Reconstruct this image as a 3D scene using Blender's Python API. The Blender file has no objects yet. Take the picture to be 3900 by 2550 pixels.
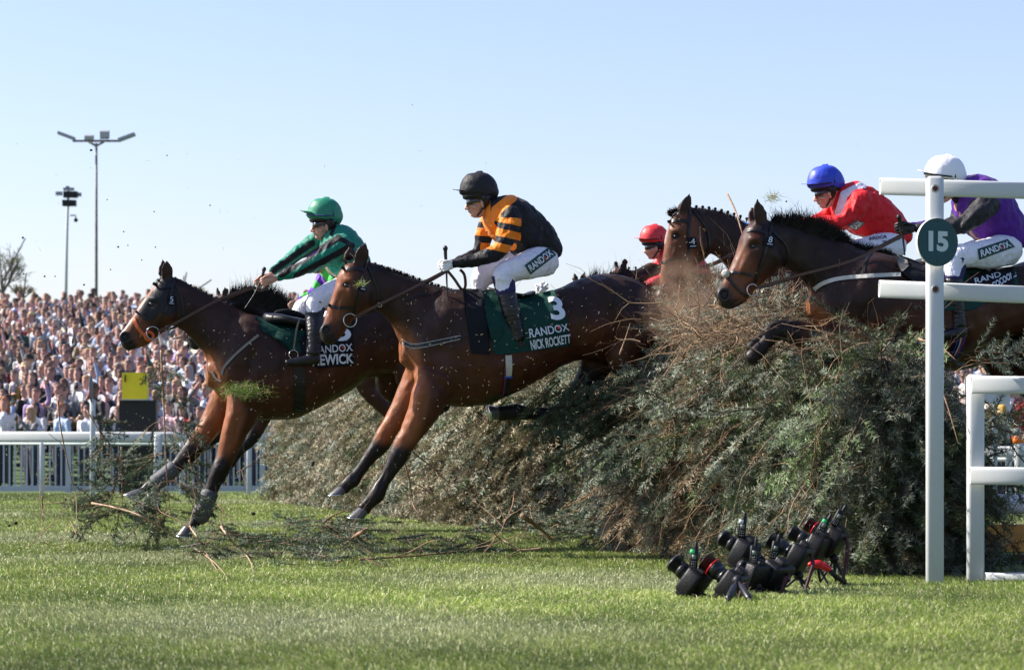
import bpy, bmesh, math, random
import numpy as np
from mathutils import Vector, Matrix, noise as mnoise
from mathutils.bvhtree import BVHTree
from mathutils.kdtree import KDTree
R = math.radians
SC = bpy.context.scene
COL = SC.collection
# ---------------------------------------------------------------- camera
F = 10618.0      # focal length in photo pixels (photo 3900 wide)
CX, HY, CH = 1950.0, 1698.0, 0.81
cam = bpy.data.cameras.new("camera"); camo = bpy.data.objects.new("camera", cam)
COL.objects.link(camo); SC.camera = camo
camo.location = (0, 0, CH); camo.rotation_euler = (R(90), 0, 0)
cam.sensor_width = 36; cam.lens = F / 3900 * 36
cam.shift_y = (HY - 1275) / 3900
cam.clip_start = 0.1; cam.clip_end = 3000
cam.dof.use_dof = True; cam.dof.focus_distance = 19.3; cam.dof.aperture_fstop = 5.6
# ---------------------------------------------------------------- sky + sun
SUN_EL, SUN_A = 40.0, 10.0            # elevation; degrees behind the picture plane, sun from the left
w = bpy.data.worlds.new("World"); SC.world = w; w.use_nodes = True
nt = w.node_tree; nt.nodes.clear()
wo = nt.nodes.new("ShaderNodeOutputWorld"); bg = nt.nodes.new("ShaderNodeBackground")
sky = nt.nodes.new("ShaderNodeTexSky"); sky.sky_type = 'NISHITA'; sky.sun_disc = False
sky.sun_elevation = R(SUN_EL); sky.sun_rotation = R(360 - 90 + SUN_A)
sky.altitude = 0; sky.air_density = 1.0; sky.dust_density = 1.0; sky.ozone_density = 3.0
bg.inputs[1].default_value = 0.095
tn = nt.nodes.new('ShaderNodeVectorMath'); tn.operation = 'MULTIPLY'; tn.inputs[1].default_value = (1.06, .945, 1.03); nt.links.new(sky.outputs[0], tn.inputs[0]); nt.links.new(tn.outputs[0], bg.inputs[0]); nt.links.new(bg.outputs[0], wo.inputs[0])
sl = bpy.data.lights.new("sun", 'SUN'); sl.energy = 5.0; sl.angle = R(0.5); sl.color = (1.0, 0.93, 0.83)
so = bpy.data.objects.new("sun", sl); COL.objects.link(so)
sdir = Vector((-math.cos(R(SUN_EL)) * math.cos(R(SUN_A)), math.cos(R(SUN_EL)) * math.sin(R(SUN_A)), math.sin(R(SUN_EL))))
so.rotation_euler = sdir.to_track_quat('Z', 'Y').to_euler(); so.location = (-20, 0, 30)
SC.view_settings.view_transform = 'Standard'; SC.view_settings.look = 'None'
SC.view_settings.exposure = 1.12; SC.view_settings.gamma = 1.0
SC.cycles.max_bounces = 6; SC.cycles.transparent_max_bounces = 6
SC.cycles.use_adaptive_sampling = True; SC.cycles.volume_bounces = 0
# ---------------------------------------------------------------- helpers
def P(x, y, d):
    return Vector(((x - CX) / F * d, d, CH - (y - HY) / F * d))
def G(x, y, dz=0.0):
    d = (CH - dz) * F / (y - HY)
    return Vector(((x - CX) / F * d, d, dz))
def tag(o, label=None, cat=None, group=None, kind=None):
    if label: o["label"] = label
    if cat: o["category"] = cat
    if group: o["group"] = group
    if kind: o["kind"] = kind
    return o
def empty(name, loc=(0, 0, 0), rz=0):
    o = bpy.data.objects.new(name, None); COL.objects.link(o)
    o.location = loc; o.rotation_euler = (0, 0, rz); o.empty_display_size = 0.1
    bpy.context.view_layer.update()
    return o
def adopt(o, parent):
    """parent o while keeping its world-space vertices"""
    if parent is None: return o
    o.parent = parent
    m = Matrix.Identity(4); p = parent; chain = []
    while p is not None:
        chain.append(Matrix.LocRotScale(p.location, p.rotation_euler, p.scale) if p.parent is None else p.matrix_parent_inverse @ Matrix.LocRotScale(p.location, p.rotation_euler, p.scale))
        p = p.parent
    for c in chain: m = c @ m
    o.matrix_parent_inverse = m.inverted()
    return o
def link(name, me, mats=(), parent=None, smooth=True):
    o = bpy.data.objects.new(name, me); COL.objects.link(o)
    for m in (mats if isinstance(mats, (list, tuple)) else [mats]): me.materials.append(m)
    if smooth and len(me.polygons): me.polygons.foreach_set("use_smooth", np.ones(len(me.polygons), bool))
    adopt(o, parent)
    return o
def mesh_np(name, V, T, col=None, midx=None):
    """triangle mesh from numpy arrays"""
    V = np.asarray(V, np.float32); T = np.asarray(T, np.int32)
    me = bpy.data.meshes.new(name)
    me.vertices.add(len(V)); me.vertices.foreach_set("co", V.ravel())
    k = T.shape[1]
    me.loops.add(len(T) * k); me.loops.foreach_set("vertex_index", T.ravel())
    me.polygons.add(len(T)); me.polygons.foreach_set("loop_start", np.arange(0, len(T) * k, k, dtype=np.int32))
    if midx is not None: me.polygons.foreach_set("material_index", np.asarray(midx, np.int32))
    me.update(calc_edges=True)
    if col is not None:
        a = me.color_attributes.new("col", 'FLOAT_COLOR', 'POINT')
        c = np.ones((len(V), 4), np.float32); c[:, :3] = col
        a.data.foreach_set("color", c.ravel())
    return me
class Geo:
    """collects verts + faces"""
    def __init__(s): s.v = []; s.f = []; s.m = []
    def add(s, vf, m=0):
        v, f = vf; n = len(s.v); s.v += [tuple(p) for p in v]; s.f += [tuple(i + n for i in q) for q in f]; s.m += [m] * len(f)
        return s
    def mesh(s, name):
        me = bpy.data.meshes.new(name); me.from_pydata(s.v, [], s.f)
        me.polygons.foreach_set("material_index", np.array(s.m, np.int32)); me.update(); return me
    def obj(s, name, mats, parent=None, smooth=True):
        return link(name, s.mesh(name), mats, parent, smooth)
def catmull(rows, k):
    """rows: list of float tuples; returns resampled rows"""
    A = np.array(rows, float); n = len(A)
    if n < 3 or k <= 1: return A
    out = []
    for i in range(n - 1):
        p0, p1, p2, p3 = A[max(i - 1, 0)], A[i], A[i + 1], A[min(i + 2, n - 1)]
        for j in range(k):
            t = j / k
            out.append(0.5 * ((2 * p1) + (-p0 + p2) * t + (2 * p0 - 5 * p1 + 4 * p2 - p3) * t * t + (-p0 + 3 * p1 - 3 * p2 + p3) * t ** 3))
    out.append(A[-1]); return np.array(out)
def rings(ringlist, caps=True):
    n = len(ringlist[0]); v = []; f = []
    for r in ringlist: v += [Vector(p) for p in r]
    for i in range(len(ringlist) - 1):
        for j in range(n):
            a = i * n + j; b = i * n + (j + 1) % n
            f.append((a, b, b + n, a + n))
    if caps:
        v.append(sum((Vector(p) for p in ringlist[0]), Vector()) / n); c = len(v) - 1
        f += [(c, (j + 1) % n, j) for j in range(n)]
        v.append(sum((Vector(p) for p in ringlist[-1]), Vector()) / n); c = len(v) - 1; o = (len(ringlist) - 1) * n
        f += [(c, o + j, o + (j + 1) % n) for j in range(n)]
    return v, f
def tube(pts, rad, n=8, k=1, round_ends=False):
    """pts world; rad float or list"""
    if not hasattr(rad, '__len__'): rad = [rad] * len(pts)
    A = catmull([(*p, r) for p, r in zip(pts, rad)], k) if k > 1 else np.array([(*p, r) for p, r in zip(pts, rad)])
    pp = [Vector(a[:3]) for a in A]; rr = [max(a[3], 1e-4) for a in A]
    if round_ends:
        t0 = (pp[0] - pp[1]).normalized(); t1 = (pp[-1] - pp[-2]).normalized()
        pp = [pp[0] + t0 * rr[0] * .95, pp[0] + t0 * rr[0] * .7] + pp + [pp[-1] + t1 * rr[-1] * .7, pp[-1] + t1 * rr[-1] * .95]
        rr = [rr[0] * .3, rr[0] * .72] + rr + [rr[-1] * .72, rr[-1] * .3]
    R_ = []; up = Vector((0.13, 0.97, 0.2))
    for i, p in enumerate(pp):
        t = (pp[min(i + 1, len(pp) - 1)] - pp[max(i - 1, 0)])
        if t.length < 1e-9: t = Vector((0, 0, 1))
        t.normalize(); a = up - t * up.dot(t)
        if a.length < .05: a = Vector((1, 0, 0)) - t * t.x
        a.normalize(); b = t.cross(a); up = a
        R_.append([p + (a * math.cos(q) + b * math.sin(q)) * rr[i] for q in [2 * math.pi * j / n for j in range(n)]])
    return rings(R_)
def box(c, sx, sy, sz, ax=None, ay=None, az=None, bev=0.0):
    c = Vector(c); ax = Vector(ax or (1, 0, 0)); ay = Vector(ay or (0, 1, 0)); az = Vector(az or (0, 0, 1))
    if bev <= 0:
        v = [c + ax * (sx * i) + ay * (sy * j) + az * (sz * k) for i in (-.5, .5) for j in (-.5, .5) for k in (-.5, .5)]
        f = [(0, 1, 3, 2), (4, 6, 7, 5), (0, 4, 5, 1), (2, 3, 7, 6), (0, 2, 6, 4), (1, 5, 7, 3)]
        return v, f
    # rounded in the ax/ay section, extruded on az, with chamfered ends
    R_ = []
    for (zz, sh) in ((-.5 * sz, bev * .6), (-.5 * sz + bev * .6, 0), (.5 * sz - bev * .6, 0), (.5 * sz, bev * .6)):
        r = []
        for cxs, cys, a0 in ((1, 1, 0), (-1, 1, 90), (-1, -1, 180), (1, -1, 270)):
            for a in (0, 30, 60, 90):
                q = R(a0 + a)
                r.append(c + ax * (cxs * (sx / 2 - bev) + math.cos(q) * (bev - sh * .99)) + ay * (cys * (sy / 2 - bev) + math.sin(q) * (bev - sh * .99)) + az * zz)
        R_.append(r)
    return rings(R_)
def ball(c, rx, ry=None, rz=None, n=12, m=8, ax=None, ay=None, az=None):
    ry = ry or rx; rz = rz or rx; c = Vector(c)
    ax = Vector(ax or (1, 0, 0)); ay = Vector(ay or (0, 1, 0)); az = Vector(az or (0, 0, 1)); R_ = []
    for i in range(m + 1):
        t = math.pi * (i + .02) / (m + .04)
        R_.append([c + ax * rx * math.sin(t) * math.cos(q) + ay * ry * math.sin(t) * math.sin(q) + az * rz * math.cos(t) for q in [2 * math.pi * j / n for j in range(n)]])
    return rings(R_)
def torus(c, r, rr, ax, ay, n=20, m=6):
    c = Vector(c); ax = Vector(ax); ay = Vector(ay); az = ax.cross(ay); v = []; f = []
    for i in range(n):
        q = 2 * math.pi * i / n; e = ax * math.cos(q) + ay * math.sin(q)
        for j in range(m):
            a = 2 * math.pi * j / m; v.append(c + e * (r + rr * math.cos(a)) + az * rr * math.sin(a))
    for i in range(n):
        for j in range(m):
            f.append((i * m + j, ((i + 1) % n) * m + j, ((i + 1) % n) * m + (j + 1) % m, i * m + (j + 1) % m))
    return v, f
def fuse(prims, voxel, smooth=4, name="fused", factor=0.5):
    """one continuous surface from overlapping closed prims; returns mesh"""
    g = Geo()
    for p in prims: g.add(p)
    me = g.mesh("tmp")
    bm = bmesh.new(); bm.from_mesh(me)
    bmesh.ops.recalc_face_normals(bm, faces=bm.faces); bm.to_mesh(me); bm.free()
    o = bpy.data.objects.new("tmp", me); COL.objects.link(o)
    m = o.modifiers.new("r", 'REMESH'); m.mode = 'VOXEL'; m.voxel_size = voxel; m.adaptivity = 0
    if smooth:
        s = o.modifiers.new("s", 'SMOOTH'); s.factor = factor; s.iterations = smooth
    dg = bpy.context.evaluated_depsgraph_get(); dg.update()
    out = bpy.data.meshes.new_from_object(o.evaluated_get(dg)); out.name = name
    bpy.data.objects.remove(o); bpy.data.meshes.remove(me)
    return out
def co_np(me):
    a = np.empty(len(me.vertices) * 3, np.float32); me.vertices.foreach_get("co", a); return a.reshape(-1, 3)
def no_np(me):
    a = np.empty(len(me.vertices) * 3, np.float32); me.vertex_normals.foreach_get("vector", a); return a.reshape(-1, 3)
def sp_np(V):
    return CX + V[:, 0] / V[:, 1] * F, HY - (V[:, 2] - CH) / V[:, 1] * F
def seg_dist(x, y, x1, y1, x2, y2):
    dx, dy = x2 - x1, y2 - y1; L = dx * dx + dy * dy + 1e-9
    t = np.clip(((x - x1) * dx + (y - y1) * dy) / L, 0, 1)
    return np.hypot(x - x1 - t * dx, y - y1 - t * dy), t
def set_attr(me, name, arr):
    a = me.attributes.new(name, 'FLOAT', 'POINT'); a.data.foreach_set("value", np.asarray(arr, np.float32))
def set_col(me, c, name="col"):
    a = me.color_attributes.new(name, 'FLOAT_COLOR', 'POINT')
    cc = np.ones((len(me.vertices), 4), np.float32); cc[:, :3] = c; a.data.foreach_set("color", cc.ravel())
def sstep(a, b, x):
    t = np.clip((x - a) / (b - a), 0, 1); return t * t * (3 - 2 * t)
def wnoise(V, scale, amp, seed=0.0):
    return np.array([mnoise.noise(Vector((v[0] * scale + seed, v[1] * scale, v[2] * scale))) for v in V]) * amp
# ---------------------------------------------------------------- materials
MATS = {}
def mat(name, color=(.5, .5, .5), rough=.6, metal=0.0, var=0.0, vscale=8.0, bump=0.0, bscale=30.0, bdist=.01, attr=None, attr_type='GEOMETRY',
        spec=None, rvar=0.0, coat=0.0, sheen=0.0, color2=None, field=None, stretch=None, trans=0.0, bdetail=4):
    if name in MATS: return MATS[name]
    m = bpy.data.materials.new(name); m.use_nodes = True; n = m.node_tree; L = n.links
    b = n.nodes["Principled BSDF"]; b.inputs["Roughness"].default_value = rough; b.inputs["Metallic"].default_value = metal
    if spec is not None: b.inputs["Specular IOR Level"].default_value = spec
    if coat: b.inputs["Coat Weight"].default_value = coat; b.inputs["Coat Roughness"].default_value = .15
    if sheen: b.inputs["Sheen Weight"].default_value = sheen
    b.inputs["Base Color"].default_value = (*color, 1)
    tc = n.nodes.new("ShaderNodeTexCoord"); src = None
    co = tc.outputs["Object"]
    if stretch:
        mp = n.nodes.new("ShaderNodeMapping"); mp.inputs["Scale"].default_value = stretch; L.new(co, mp.inputs[0]); co = mp.outputs[0]
    if attr:
        a = n.nodes.new("ShaderNodeAttribute"); a.attribute_name = attr; a.attribute_type = attr_type; src = a.outputs["Color"]
    elif field:
        a = n.nodes.new("ShaderNodeAttribute"); a.attribute_name = field
        st = n.nodes.new("ShaderNodeMath"); st.operation = 'GREATER_THAN'; st.inputs[1].default_value = 0; L.new(a.outputs["Fac"], st.inputs[0])
        mx = n.nodes.new("ShaderNodeMix"); mx.data_type = 'RGBA'; mx.inputs[6].default_value = (*color, 1); mx.inputs[7].default_value = (*color2, 1)
        L.new(st.outputs[0], mx.inputs[0]); src = mx.outputs[2]
    elif color2:
        nz = n.nodes.new("ShaderNodeTexNoise"); nz.inputs["Scale"].default_value = vscale; nz.inputs["Detail"].default_value = 5; L.new(co, nz.inputs[0])
        cr = n.nodes.new("ShaderNodeValToRGB"); cr.color_ramp.elements[0].position = .38; cr.color_ramp.elements[1].position = .62
        cr.color_ramp.elements[0].color = (*color, 1); cr.color_ramp.elements[1].color = (*color2, 1)
        L.new(nz.outputs[0], cr.inputs[0]); src = cr.outputs[0]
    if var:
        nz = n.nodes.new("ShaderNodeTexNoise"); nz.inputs["Scale"].default_value = vscale; nz.inputs["Detail"].default_value = 6; L.new(co, nz.inputs[0])
        mr = n.nodes.new("ShaderNodeMapRange"); mr.inputs[1].default_value = .3; mr.inputs[2].default_value = .7; mr.inputs[3].default_value = 1 - var; mr.inputs[4].default_value = 1 + var
        L.new(nz.outputs[0], mr.inputs[0])
        vm = n.nodes.new("ShaderNodeVectorMath"); vm.operation = 'SCALE'; L.new(mr.outputs[0], vm.inputs[3])
        if src: L.new(src, vm.inputs[0])
        else: vm.inputs[0].default_value = color
        src = vm.outputs[0]
    if src: L.new(src, b.inputs["Base Color"])
    if rvar:
        nz = n.nodes.new("ShaderNodeTexNoise"); nz.inputs["Scale"].default_value = vscale * 1.7; nz.inputs["Detail"].default_value = 5; L.new(co, nz.inputs[0])
        mr = n.nodes.new("ShaderNodeMapRange"); mr.inputs[1].default_value = .35; mr.inputs[2].default_value = .65; mr.inputs[3].default_value = rough - rvar; mr.inputs[4].default_value = rough + rvar
        L.new(nz.outputs[0], mr.inputs[0]); L.new(mr.outputs[0], b.inputs["Roughness"])
    if bump:
        nz = n.nodes.new("ShaderNodeTexNoise"); nz.inputs["Scale"].default_value = bscale; nz.inputs["Detail"].default_value = bdetail; L.new(co, nz.inputs[0])
        bp = n.nodes.new("ShaderNodeBump"); bp.inputs["Strength"].default_value = bump; bp.inputs["Distance"].default_value = bdist
        L.new(nz.outputs[0], bp.inputs["Height"]); L.new(bp.outputs[0], b.inputs["Normal"])
    if trans:
        b.inputs["Subsurface Weight"].default_value = 0
        tr = n.nodes.new("ShaderNodeBsdfTranslucent"); ms = n.nodes.new("ShaderNodeMixShader"); ms.inputs[0].default_value = trans
        if src: L.new(src, tr.inputs[0])
        else: tr.inputs[0].default_value = (*color, 1)
        out = n.nodes["Material Output"]; L.new(b.outputs[0], ms.inputs[1]); L.new(tr.outputs[0], ms.inputs[2]); L.new(ms.outputs[0], out.inputs[0])
    MATS[name] = m; return m
M_coat = mat("horse_coat", attr="col", rough=.52, rvar=.14, var=.25, vscale=9, bump=.7, bscale=13, bdist=.014, spec=.26, stretch=(1, 1, .5))
M_mane = mat("mane_hair", (.008, .006, .005), .6, var=.3, vscale=40, spec=.2)
M_black = mat("black_leather", (.008, .008, .009), .4, spec=.35, bump=.3, bscale=60, bdist=.004)
M_brown = mat("brown_leather", (.055, .02, .012), .45, var=.2)
M_grey = mat("grey_strap", (.16, .155, .13), .7, var=.15)
M_greystrap = mat("pale_strap", (.45, .44, .40), .7, var=.12)
M_metal = mat("steel", (.55, .55, .56), .25, 1.0)
M_hoof = mat("hoof_horn", (.075, .075, .08), .35, var=.25, vscale=30)
M_eye = mat("horse_eye", (.006, .004, .003), .06, coat=1.0)
M_nostril = mat("nostril_skin", (.012, .007, .007), .7)
M_skin = mat("skin", (.50, .27, .20), .5, var=.12, vscale=30, bump=.2, bscale=80, bdist=.003)
M_lips = mat("lips", (.36, .12, .10), .5)
M_goggles = mat("goggle_lens", (.008, .009, .01), .08, coat=1.0)
M_boot = mat("boot_leather", (.006, .006, .008), .33, bump=.7, bscale=16, bdist=.015, spec=.5, stretch=(1, 1, 3.0))
M_breech = mat("white_breeches", (.70, .70, .77), .75, bump=1.0, bscale=9, bdist=.045, stretch=(1.4, 1.4, .8))
M_cloth = mat("green_saddle_cloth", (.004, .040, .031), .7, spec=.2, bump=.35, bscale=10, bdist=.02)
M_darkcloth = mat("dark_saddle_pad", (.010, .011, .015), .8, spec=.15, bump=.3, bscale=20, bdist=.01)
M_text = mat("white_lettering", (.62, .68, .74), .7)
M_dot = mat("red_dot", (.5, .02, .02), .6)
M_white = mat("white_plastic", (.52, .54, .55), .42, rvar=.12, color2=(.45, .47, .46), var=.10, vscale=4, bump=.12, bscale=6, bdist=.01)
M_bark = mat("twig_bark", attr="col", rough=.75, var=.25, vscale=30)
M_needle = mat("spruce_needles", attr="col", rough=.5, spec=.35, var=.12, vscale=6, trans=.12)
# ---------------------------------------------------------------- a plane a horse gallops in
class Frame:
    def __init__(s, x, y, d, ang=15.0):
        s.O = P(x, y, d); a = R(ang); s.d = d; s.px = F / d
        s.h = Vector((-math.cos(a), -math.sin(a), 0)); s.n = Vector((math.sin(a), -math.cos(a), 0))
    def pt(s, x, y, w=0.0):
        r = Vector(((x - CX) / F, 1, -(y - HY) / F))
        c = Vector((0, 0, CH)); t = (s.O - c + s.n * w).dot(s.n) / r.dot(s.n)
        return c + r * t
    def loft(s, secs, k=4, n=20, w0=0.0, pw=2.0):
        """secs: (Ux,Uy,Lx,Ly,hw[,w]) -> closed loft"""
        A = catmull([(q + (w0,) if len(q) == 5 else q) for q in secs], k); R_ = []
        first, last = A[0].copy(), A[-1].copy()
        for end, nxt in ((first, A[1]), (last, A[-2])):
            c = (end[:2] + end[2:4]) / 2; cn = (nxt[:2] + nxt[2:4]) / 2
            dv = (c - cn); dv = dv / (np.hypot(*dv) + 1e-6) * min(np.hypot(*(end[:2] - end[2:4])) * .22, 30)
            h = (end[:2] - end[2:4]) / 2
            end[:2] = c + dv + h * .62; end[2:4] = c + dv - h * .62; end[4] *= .62
        for q in [first] + list(A) + [last]:
            U = s.pt(q[0], q[1], q[5]); Lo = s.pt(q[2], q[3], q[5]); c = (U + Lo) / 2; a = (U - Lo) / 2; r = []
            for j in range(n):
                t = 2 * math.pi * j / n; ct, st = math.cos(t), math.sin(t); e = 2.0 / pw
                r.append(c + a * (math.copysign(abs(ct) ** e, ct)) + s.n * (q[4] * math.copysign(abs(st) ** e, st)))
            R_.append(r)
        return rings(R_)
    def slices(s, secs, **kw):
        return s.loft([(x, t, x, b, hw) for (x, t, b, hw) in secs], **kw)
    def limb(s, chain, n=14, k=3, flat=.85):
        """chain (x,y,w,r_px) -> tube with px radii, round"""
        secs = []
        for i, (x, y, w_, r) in enumerate(chain):
            a = chain[max(i - 1, 0)]; b = chain[min(i + 1, len(chain) - 1)]
            dx, dy = b[0] - a[0], b[1] - a[1]; L = math.hypot(dx, dy) + 1e-6; px, py = dy / L, -dx / L
            secs.append((x + px * r, y + py * r, x - px * r, y - py * r, r / s.px * flat, w_))
        return s.loft(secs, k=k, n=n)
    def uv(s, V):
        """world -> lateral offset w"""
        return (V - np.array(s.O)) @ np.array(s.n)
def bvh_of(me):
    V = [v.co.copy() for v in me.vertices]; return BVHTree.FromPolygons(V, [tuple(p.vertices) for p in me.polygons])
def drape(fr, bv, x, y, lift, wdef=0.0):
    o = fr.pt(x, y, 1.2); d = -(fr.n)
    r = o - Vector((0, 0, CH)); r.normalize()
    hit = bv.ray_cast(o, r)
    if hit[0] is None: return None
    return hit[0] + fr.n * lift
def strap(fr, bv, pts, width, lift=.006, k=6, th=.004, free=None):
    """ribbon lying on the body (both drape ends), px coordinates; free = lateral offset where nothing is under it"""
    A = catmull(pts, k) if len(pts) > 2 else np.array([np.array(pts[0]) + (np.array(pts[1]) - np.array(pts[0])) * t for t in np.linspace(0, 1, 8)])
    L_, R_, last = [], [], None
    for i in range(len(A)):
        t = A[min(i + 1, len(A) - 1)] - A[max(i - 1, 0)]; t = t / (np.hypot(*t[:2]) + 1e-6)
        px, py = -t[1] * width / 2, t[0] * width / 2; pr = []
        for sg in (1, -1):
            x, y = A[i][0] + px * sg, A[i][1] + py * sg
            q = drape(fr, bv, x, y, lift)
            if q is None: q = fr.pt(x, y, last if last is not None else (free or .05))
            else: last = (q - fr.O).dot(fr.n)
            pr.append(q)
        L_.append(pr[0]); R_.append(pr[1])
    v = []; f = []
    for a, b in zip(L_, R_):
        v += [a, b, b - fr.n * th * 2, a - fr.n * th * 2]
    for i in range(len(L_) - 1):
        o = i * 4; q = o + 4
        for j in range(4): f.append((o + j, o + (j + 1) % 4, q + (j + 1) % 4, q + j))
    f.append((0, 1, 2, 3)); n = len(v); f.append((n - 1, n - 2, n - 3, n - 4))
    return v, f
def sheet(fr, bv, poly, lift=.01, step=9.0, th=.006, rip=0.0, mfun=None):
    """cloth draped on the near side inside a px polygon; returns Geo"""
    P_ = np.array(poly, float); x0, y0 = P_.min(0); x1, y1 = P_.max(0)
    nx, ny = int((x1 - x0) / step) + 2, int((y1 - y0) / step) + 2
    # map grid onto polygon by clipping each column to polygon span
    g = Geo(); cols = []
    for i in range(nx):
        x = x0 + (x1 - x0) * (i + .001) / (nx - 1 + .002); ys = []
        for a, b in zip(P_, np.roll(P_, -1, 0)):
            if (a[0] - x) * (b[0] - x) <= 0 and a[0] != b[0]: ys.append(a[1] + (b[1] - a[1]) * (x - a[0]) / (b[0] - a[0]))
        if len(ys) < 2: ys = [ys[0], ys[0]] if ys else [y0, y0]
        cols.append((x, min(ys), max(ys)))
    W = np.full((nx, ny), np.nan)
    XY = np.zeros((nx, ny, 2))
    for i, (x, a, b) in enumerate(cols):
        for j in range(ny):
            y = a + (b - a) * j / (ny - 1); XY[i, j] = (x, y)
            q = drape(fr, bv, x, y, lift)
            if q is not None: W[i, j] = (q - fr.O).dot(fr.n)
    for i in range(nx):
        for j in range(ny):
            if np.isnan(W[i, j]):
                c = W[i][~np.isnan(W[i])]; W[i, j] = (c[0] if len(c) else .12) if j < ny / 2 else (c[-1] if len(c) else .12)
    for _ in range(2):
        Wp = np.pad(W, 1, 'edge'); W = np.maximum(W, (Wp[:-2, 1:-1] + Wp[2:, 1:-1] + Wp[1:-1, :-2] + Wp[1:-1, 2:]) / 4)
    v = []; f = []
    for s_ in (0, 1):
        for i in range(nx):
            for j in range(ny):
                x, y = XY[i, j]; r = rip * math.sin(x * .05 + y * .013) * (j / ny) if rip else 0
                v.append(fr.pt(x, y, W[i, j] + r - s_ * th))
    idx = lambda i, j, s_: s_ * nx * ny + i * ny + j
    mi = []
    for i in range(nx - 1):
        for j in range(ny - 1):
            m = mfun(*XY[i, j]) if mfun else 0
            f.append((idx(i, j, 0), idx(i, j + 1, 0), idx(i + 1, j + 1, 0), idx(i + 1, j, 0))); mi.append(m)
            f.append((idx(i, j, 1), idx(i + 1, j, 1), idx(i + 1, j + 1, 1), idx(i, j + 1, 1))); mi.append(m)
    for i in range(nx - 1):
        for j in (0, ny - 1): f.append((idx(i, j, 0), idx(i + 1, j, 0), idx(i + 1, j, 1), idx(i, j, 1))); mi.append(0)
    for j in range(ny - 1):
        for i in (0, nx - 1): f.append((idx(i, j, 0), idx(i, j + 1, 0), idx(i, j + 1, 1), idx(i, j, 1))); mi.append(0)
    g.v = [tuple(p) for p in v]; g.f = f; g.m = mi
    return g
_tc = {}
def text_geo(s, bold=.0):
    if (s, bold) in _tc: return _tc[(s, bold)]
    cu = bpy.data.curves.new("t", 'FONT'); cu.body = s; cu.offset = bold; cu.resolution_u = 4
    o = bpy.data.objects.new("t", cu); COL.objects.link(o)
    dg = bpy.context.evaluated_depsgraph_get(); dg.update()
    me = bpy.data.meshes.new_from_object(o.evaluated_get(dg))
    bm = bmesh.new(); bm.from_mesh(me); bmesh.ops.triangulate(bm, faces=bm.faces); bm.to_mesh(me); bm.free()
    V = co_np(me).copy(); T = [tuple(p.vertices) for p in me.polygons]
    bpy.data.objects.remove(o)
    mn, mx = V[:, :2].min(0), V[:, :2].max(0); V[:, :2] = (V[:, :2] - mn) / (mx - mn)
    _tc[(s, bold)] = (V, T); return V, T
def quad_map(q, u, v):
    """q: TL, TR, BR, BL px"""
    q = [np.array(p, float) for p in q]
    return (q[3] * (1 - u) + q[2] * u) * (1 - v) + (q[0] * (1 - u) + q[1] * u) * v
def text_on(fr, bv, s, q, lift, bold=.02, wfix=None):
    V, T = text_geo(s, bold); v = []
    for a in V:
        x, y = quad_map(q, a[0], a[1])
        p = drape(fr, bv, x, y, lift) if bv is not None else None
        if p is None: p = fr.pt(x, y, (wfix if wfix is not None else .25))
        v.append(p)
    return v, T
# ---------------------------------------------------------------- horses
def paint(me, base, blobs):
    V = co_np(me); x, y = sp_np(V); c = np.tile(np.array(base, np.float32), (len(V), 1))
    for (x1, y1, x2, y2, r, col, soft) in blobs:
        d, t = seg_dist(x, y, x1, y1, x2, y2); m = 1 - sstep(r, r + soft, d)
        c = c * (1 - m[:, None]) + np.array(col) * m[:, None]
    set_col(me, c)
def relief(me, bumps):
    V = co_np(me); N = no_np(me); x, y = sp_np(V); h = np.zeros(len(V))
    for (x1, y1, x2, y2, r, a) in bumps:
        d, t = seg_dist(x, y, x1, y1, x2, y2); h += a * np.exp(-(d / r) ** 2) * (.35 + .65 * np.sin(np.pi * np.clip(t * .8 + .1, 0, 1)))
    V = V + N * h[:, None]; me.vertices.foreach_set("co", V.astype(np.float32).ravel()); me.update()
BAY = (.056, .0165, .007); LITBAY = (.20, .066, .022); DARK = (.010, .006, .005); MUZ = (.014, .010, .010)  # LITBAY: paler chest and foreleg coat with sunlight painted in
def ear(fr, tip, b1, b2, w_, lean=.0):
    """horse ear: curled leaf with a hollow side"""
    T_ = fr.pt(tip[0], tip[1] - 7, w_ + lean); A = fr.pt(*b1, w_); B = fr.pt(*b2, w_); C = (A + B) / 2; wid = (B - A).length
    R_ = []
    for i in range(9):
        t = i / 8; c = C.lerp(T_, t); e = (B - A).normalized()
        rw = wid * .62 * (math.sin(math.pi * (t * .66 + .24)) ** .7) * 1.25; rw = max(rw * (1 - t ** 4 * .75), .009)
        ring = []
        for j in range(14):
            q = 2 * math.pi * j / 14; dd = math.sin(q); cc = math.cos(q)
            depth = rw * .75 * dd
            if dd > 0: depth = -rw * .15 * dd * (1 - t * .5) + rw * .2   # hollow facing camera
            ring.append(c + e * rw * cc + fr.n * depth)
        R_.append(ring)
    return rings(R_)
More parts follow.
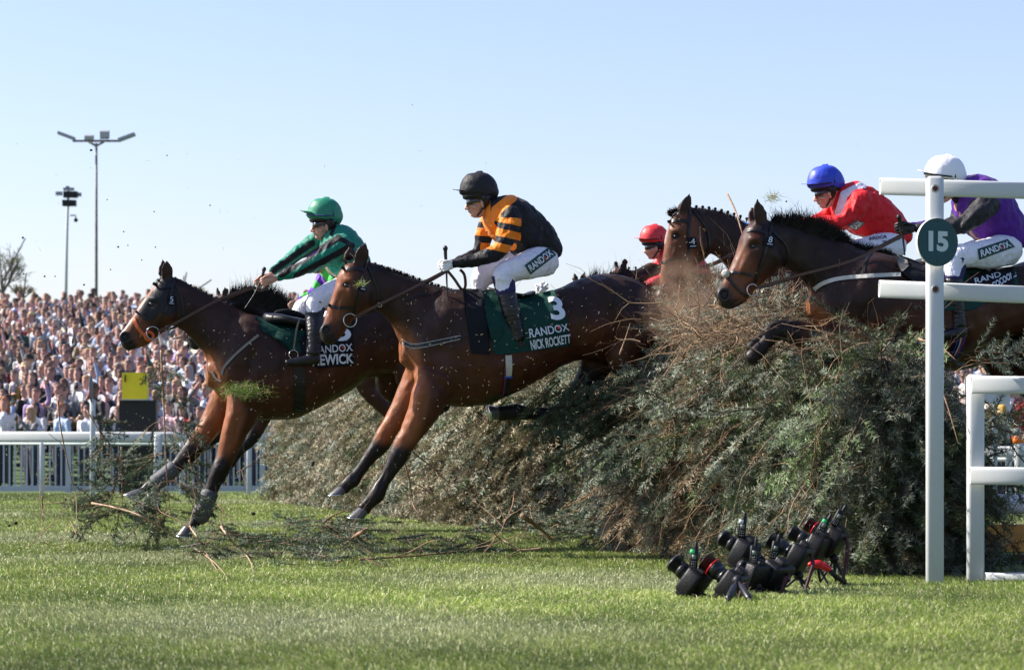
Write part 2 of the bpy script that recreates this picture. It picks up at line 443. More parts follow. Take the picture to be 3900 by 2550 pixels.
def hair(name, fr, line, length, count, width, mtl, parent, lean=(0, 0), jitter=.5, seed=1, wspread=.02, wbase=0.0, curl=.3):
    rnd = np.random.RandomState(seed); A = catmull(line, 8); V = []; T = []
    for i in range(count):
        u = rnd.rand() * (len(A) - 1.001); k = int(u); p = A[k] * (1 - (u - k)) + A[k + 1] * (u - k)
        t = A[k + 1] - A[k]; t = t / (np.hypot(*t) + 1e-6); nx, ny = (t[1], -t[0]) if t[0] > 0 else (-t[1], t[0])
        L = length * (.5 + .7 * rnd.rand()) * (.6 + .5 * math.sin(math.pi * u / len(A)))
        dx = (nx + lean[0] + rnd.randn() * jitter * .5); dy = (ny + lean[1] + rnd.randn() * jitter * .3); n_ = math.hypot(dx, dy) + 1e-6; dx /= n_; dy /= n_
        w0 = wbase + rnd.randn() * wspread; w1 = w0 + rnd.randn() * .03
        c = rnd.randn() * curl; b = len(V); steps = 4
        for s_ in range(steps + 1):
            f_ = s_ / steps; x = p[0] + (dx * f_ + -dy * c * f_ * f_) * L; y = p[1] + 4 + (dy * f_ + dx * c * f_ * f_) * L; w_ = w0 + (w1 - w0) * f_
            h = width * (1 - f_ * .92)
            for sg in (-1, 1): V.append(tuple(fr.pt(x - dy * h * sg, y + dx * h * sg, w_)))
        for s_ in range(steps):
            a = b + s_ * 2; T += [(a, a + 1, a + 3), (a, a + 3, a + 2)]
    me = mesh_np(name, V, T); return link(name, me, mtl, parent)
def nostril(fr, bv, c, r, root, ang=.6):
    q = drape(fr, bv, *c, .0)
    if q is None: q = fr.pt(*c, .04)
    ax = Vector((math.cos(ang), 0, math.sin(ang))); ax = (ax - fr.n * ax.dot(fr.n)).normalized(); ay = ax.cross(fr.n); rr = r / fr.px
    g = Geo(); g.add(ball(q - fr.n * rr * .15, rr, rr * .78, rr * .45, ax=ax, ay=ay, az=fr.n), 0)
    v, f = torus(q + fr.n * rr * .12, rr, rr * .28, ax, ay); g.add((v, f), 1)
    g.obj("nostril", [M_nostril, mat("muzzle_skin", MUZ, .5)], root)
def horse(name, label, d, o, neck, head, torso, legs, extra=(), base=BAY, voxel=.013, ears=(), blobs=(), bumps=(), eye=None, nos=None, ang=15, smooth=5, wf=1.0, hooves=()):
    fr = Frame(o[0], o[1], d, ang); root = empty(name, (fr.O.x, fr.O.y, 0)); tag(root, label, "horse")
    pr = [fr.slices(torso, pw=2.3), fr.loft(neck, pw=2.2), fr.loft(head, pw=2.3)]
    pr += [fr.limb(L) for L in legs]; pr += [fr.limb(L) if len(L[0]) == 4 else fr.loft(L) for L in extra]
    pr += [ear(fr, *e) for e in ears]
    me = fuse(pr, voxel, smooth, "body"); relief(me, bumps)
    V_ = co_np(me); V_ = V_ + no_np(me) * (wnoise(V_, 7.5, .0075) + wnoise(V_, 19, .003, 5.0))[:, None]; me.vertices.foreach_set('co', V_.astype(np.float32).ravel()); me.update(); bv = bvh_of(me)
    hz = []
    for e in ears: hz.append((e[0][0], e[0][1], (e[1][0] + e[2][0]) / 2, (e[1][1] + e[2][1]) / 2 - 15, 7, (.03, .014, .01), 22))
    if eye: blobs = list(blobs) + [(eye[0] - 5, eye[1] + 1, eye[0] + 6, eye[1] - 2, 7, (.006, .004, .003), 9)]
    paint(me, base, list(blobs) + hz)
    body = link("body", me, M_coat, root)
    if eye:
        q = drape(fr, bv, *eye, 0) or fr.pt(*eye, .09)
        g = Geo(); g.add(ball(q - fr.n * .006, .017, .017, .015), 0); g.obj("eye", [M_eye], root)
    if nos: nostril(fr, bv, nos[:2], nos[2], root)
    for (a, b, w_, toe, dirx) in hooves:
        # a: coronet centre, b: sole centre (px) ; toe: half length px
        C = fr.pt(*a, w_); S = fr.pt(*b, w_); ax = (S - C).normalized(); sole = fr.h * math.cos(dirx) + Vector((0, 0, 1)) * math.sin(dirx)
        R_ = []; rr = toe / fr.px
        for t, k in ((-.25, .62), (0, .74), (.35, .85), (.8, .98), (1.0, 1.0)):
            c = C.lerp(S, t) + sole * rr * .12 * t; sd = fr.n
            R_.append([c + sole * rr * k * math.cos(q) * (1.05 if math.cos(q) > 0 else .8) + sd * rr * .78 * k * math.sin(q) for q in [2 * math.pi * j / 18 for j in range(18)]])
        hf = Geo().add(rings(R_)).obj("hoof", M_hoof, root)
        up = ax; R2 = [[p + up * (z) for p in [c + (q_ - c) * s_ for q_ in R_[-1] for c in [sum(R_[-1], Vector()) / 18]]] for z, s_ in ((-.001, 1.03), (.009, 1.03))]
        Geo().add(rings(R2)).obj("shoe", M_metal, hf)
    return fr, root, bv, me
def tag_number(fr, bv, num, q, root, bar=True):
    g = Geo(); xs = [p[0] for p in q]; ys = [p[1] for p in q]
    sh = sheet(fr, bv, q, .012, 8, .004); t = sh.obj("number_tag", M_darkcloth, root)
    c = np.mean(np.array(q), 0); v = np.array(q[1]) - np.array(q[0]); h = np.array(q[3]) - np.array(q[0]); o = np.array(q[0], float)
    Q = [o + v * .3 + h * .12, o + v * .7 + h * .12, o + v * .7 + h * .68, o + v * .3 + h * .68]
    tx = Geo().add(text_on(fr, bv, num, Q, .02, .0))
    if bar:
        Q = [o + v * .22 + h * .8, o + v * .8 + h * .8, o + v * .8 + h * .86, o + v * .22 + h * .86]
        tx.add(([drape(fr, bv, *p, .02) or fr.pt(*p, .1) for p in Q], [(0, 1, 2, 3)]))
    tx.obj("lettering", M_text, t, False)
def ring(fr, bv, c, r, root, name="bit_ring", rr=.004, lift=.03):
    q = drape(fr, bv, *c, lift) or fr.pt(*c, .09)
    return Geo().add(torus(q, r / fr.px, rr, -fr.h, Vector((0, 0, 1)))).obj(name, M_metal, root)
def rope(fr, pts, r, name, m, root, k=6, n=6):
    return Geo().add(tube([fr.pt(*p) for p in pts], r, n, k)).obj(name, m, root)
def ribbon(fr, pts, width, name, m, root, k=6):
    A = catmull(pts, k) if len(pts) > 2 else np.array(pts, float); R_ = []
    for i, a in enumerate(A):
        t = A[min(i + 1, len(A) - 1)] - A[max(i - 1, 0)]; L = math.hypot(t[0], t[1]) + 1e-6; px, py = -t[1] / L * width / 2, t[0] / L * width / 2
        R_.append([fr.pt(a[0] + px, a[1] + py, a[2] + .002), fr.pt(a[0] - px, a[1] - py, a[2] + .002), fr.pt(a[0] - px, a[1] - py, a[2] - .002), fr.pt(a[0] + px, a[1] + py, a[2] - .002)])
    return Geo().add(rings(R_)).obj(name, m, root, False)
def braids(fr, pts, r, root):
    for p in pts:
        q = fr.pt(p[0], p[1], 0); g = Geo(); g.add(ball(q, r, r * .8, r * .9, 8, 6)); g.add(ball(q - Vector((0, 0, r)), r * .6, r * .5, r, 8, 5)); g.obj("mane_plait", M_mane, root)
def strands(fr, bv, pts, w_, lift, name, m, root, hardware=None):
    return Geo().add(strap(fr, bv, pts, w_, lift)).obj(name, m, root, False)
# ================================================================ horse wearing 3
def legdark(chain, k0, r=34):
    out = []
    for a, b in zip(chain[k0:-1], chain[k0 + 1:]): out.append((a[0], a[1], b[0], b[1], r, DARK, 26))
    return out
nearB = [(1668, 1440, .10, 92), (1640, 1495, .13, 76), (1615, 1560, .14, 62), (1583, 1620, .14, 51), (1548, 1680, .14, 42), (1518, 1735, .14, 40), (1488, 1788, .14, 29), (1452, 1846, .14, 25), (1432, 1888, .14, 30), (1402, 1920, .14, 25), (1388, 1938, .14, 28)]
farB = [(1615, 1420, -.10, 70), (1570, 1490, -.13, 58), (1530, 1555, -.13, 47), (1490, 1620, -.13, 38), (1452, 1684, -.13, 38), (1412, 1737, -.13, 27), (1372, 1792, -.13, 24), (1345, 1825, -.13, 29), (1316, 1848, -.13, 24), (1306, 1860, -.13, 27)]
hindB = [(2330, 1250, -.08, 120), (2300, 1330, -.12, 85), (2265, 1395, -.14, 62), (2228, 1465, -.14, 46), (2172, 1545, -.14, 42), (2145, 1572, -.14, 34), (2085, 1576, -.14, 26), (2010, 1572, -.14, 25), (1962, 1568, -.14, 32), (1925, 1572, -.14, 27), (1905, 1574, -.14, 31)]
hindB2 = [(2390, 1200, .10, 115), (2400, 1300, .13, 92), (2385, 1380, .14, 66), (2440, 1450, .14, 46), (2510, 1500, .14, 36), (2560, 1560, .14, 26), (2610, 1620, .14, 25)]
torsoB = [(1552, 1255, 1400, .10), (1590, 1165, 1470, .17), (1650, 1112, 1525, .23), (1720, 1100, 1545, .27), (1790, 1100, 1548, .285), (1860, 1108, 1540, .29), (1930, 1118, 1512, .29), (2000, 1125, 1476, .285), (2075, 1118, 1434, .275), (2140, 1092, 1392, .27), (2205, 1062, 1372, .27), (2280, 1044, 1375, .27), (2350, 1043, 1370, .26), (2420, 1068, 1345, .23), (2470, 1112, 1305, .18), (2492, 1170, 1255, .11)]
neckB = [(1372, 995, 1402, 1165, .062), (1410, 998, 1425, 1178, .070), (1460, 1014, 1452, 1196, .076), (1525, 1040, 1490, 1240, .09), (1600, 1068, 1525, 1310, .12), (1680, 1092, 1560, 1410, .17), (1760, 1104, 1650, 1500, .21)]
headB = [(1352, 990, 1408, 1018, .052), (1318, 1004, 1418, 1060, .08), (1290, 1045, 1424, 1112, .098), (1279, 1085, 1420, 1150, .098), (1266, 1125, 1400, 1182, .085), (1253, 1165, 1358, 1206, .066), (1241, 1200, 1328, 1238, .054), (1228, 1234, 1310, 1268, .054), (1216, 1258, 1290, 1292, .058), (1222, 1283, 1270, 1306, .045)]
blobsB = legdark(nearB, 5) + legdark(farB, 4) + legdark(hindB, 3, 60) + [
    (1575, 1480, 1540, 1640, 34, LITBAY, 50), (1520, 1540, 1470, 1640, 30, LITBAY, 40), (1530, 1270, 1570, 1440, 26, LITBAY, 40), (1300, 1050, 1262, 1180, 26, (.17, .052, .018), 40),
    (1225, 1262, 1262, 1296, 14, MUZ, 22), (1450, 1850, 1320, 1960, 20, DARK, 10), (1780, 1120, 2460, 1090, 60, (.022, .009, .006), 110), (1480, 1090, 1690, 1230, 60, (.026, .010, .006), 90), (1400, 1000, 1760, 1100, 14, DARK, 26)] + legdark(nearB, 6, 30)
bumpsB = [(1330, 1090, 1345, 1170, 10, .010), (1300, 1120, 1270, 1200, 8, -.004), (1395, 1120, 1405, 1165, 16, .012), (1375, 1175, 1412, 1190, 9, -.012), (1318, 1062, 1345, 1070, 9, .014), (1318, 1085, 1322, 1088, 10, -.016),
          (1340, 1190, 1300, 1215, 9, .007), (1300, 1150, 1290, 1200, 7, .006), (1262, 1262, 1250, 1250, 9, -.006), (1282, 1270, 1262, 1288, 5, -.010),
          (1700, 1160, 1600, 1330, 40, .014), (1740, 1200, 1660, 1380, 26, -.009), (1600, 1330, 1700, 1440, 36, .018), (1650, 1420, 1700, 1500, 20, -.014), (1470, 1180, 1560, 1330, 16, -.014), (1600, 1480, 1580, 1560, 16, .012), (1630, 1500, 1600, 1600, 10, -.010),
          (2170, 1180, 2200, 1340, 26, -.016), (2300, 1100, 2400, 1200, 50, .018), (2260, 1200, 2330, 1330, 36, .016), (1850, 1350, 1900, 1500, 18, .005), (1950, 1350, 2000, 1450, 16, .005), (2050, 1330, 2120, 1400, 22, -.008),
          (1505, 1720, 1515, 1745, 14, .008), (1475, 1790, 1450, 1840, 6, -.006), (1545, 1370, 1580, 1440, 9, .012), (1560, 1480, 1590, 1430, 8, -.012)]
FB, rootB, bvB, meB = horse("racehorse", "bay horse wearing number 3 on its green cloth, leaping with both forelegs reaching down", 20.2, (1850, 1300, 20.2), neckB, headB, torsoB,
    [nearB, farB, hindB, hindB2], ears=(((1391, 926), (1352, 1005), (1388, 1010), .055, .03), ((1330, 943), (1316, 1000), (1348, 985), -.06, -.03)), blobs=blobsB, bumps=bumpsB, eye=(1320, 1086), nos=(1243, 1256, 17), voxel=.011,
    hooves=(((1388, 1936), (1362, 1972), .14, 34, .12), ((1304, 1856), (1288, 1882), -.13, 34, -.05), ((1905, 1574), (1868, 1580), -.14, 32, 1.35)))
braids(FB, [(1405 + i * 24, 996 + i * 8.2 - (i % 2)) for i in range(13)], .011, rootB)
hair("forelock", FB, [(1318, 1000), (1335, 985), (1352, 975)], 30, 90, 1.6, M_mane, rootB, lean=(-1.2, -.2), wbase=-.01, seed=3)
hair("mane", FB, [(1400, 1000), (1500, 1030), (1600, 1070), (1720, 1102)], 13, 700, 1.4, M_mane, rootB, lean=(.3, 0), seed=4, wspread=.012)
# tack
strands(FB, bvB, [(1299, 1018), (1330, 1024), (1365, 1022), (1386, 1030)], 12, .010, "browband", M_black, rootB)
strands(FB, bvB, [(1398, 1000), (1386, 1040), (1375, 1100), (1358, 1160), (1348, 1192)], 9, .010, "cheekpiece", M_black, rootB)
strands(FB, bvB, [(1250, 1160), (1275, 1170), (1310, 1172), (1345, 1176)], 11, .010, "noseband", M_black, rootB)
strands(FB, bvB, [(1400, 1010), (1425, 1070), (1442, 1130), (1430, 1180)], 7, .010, "throatlash", M_black, rootB)
ring(FB, bvB, (1330, 1220), 25, rootB); ring(FB, bvB, (1443, 1161), 8, rootB, "rein_ring", .003)
tag_number(FB, bvB, "3", [(1372, 1058), (1398, 1064), (1390, 1112), (1366, 1106)], rootB)
ribbon(FB, [(1350, 1208, .09), (1442, 1160, .13), (1575, 1094, .14), (1698, 1030, .13)], 10, "rein", M_brown, rootB)
ribbon(FB, [(1355, 1212, -.09), (1452, 1168, -.12), (1585, 1100, -.12), (1698, 1036, .03)], 9, "rein", M_brown, rootB)
ribbon(FB, [(1702, 1028, .10), (1730, 1062, .09), (1755, 1098, .08), (1768, 1100, .05), (1773, 1080, .02), (1768, 1045, .0), (1752, 1026, .04)], 11, "rein_loop", M_brown, rootB)
strands(FB, bvB, [(1528, 1298), (1545, 1310), (1580, 1318), (1650, 1306), (1752, 1284)], 17, .012, "breast_girth", M_black, rootB)
Geo().add(strap(FB, bvB, [(1526, 1290), (1545, 1302), (1580, 1310), (1650, 1298), (1752, 1277)], 2.0, .016)).add(strap(FB, bvB, [(1530, 1306), (1545, 1318), (1580, 1326), (1650, 1314), (1752, 1291)], 2.0, .016)).obj("piping", M_greystrap, rootB)
strands(FB, bvB, [(1752, 1284), (1800, 1268), (1870, 1245)], 5, .010, "breast_girth_strap", M_black, rootB)
strands(FB, bvB, [(1675, 1100), (1640, 1118), (1590, 1125), (1545, 1140)], 5, .010, "neck_strap", M_black, rootB)
pad = sheet(FB, bvB, [(1762, 1098), (1838, 1100), (1860, 1250), (1868, 1348), (1795, 1346), (1785, 1270)], .016, 9, .006).obj("saddle_pad", M_darkcloth, rootB)
clB = sheet(FB, bvB, [(1830, 1106), (1905, 1112), (1975, 1140), (2030, 1122), (2108, 1102), (2150, 1180), (2168, 1240), (2170, 1318), (2100, 1326), (1960, 1344), (1880, 1350), (1862, 1250)], .012, 8, .006, rip=.006).obj("saddle_cloth", M_cloth, rootB)
adopt(Geo().add(text_on(FB, bvB, "3", [(2079, 1128), (2132, 1130), (2156, 1216), (2098, 1220)], .026, .03)).obj("number", M_text, None, False), clB)
Geo().add(text_on(FB, bvB, "RANDOX", [(2010, 1252), (2157, 1232), (2167, 1258), (2014, 1288)], .026, .012)).obj("lettering", M_text, clB, False)
Geo().add(text_on(FB, bvB, "NICK ROCKETT", [(2014, 1296), (2168, 1272), (2170, 1306), (2022, 1334)], .026, .025)).obj("lettering", M_text, clB, False)
qd = drape(FB, bvB, 2125, 1249, .031) or FB.pt(2125, 1249, .3)
Geo().add(ball(qd, .011, .004, .011, ax=FB.h, ay=FB.n)).obj("red_dot", M_dot, clB)
sheet(FB, bvB, [(1858, 1240), (1900, 1238), (1918, 1262), (1905, 1280), (1890, 1300), (1872, 1290)], .035, 7, .004, rip=.015).obj("cloth_flap", M_cloth, rootB)
# saddle: small racing seat with a raised cantle
g = Geo(); g.add(FB.loft([(1850, 1092, 1850, 1118, .08), (1880, 1100, 1880, 1124, .13), (1930, 1112, 1930, 1132, .17), (1985, 1120, 1985, 1136, .19), (2020, 1108, 2020, 1130, .15)], pw=2.4))
g.obj("saddle", M_black, rootB)
gB = strands(FB, bvB, [(1936, 1352), (1938, 1400), (1934, 1440)], 24, .010, "girth", M_greystrap, rootB)
strands(FB, bvB, [(1922, 1400), (1922, 1450), (1914, 1508)], 5, .014, "girth_edge", mat("purple_web", (.12, .01, .10), .6), rootB)
strands(FB, bvB, [(1935, 1440), (1932, 1470), (1926, 1508)], 18, .011, "girth_end", M_black, rootB)
strands(FB, bvB, [(1920, 1437), (1950, 1437)], 7, .016, "buckle_strap", mat("blue_web", (.02, .05, .4), .6), rootB)
# ================================================================ horse wearing 5
nearA = [(975, 1480, .10, 95), (938, 1530, .13, 76), (915, 1590, .14, 60), (888, 1660, .14, 48), (862, 1730, .14, 38), (838, 1792, .14, 37), (812, 1850, .14, 27), (785, 1915, .14, 26), (765, 1955, .14, 29), (742, 1990, .14, 23), (728, 2008, .14, 27)]
farA = [(890, 1480, -.10, 72), (850, 1535, -.13, 60), (812, 1602, -.13, 49), (768, 1665, -.13, 42), (722, 1724, -.13, 37), (672, 1775, -.13, 27), (622, 1816, -.13, 25), (582, 1845, -.13, 28), (548, 1868, -.13, 21), (532, 1878, -.13, 24)]
hindA = [(1560, 1330, -.08, 110), (1500, 1400, -.12, 80), (1490, 1470, -.14, 56), (1560, 1520, -.14, 42), (1640, 1560, -.14, 34), (1700, 1540, -.14, 24)]
hindA2 = [(1610, 1290, .10, 110), (1580, 1380, .13, 85), (1570, 1450, .14, 58), (1650, 1470, .14, 42), (1720, 1440, .14, 32)]
torsoA = [(812, 1330, 1480, .10), (850, 1240, 1530, .17), (910, 1190, 1580, .23), (985, 1208, 1602, .27), (1055, 1225, 1600, .285), (1120, 1228, 1594, .29), (1190, 1222, 1565, .29), (1260, 1205, 1530, .285), (1330, 1180, 1490, .275), (1400, 1155, 1445, .27), (1470, 1132, 1430, .27), (1540, 1125, 1430, .27), (1610, 1130, 1420, .25), (1670, 1165, 1390, .2), (1710, 1230, 1340, .11)]
neckA = [(640, 1052, 668, 1245, .062), (680, 1060, 690, 1256, .070), (735, 1090, 708, 1268, .076), (812, 1126, 748, 1318, .09), (890, 1166, 790, 1385, .12), (955, 1195, 812, 1455, .17), (1025, 1212, 885, 1540, .21)]
headA = [(618, 1054, 672, 1075, .052), (590, 1084, 682, 1135, .08), (566, 1112, 682, 1185, .098), (548, 1138, 672, 1222, .098), (526, 1172, 645, 1252, .085), (508, 1203, 604, 1278, .066), (489, 1230, 572, 1305, .054), (468, 1256, 545, 1320, .054), (452, 1276, 520, 1328, .058), (458, 1300, 500, 1332, .045)]
HOOD = (.012, .012, .014)
blobsA = legdark(nearA, 5) + legdark(farA, 4) + legdark(hindA, 3, 60) + [
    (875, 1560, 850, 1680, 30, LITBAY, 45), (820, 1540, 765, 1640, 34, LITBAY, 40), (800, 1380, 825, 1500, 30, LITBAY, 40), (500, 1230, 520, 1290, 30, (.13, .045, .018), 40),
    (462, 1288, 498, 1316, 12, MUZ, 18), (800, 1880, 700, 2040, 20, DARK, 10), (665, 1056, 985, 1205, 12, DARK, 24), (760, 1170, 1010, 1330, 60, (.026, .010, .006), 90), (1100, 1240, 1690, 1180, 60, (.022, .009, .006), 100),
    (590, 1120, 570, 1185, 34, HOOD, 4), (625, 1080, 640, 1160, 40, HOOD, 4), (594, 1075, 560, 1124, 5, (.30, .11, .04), 3), (552, 1134, 500, 1212, 4, (.34, .2, .13), 3), (496, 1218, 458, 1266, 5, (.5, .47, .44), 4)]
bumpsA = [(575, 1155, 580, 1158, 12, -.016), (572, 1134, 600, 1142, 9, .014), (640, 1180, 655, 1225, 16, .012), (625, 1240, 662, 1250, 9, -.012), (580, 1262, 545, 1278, 9, .007), (545, 1215, 520, 1255, 7, .006), (490, 1290, 478, 1280, 9, -.005), (512, 1300, 490, 1318, 5, -.012),
          (965, 1260, 870, 1420, 40, .014), (1005, 1290, 925, 1460, 26, -.009), (870, 1420, 960, 1520, 36, .018), (920, 1520, 970, 1580, 20, -.014), (730, 1265, 830, 1420, 16, -.014), (885, 1560, 870, 1640, 16, .012), (915, 1580, 890, 1680, 10, -.010),
          (1430, 1270, 1450, 1420, 26, -.016), (1120, 1440, 1160, 1560, 18, .005), (1220, 1430, 1260, 1510, 16, .005), (1530, 1280, 1580, 1400, 36, .016), (826, 1770, 838, 1800, 14, .008)]
FA, rootA, bvA, meA = horse("racehorse", "bay horse with number 5 tag, black hood and orange noseband, leftmost, foreleg near the turf", 21.6, (1230, 1350, 21.6), neckA, headA, torsoA,
    [nearA, farA, hindA, hindA2], ears=(((634, 995), (622, 1062), (654, 1060), .045, .02), ((619, 988), (612, 1062), (640, 1055), -.04, -.02)), blobs=blobsA, bumps=bumpsA, eye=(578, 1157), nos=(477, 1284, 18), voxel=.012,
    hooves=(((722, 2006), (708, 2042), .14, 32, .1), ((534, 1876), (508, 1898), -.13, 34, .45)))
braids(FA, [(668 + i * 19.5, 1058 + i * 9.3) for i in range(13)], .011, rootA)
hair("forelock", FA, [(600, 1078), (612, 1066), (622, 1056)], 16, 60, 1.4, M_mane, rootA, lean=(-1.2, -.2), seed=3)
hair("mane", FA, [(665, 1060), (755, 1106), (865, 1158), (940, 1198)], 13, 600, 1.4, M_mane, rootA, lean=(.3, 0), seed=4, wspread=.012)
hair("mane_tuft", FA, [(890, 1165), (930, 1185), (985, 1208)], 38, 420, 1.5, M_mane, rootA, lean=(.8, -.2), seed=5, wspread=.02, curl=.8)
M_orange = mat("orange_rubber", (.55, .10, .015), .45)
strands(FA, bvA, [(582, 1078), (610, 1090), (640, 1090), (662, 1080)], 12, .010, "browband", M_black, rootA)
strands(FA, bvA, [(662, 1064), (652, 1110), (630, 1180), (600, 1240), (585, 1262)], 8, .010, "cheekpiece", M_black, rootA)
strands(FA, bvA, [(515, 1184), (545, 1204), (575, 1228)], 9, .011, "noseband", M_black, rootA)
strands(FA, bvA, [(508, 1212), (520, 1240), (540, 1268), (560, 1286)], 12, .012, "grakle_band", M_orange, rootA)
q = drape(FA, bvA, 567, 1280, .02) or FA.pt(567, 1280, .07)
g = Geo(); v, f = torus(q, 15 / FA.px, .012, -FA.h, Vector((0, 0, 1)), 22, 8); g.add((v, f)); g.obj("bit_guard", M_orange, rootA)
ring(FA, bvA, (580, 1268), 24, rootA); ring(FA, bvA, (634, 1250), 9, rootA, "rein_ring", .003)
strands(FA, bvA, [(662, 1070), (690, 1130), (695, 1200), (668, 1248)], 7, .010, "throatlash", M_black, rootA)
tag_number(FA, bvA, "5", [(637, 1124), (669, 1126), (669, 1163), (636, 1161)], rootA)
ribbon(FA, [(600, 1262, .09), (672, 1228, .13), (830, 1142, .14), (960, 1090, .13)], 10, "rein", M_brown, rootA)
ribbon(FA, [(600, 1266, -.09), (690, 1235, -.12), (840, 1150, -.12), (960, 1096, .03)], 9, "rein", M_brown, rootA)
ribbon(FA, [(965, 1092, .08), (995, 1106, .07), (1020, 1088, .04), (1018, 1078, .02)], 10, "rein_loop", M_brown, rootA)
strands(FA, bvA, [(985, 1276), (940, 1310), (890, 1355), (852, 1398), (843, 1425)], 9, .012, "breast_girth", M_grey, rootA)
strands(FA, bvA, [(806, 1412), (820, 1440), (842, 1452)], 7, .010, "breast_strap", M_grey, rootA)
clA = sheet(FA, bvA, [(975, 1205), (1045, 1212), (1140, 1232), (1240, 1212), (1345, 1186), (1348, 1392), (1280, 1388), (1212, 1404), (1175, 1350), (1105, 1335), (1050, 1290), (1000, 1262)], .012, 9, .006, rip=.005).obj("saddle_cloth", M_cloth, rootA)
sheet(FA, bvA, [(1130, 1250), (1345, 1240), (1350, 1388), (1212, 1402), (1150, 1360)], .018, 9, .006).obj("number_panel", M_darkcloth, clA)
Geo().add(text_on(FA, bvA, "HEWICK", [(1186, 1350), (1343, 1346), (1345, 1383), (1188, 1394)], .03, .03)).obj("lettering", M_text, clA, False)
Geo().add(text_on(FA, bvA, "RANDOX", [(1192, 1318), (1338, 1308), (1342, 1336), (1192, 1348)], .03, .012)).obj("lettering", M_text, clA, False)
Geo().add(text_on(FA, bvA, "5", [(1270, 1225), (1330, 1222), (1336, 1296), (1276, 1300)], .03, .03)).obj("number", M_text, clA, False)
qd = drape(FA, bvA, 1303, 1323, .036) or FA.pt(1303, 1323, .3)
Geo().add(ball(qd, .012, .004, .012, ax=FA.h, ay=FA.n)).obj("red_dot", M_dot, clA)
sheet(FA, bvA, [(1015, 1262), (1060, 1252), (1120, 1252), (1168, 1262), (1140, 1295), (1108, 1326), (1080, 1300)], .035, 8, .004, rip=.02).obj("cloth_flap", M_cloth, rootA)
g = Geo(); g.add(FA.loft([(1010, 1192, 1012, 1240, .10, .04), (1060, 1195, 1062, 1240, .20, .04), (1120, 1208, 1122, 1254, .23, .03), (1175, 1216, 1177, 1256, .22, .02), (1230, 1205, 1230, 1245, .15)], pw=2.4)); g.obj("saddle", M_black, rootA)
Geo().add(FA.limb([(1050, 1190, .02, 8), (1090, 1188, .02, 13), (1130, 1196, .0, 12), (1160, 1206, .0, 8)])).obj("fleece_pad", M_darkcloth, rootA)
strands(FA, bvA, [(1140, 1398), (1142, 1470), (1138, 1570)], 42, .010, "girth", M_black, rootA)
M_mesh = mat("boot_mesh", (.07, .075, .085), .55, bump=.9, bscale=160, bdist=.006)
Geo().add(FA.limb([(800, 1875, .14, 33), (785, 1915, .14, 33), (768, 1952, .14, 37), (757, 1975, .14, 33)])).obj("brushing_boot", M_mesh, rootA)
Geo().add(FA.limb([(665, 1780, -.13, 31), (625, 1813, -.13, 31), (592, 1840, -.13, 33)])).obj("brushing_boot", M_mesh, rootA)
# ================================================================ horse wearing 8
def shift(L, dx, dy, sc=1.0, c=(0, 0)): return [tuple([c[0] + (q[0] - c[0]) * sc + dx, c[1] + (q[1] - c[1]) * sc + dy] + list(q[2:])) for q in L]
legC1 = [(3260, 1270, .10, 110), (3180, 1310, .13, 84), (3090, 1290, .14, 58), (3010, 1262, .14, 42), (2955, 1262, .14, 36), (2915, 1310, .14, 27), (2880, 1345, .14, 30), (2860, 1368, .14, 30)]
legC2 = [(3220, 1250, -.10, 90), (3130, 1275, -.13, 66), (3030, 1260, -.13, 44), (2960, 1250, -.13, 36), (2905, 1290, -.13, 27), (2860, 1330, -.13, 27)]
torsoC = [(3095, 1110, 1215, .11), (3130, 1040, 1265, .18), (3190, 990, 1310, .24), (3260, 965, 1340, .29), (3340, 965, 1360, .315), (3430, 985, 1372, .325), (3520, 1010, 1378, .325), (3600, 1022, 1376, .325), (3680, 1026, 1350, .32), (3760, 1026, 1312, .31), (3840, 1016, 1285, .30), (3930, 990, 1270, .30), (4020, 985, 1275, .29), (4100, 1010, 1255, .25), (4150, 1060, 1200, .15)]
neckC = [(2900, 840, 2968, 1010, .066), (2950, 842, 2996, 1022, .074), (3030, 862, 3030, 1052, .085), (3110, 888, 3068, 1090, .10), (3190, 912, 3090, 1140, .13), (3270, 945, 3110, 1200, .18), (3350, 965, 3200, 1270, .23)]
headC = [(2880, 838, 2935, 850, .055), (2845, 862, 2968, 905, .088), (2822, 905, 2985, 960, .105), (2810, 945, 2984, 1000, .105), (2796, 985, 2960, 1032, .094), (2780, 1025, 2925, 1062, .074), (2758, 1062, 2885, 1095, .062), (2736, 1092, 2858, 1130, .06), (2722, 1114, 2835, 1155, .062), (2732, 1148, 2800, 1172, .05)]
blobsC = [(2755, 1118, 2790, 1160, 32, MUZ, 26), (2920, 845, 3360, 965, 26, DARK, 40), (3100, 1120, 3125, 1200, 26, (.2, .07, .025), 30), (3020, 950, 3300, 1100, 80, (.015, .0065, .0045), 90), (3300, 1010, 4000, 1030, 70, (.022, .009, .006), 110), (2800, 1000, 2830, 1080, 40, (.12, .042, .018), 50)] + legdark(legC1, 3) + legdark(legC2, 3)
bumpsC = [(2868, 935, 2874, 938, 13, -.018), (2858, 905, 2895, 915, 10, .016), (2950, 950, 2965, 1005, 18, .013), (2930, 1030, 2975, 1025, 10, -.013), (2880, 1045, 2840, 1075, 10, .008), (2840, 1000, 2815, 1050, 8, .008), (2780, 1125, 2765, 1115, 10, -.006), (2825, 1135, 2790, 1160, 5, -.012), (2900, 960, 2880, 1020, 9, .006), (2835, 960, 2810, 1020, 7, -.005),
          (3330, 1010, 3240, 1200, 38, .022), (3380, 1050, 3290, 1240, 24, -.014), (3000, 1020, 3130, 1130, 16, -.014), (3560, 1200, 3610, 1350, 20, .006), (3660, 1180, 3720, 1310, 18, .006), (3780, 1150, 3800, 1290, 26, -.014)]
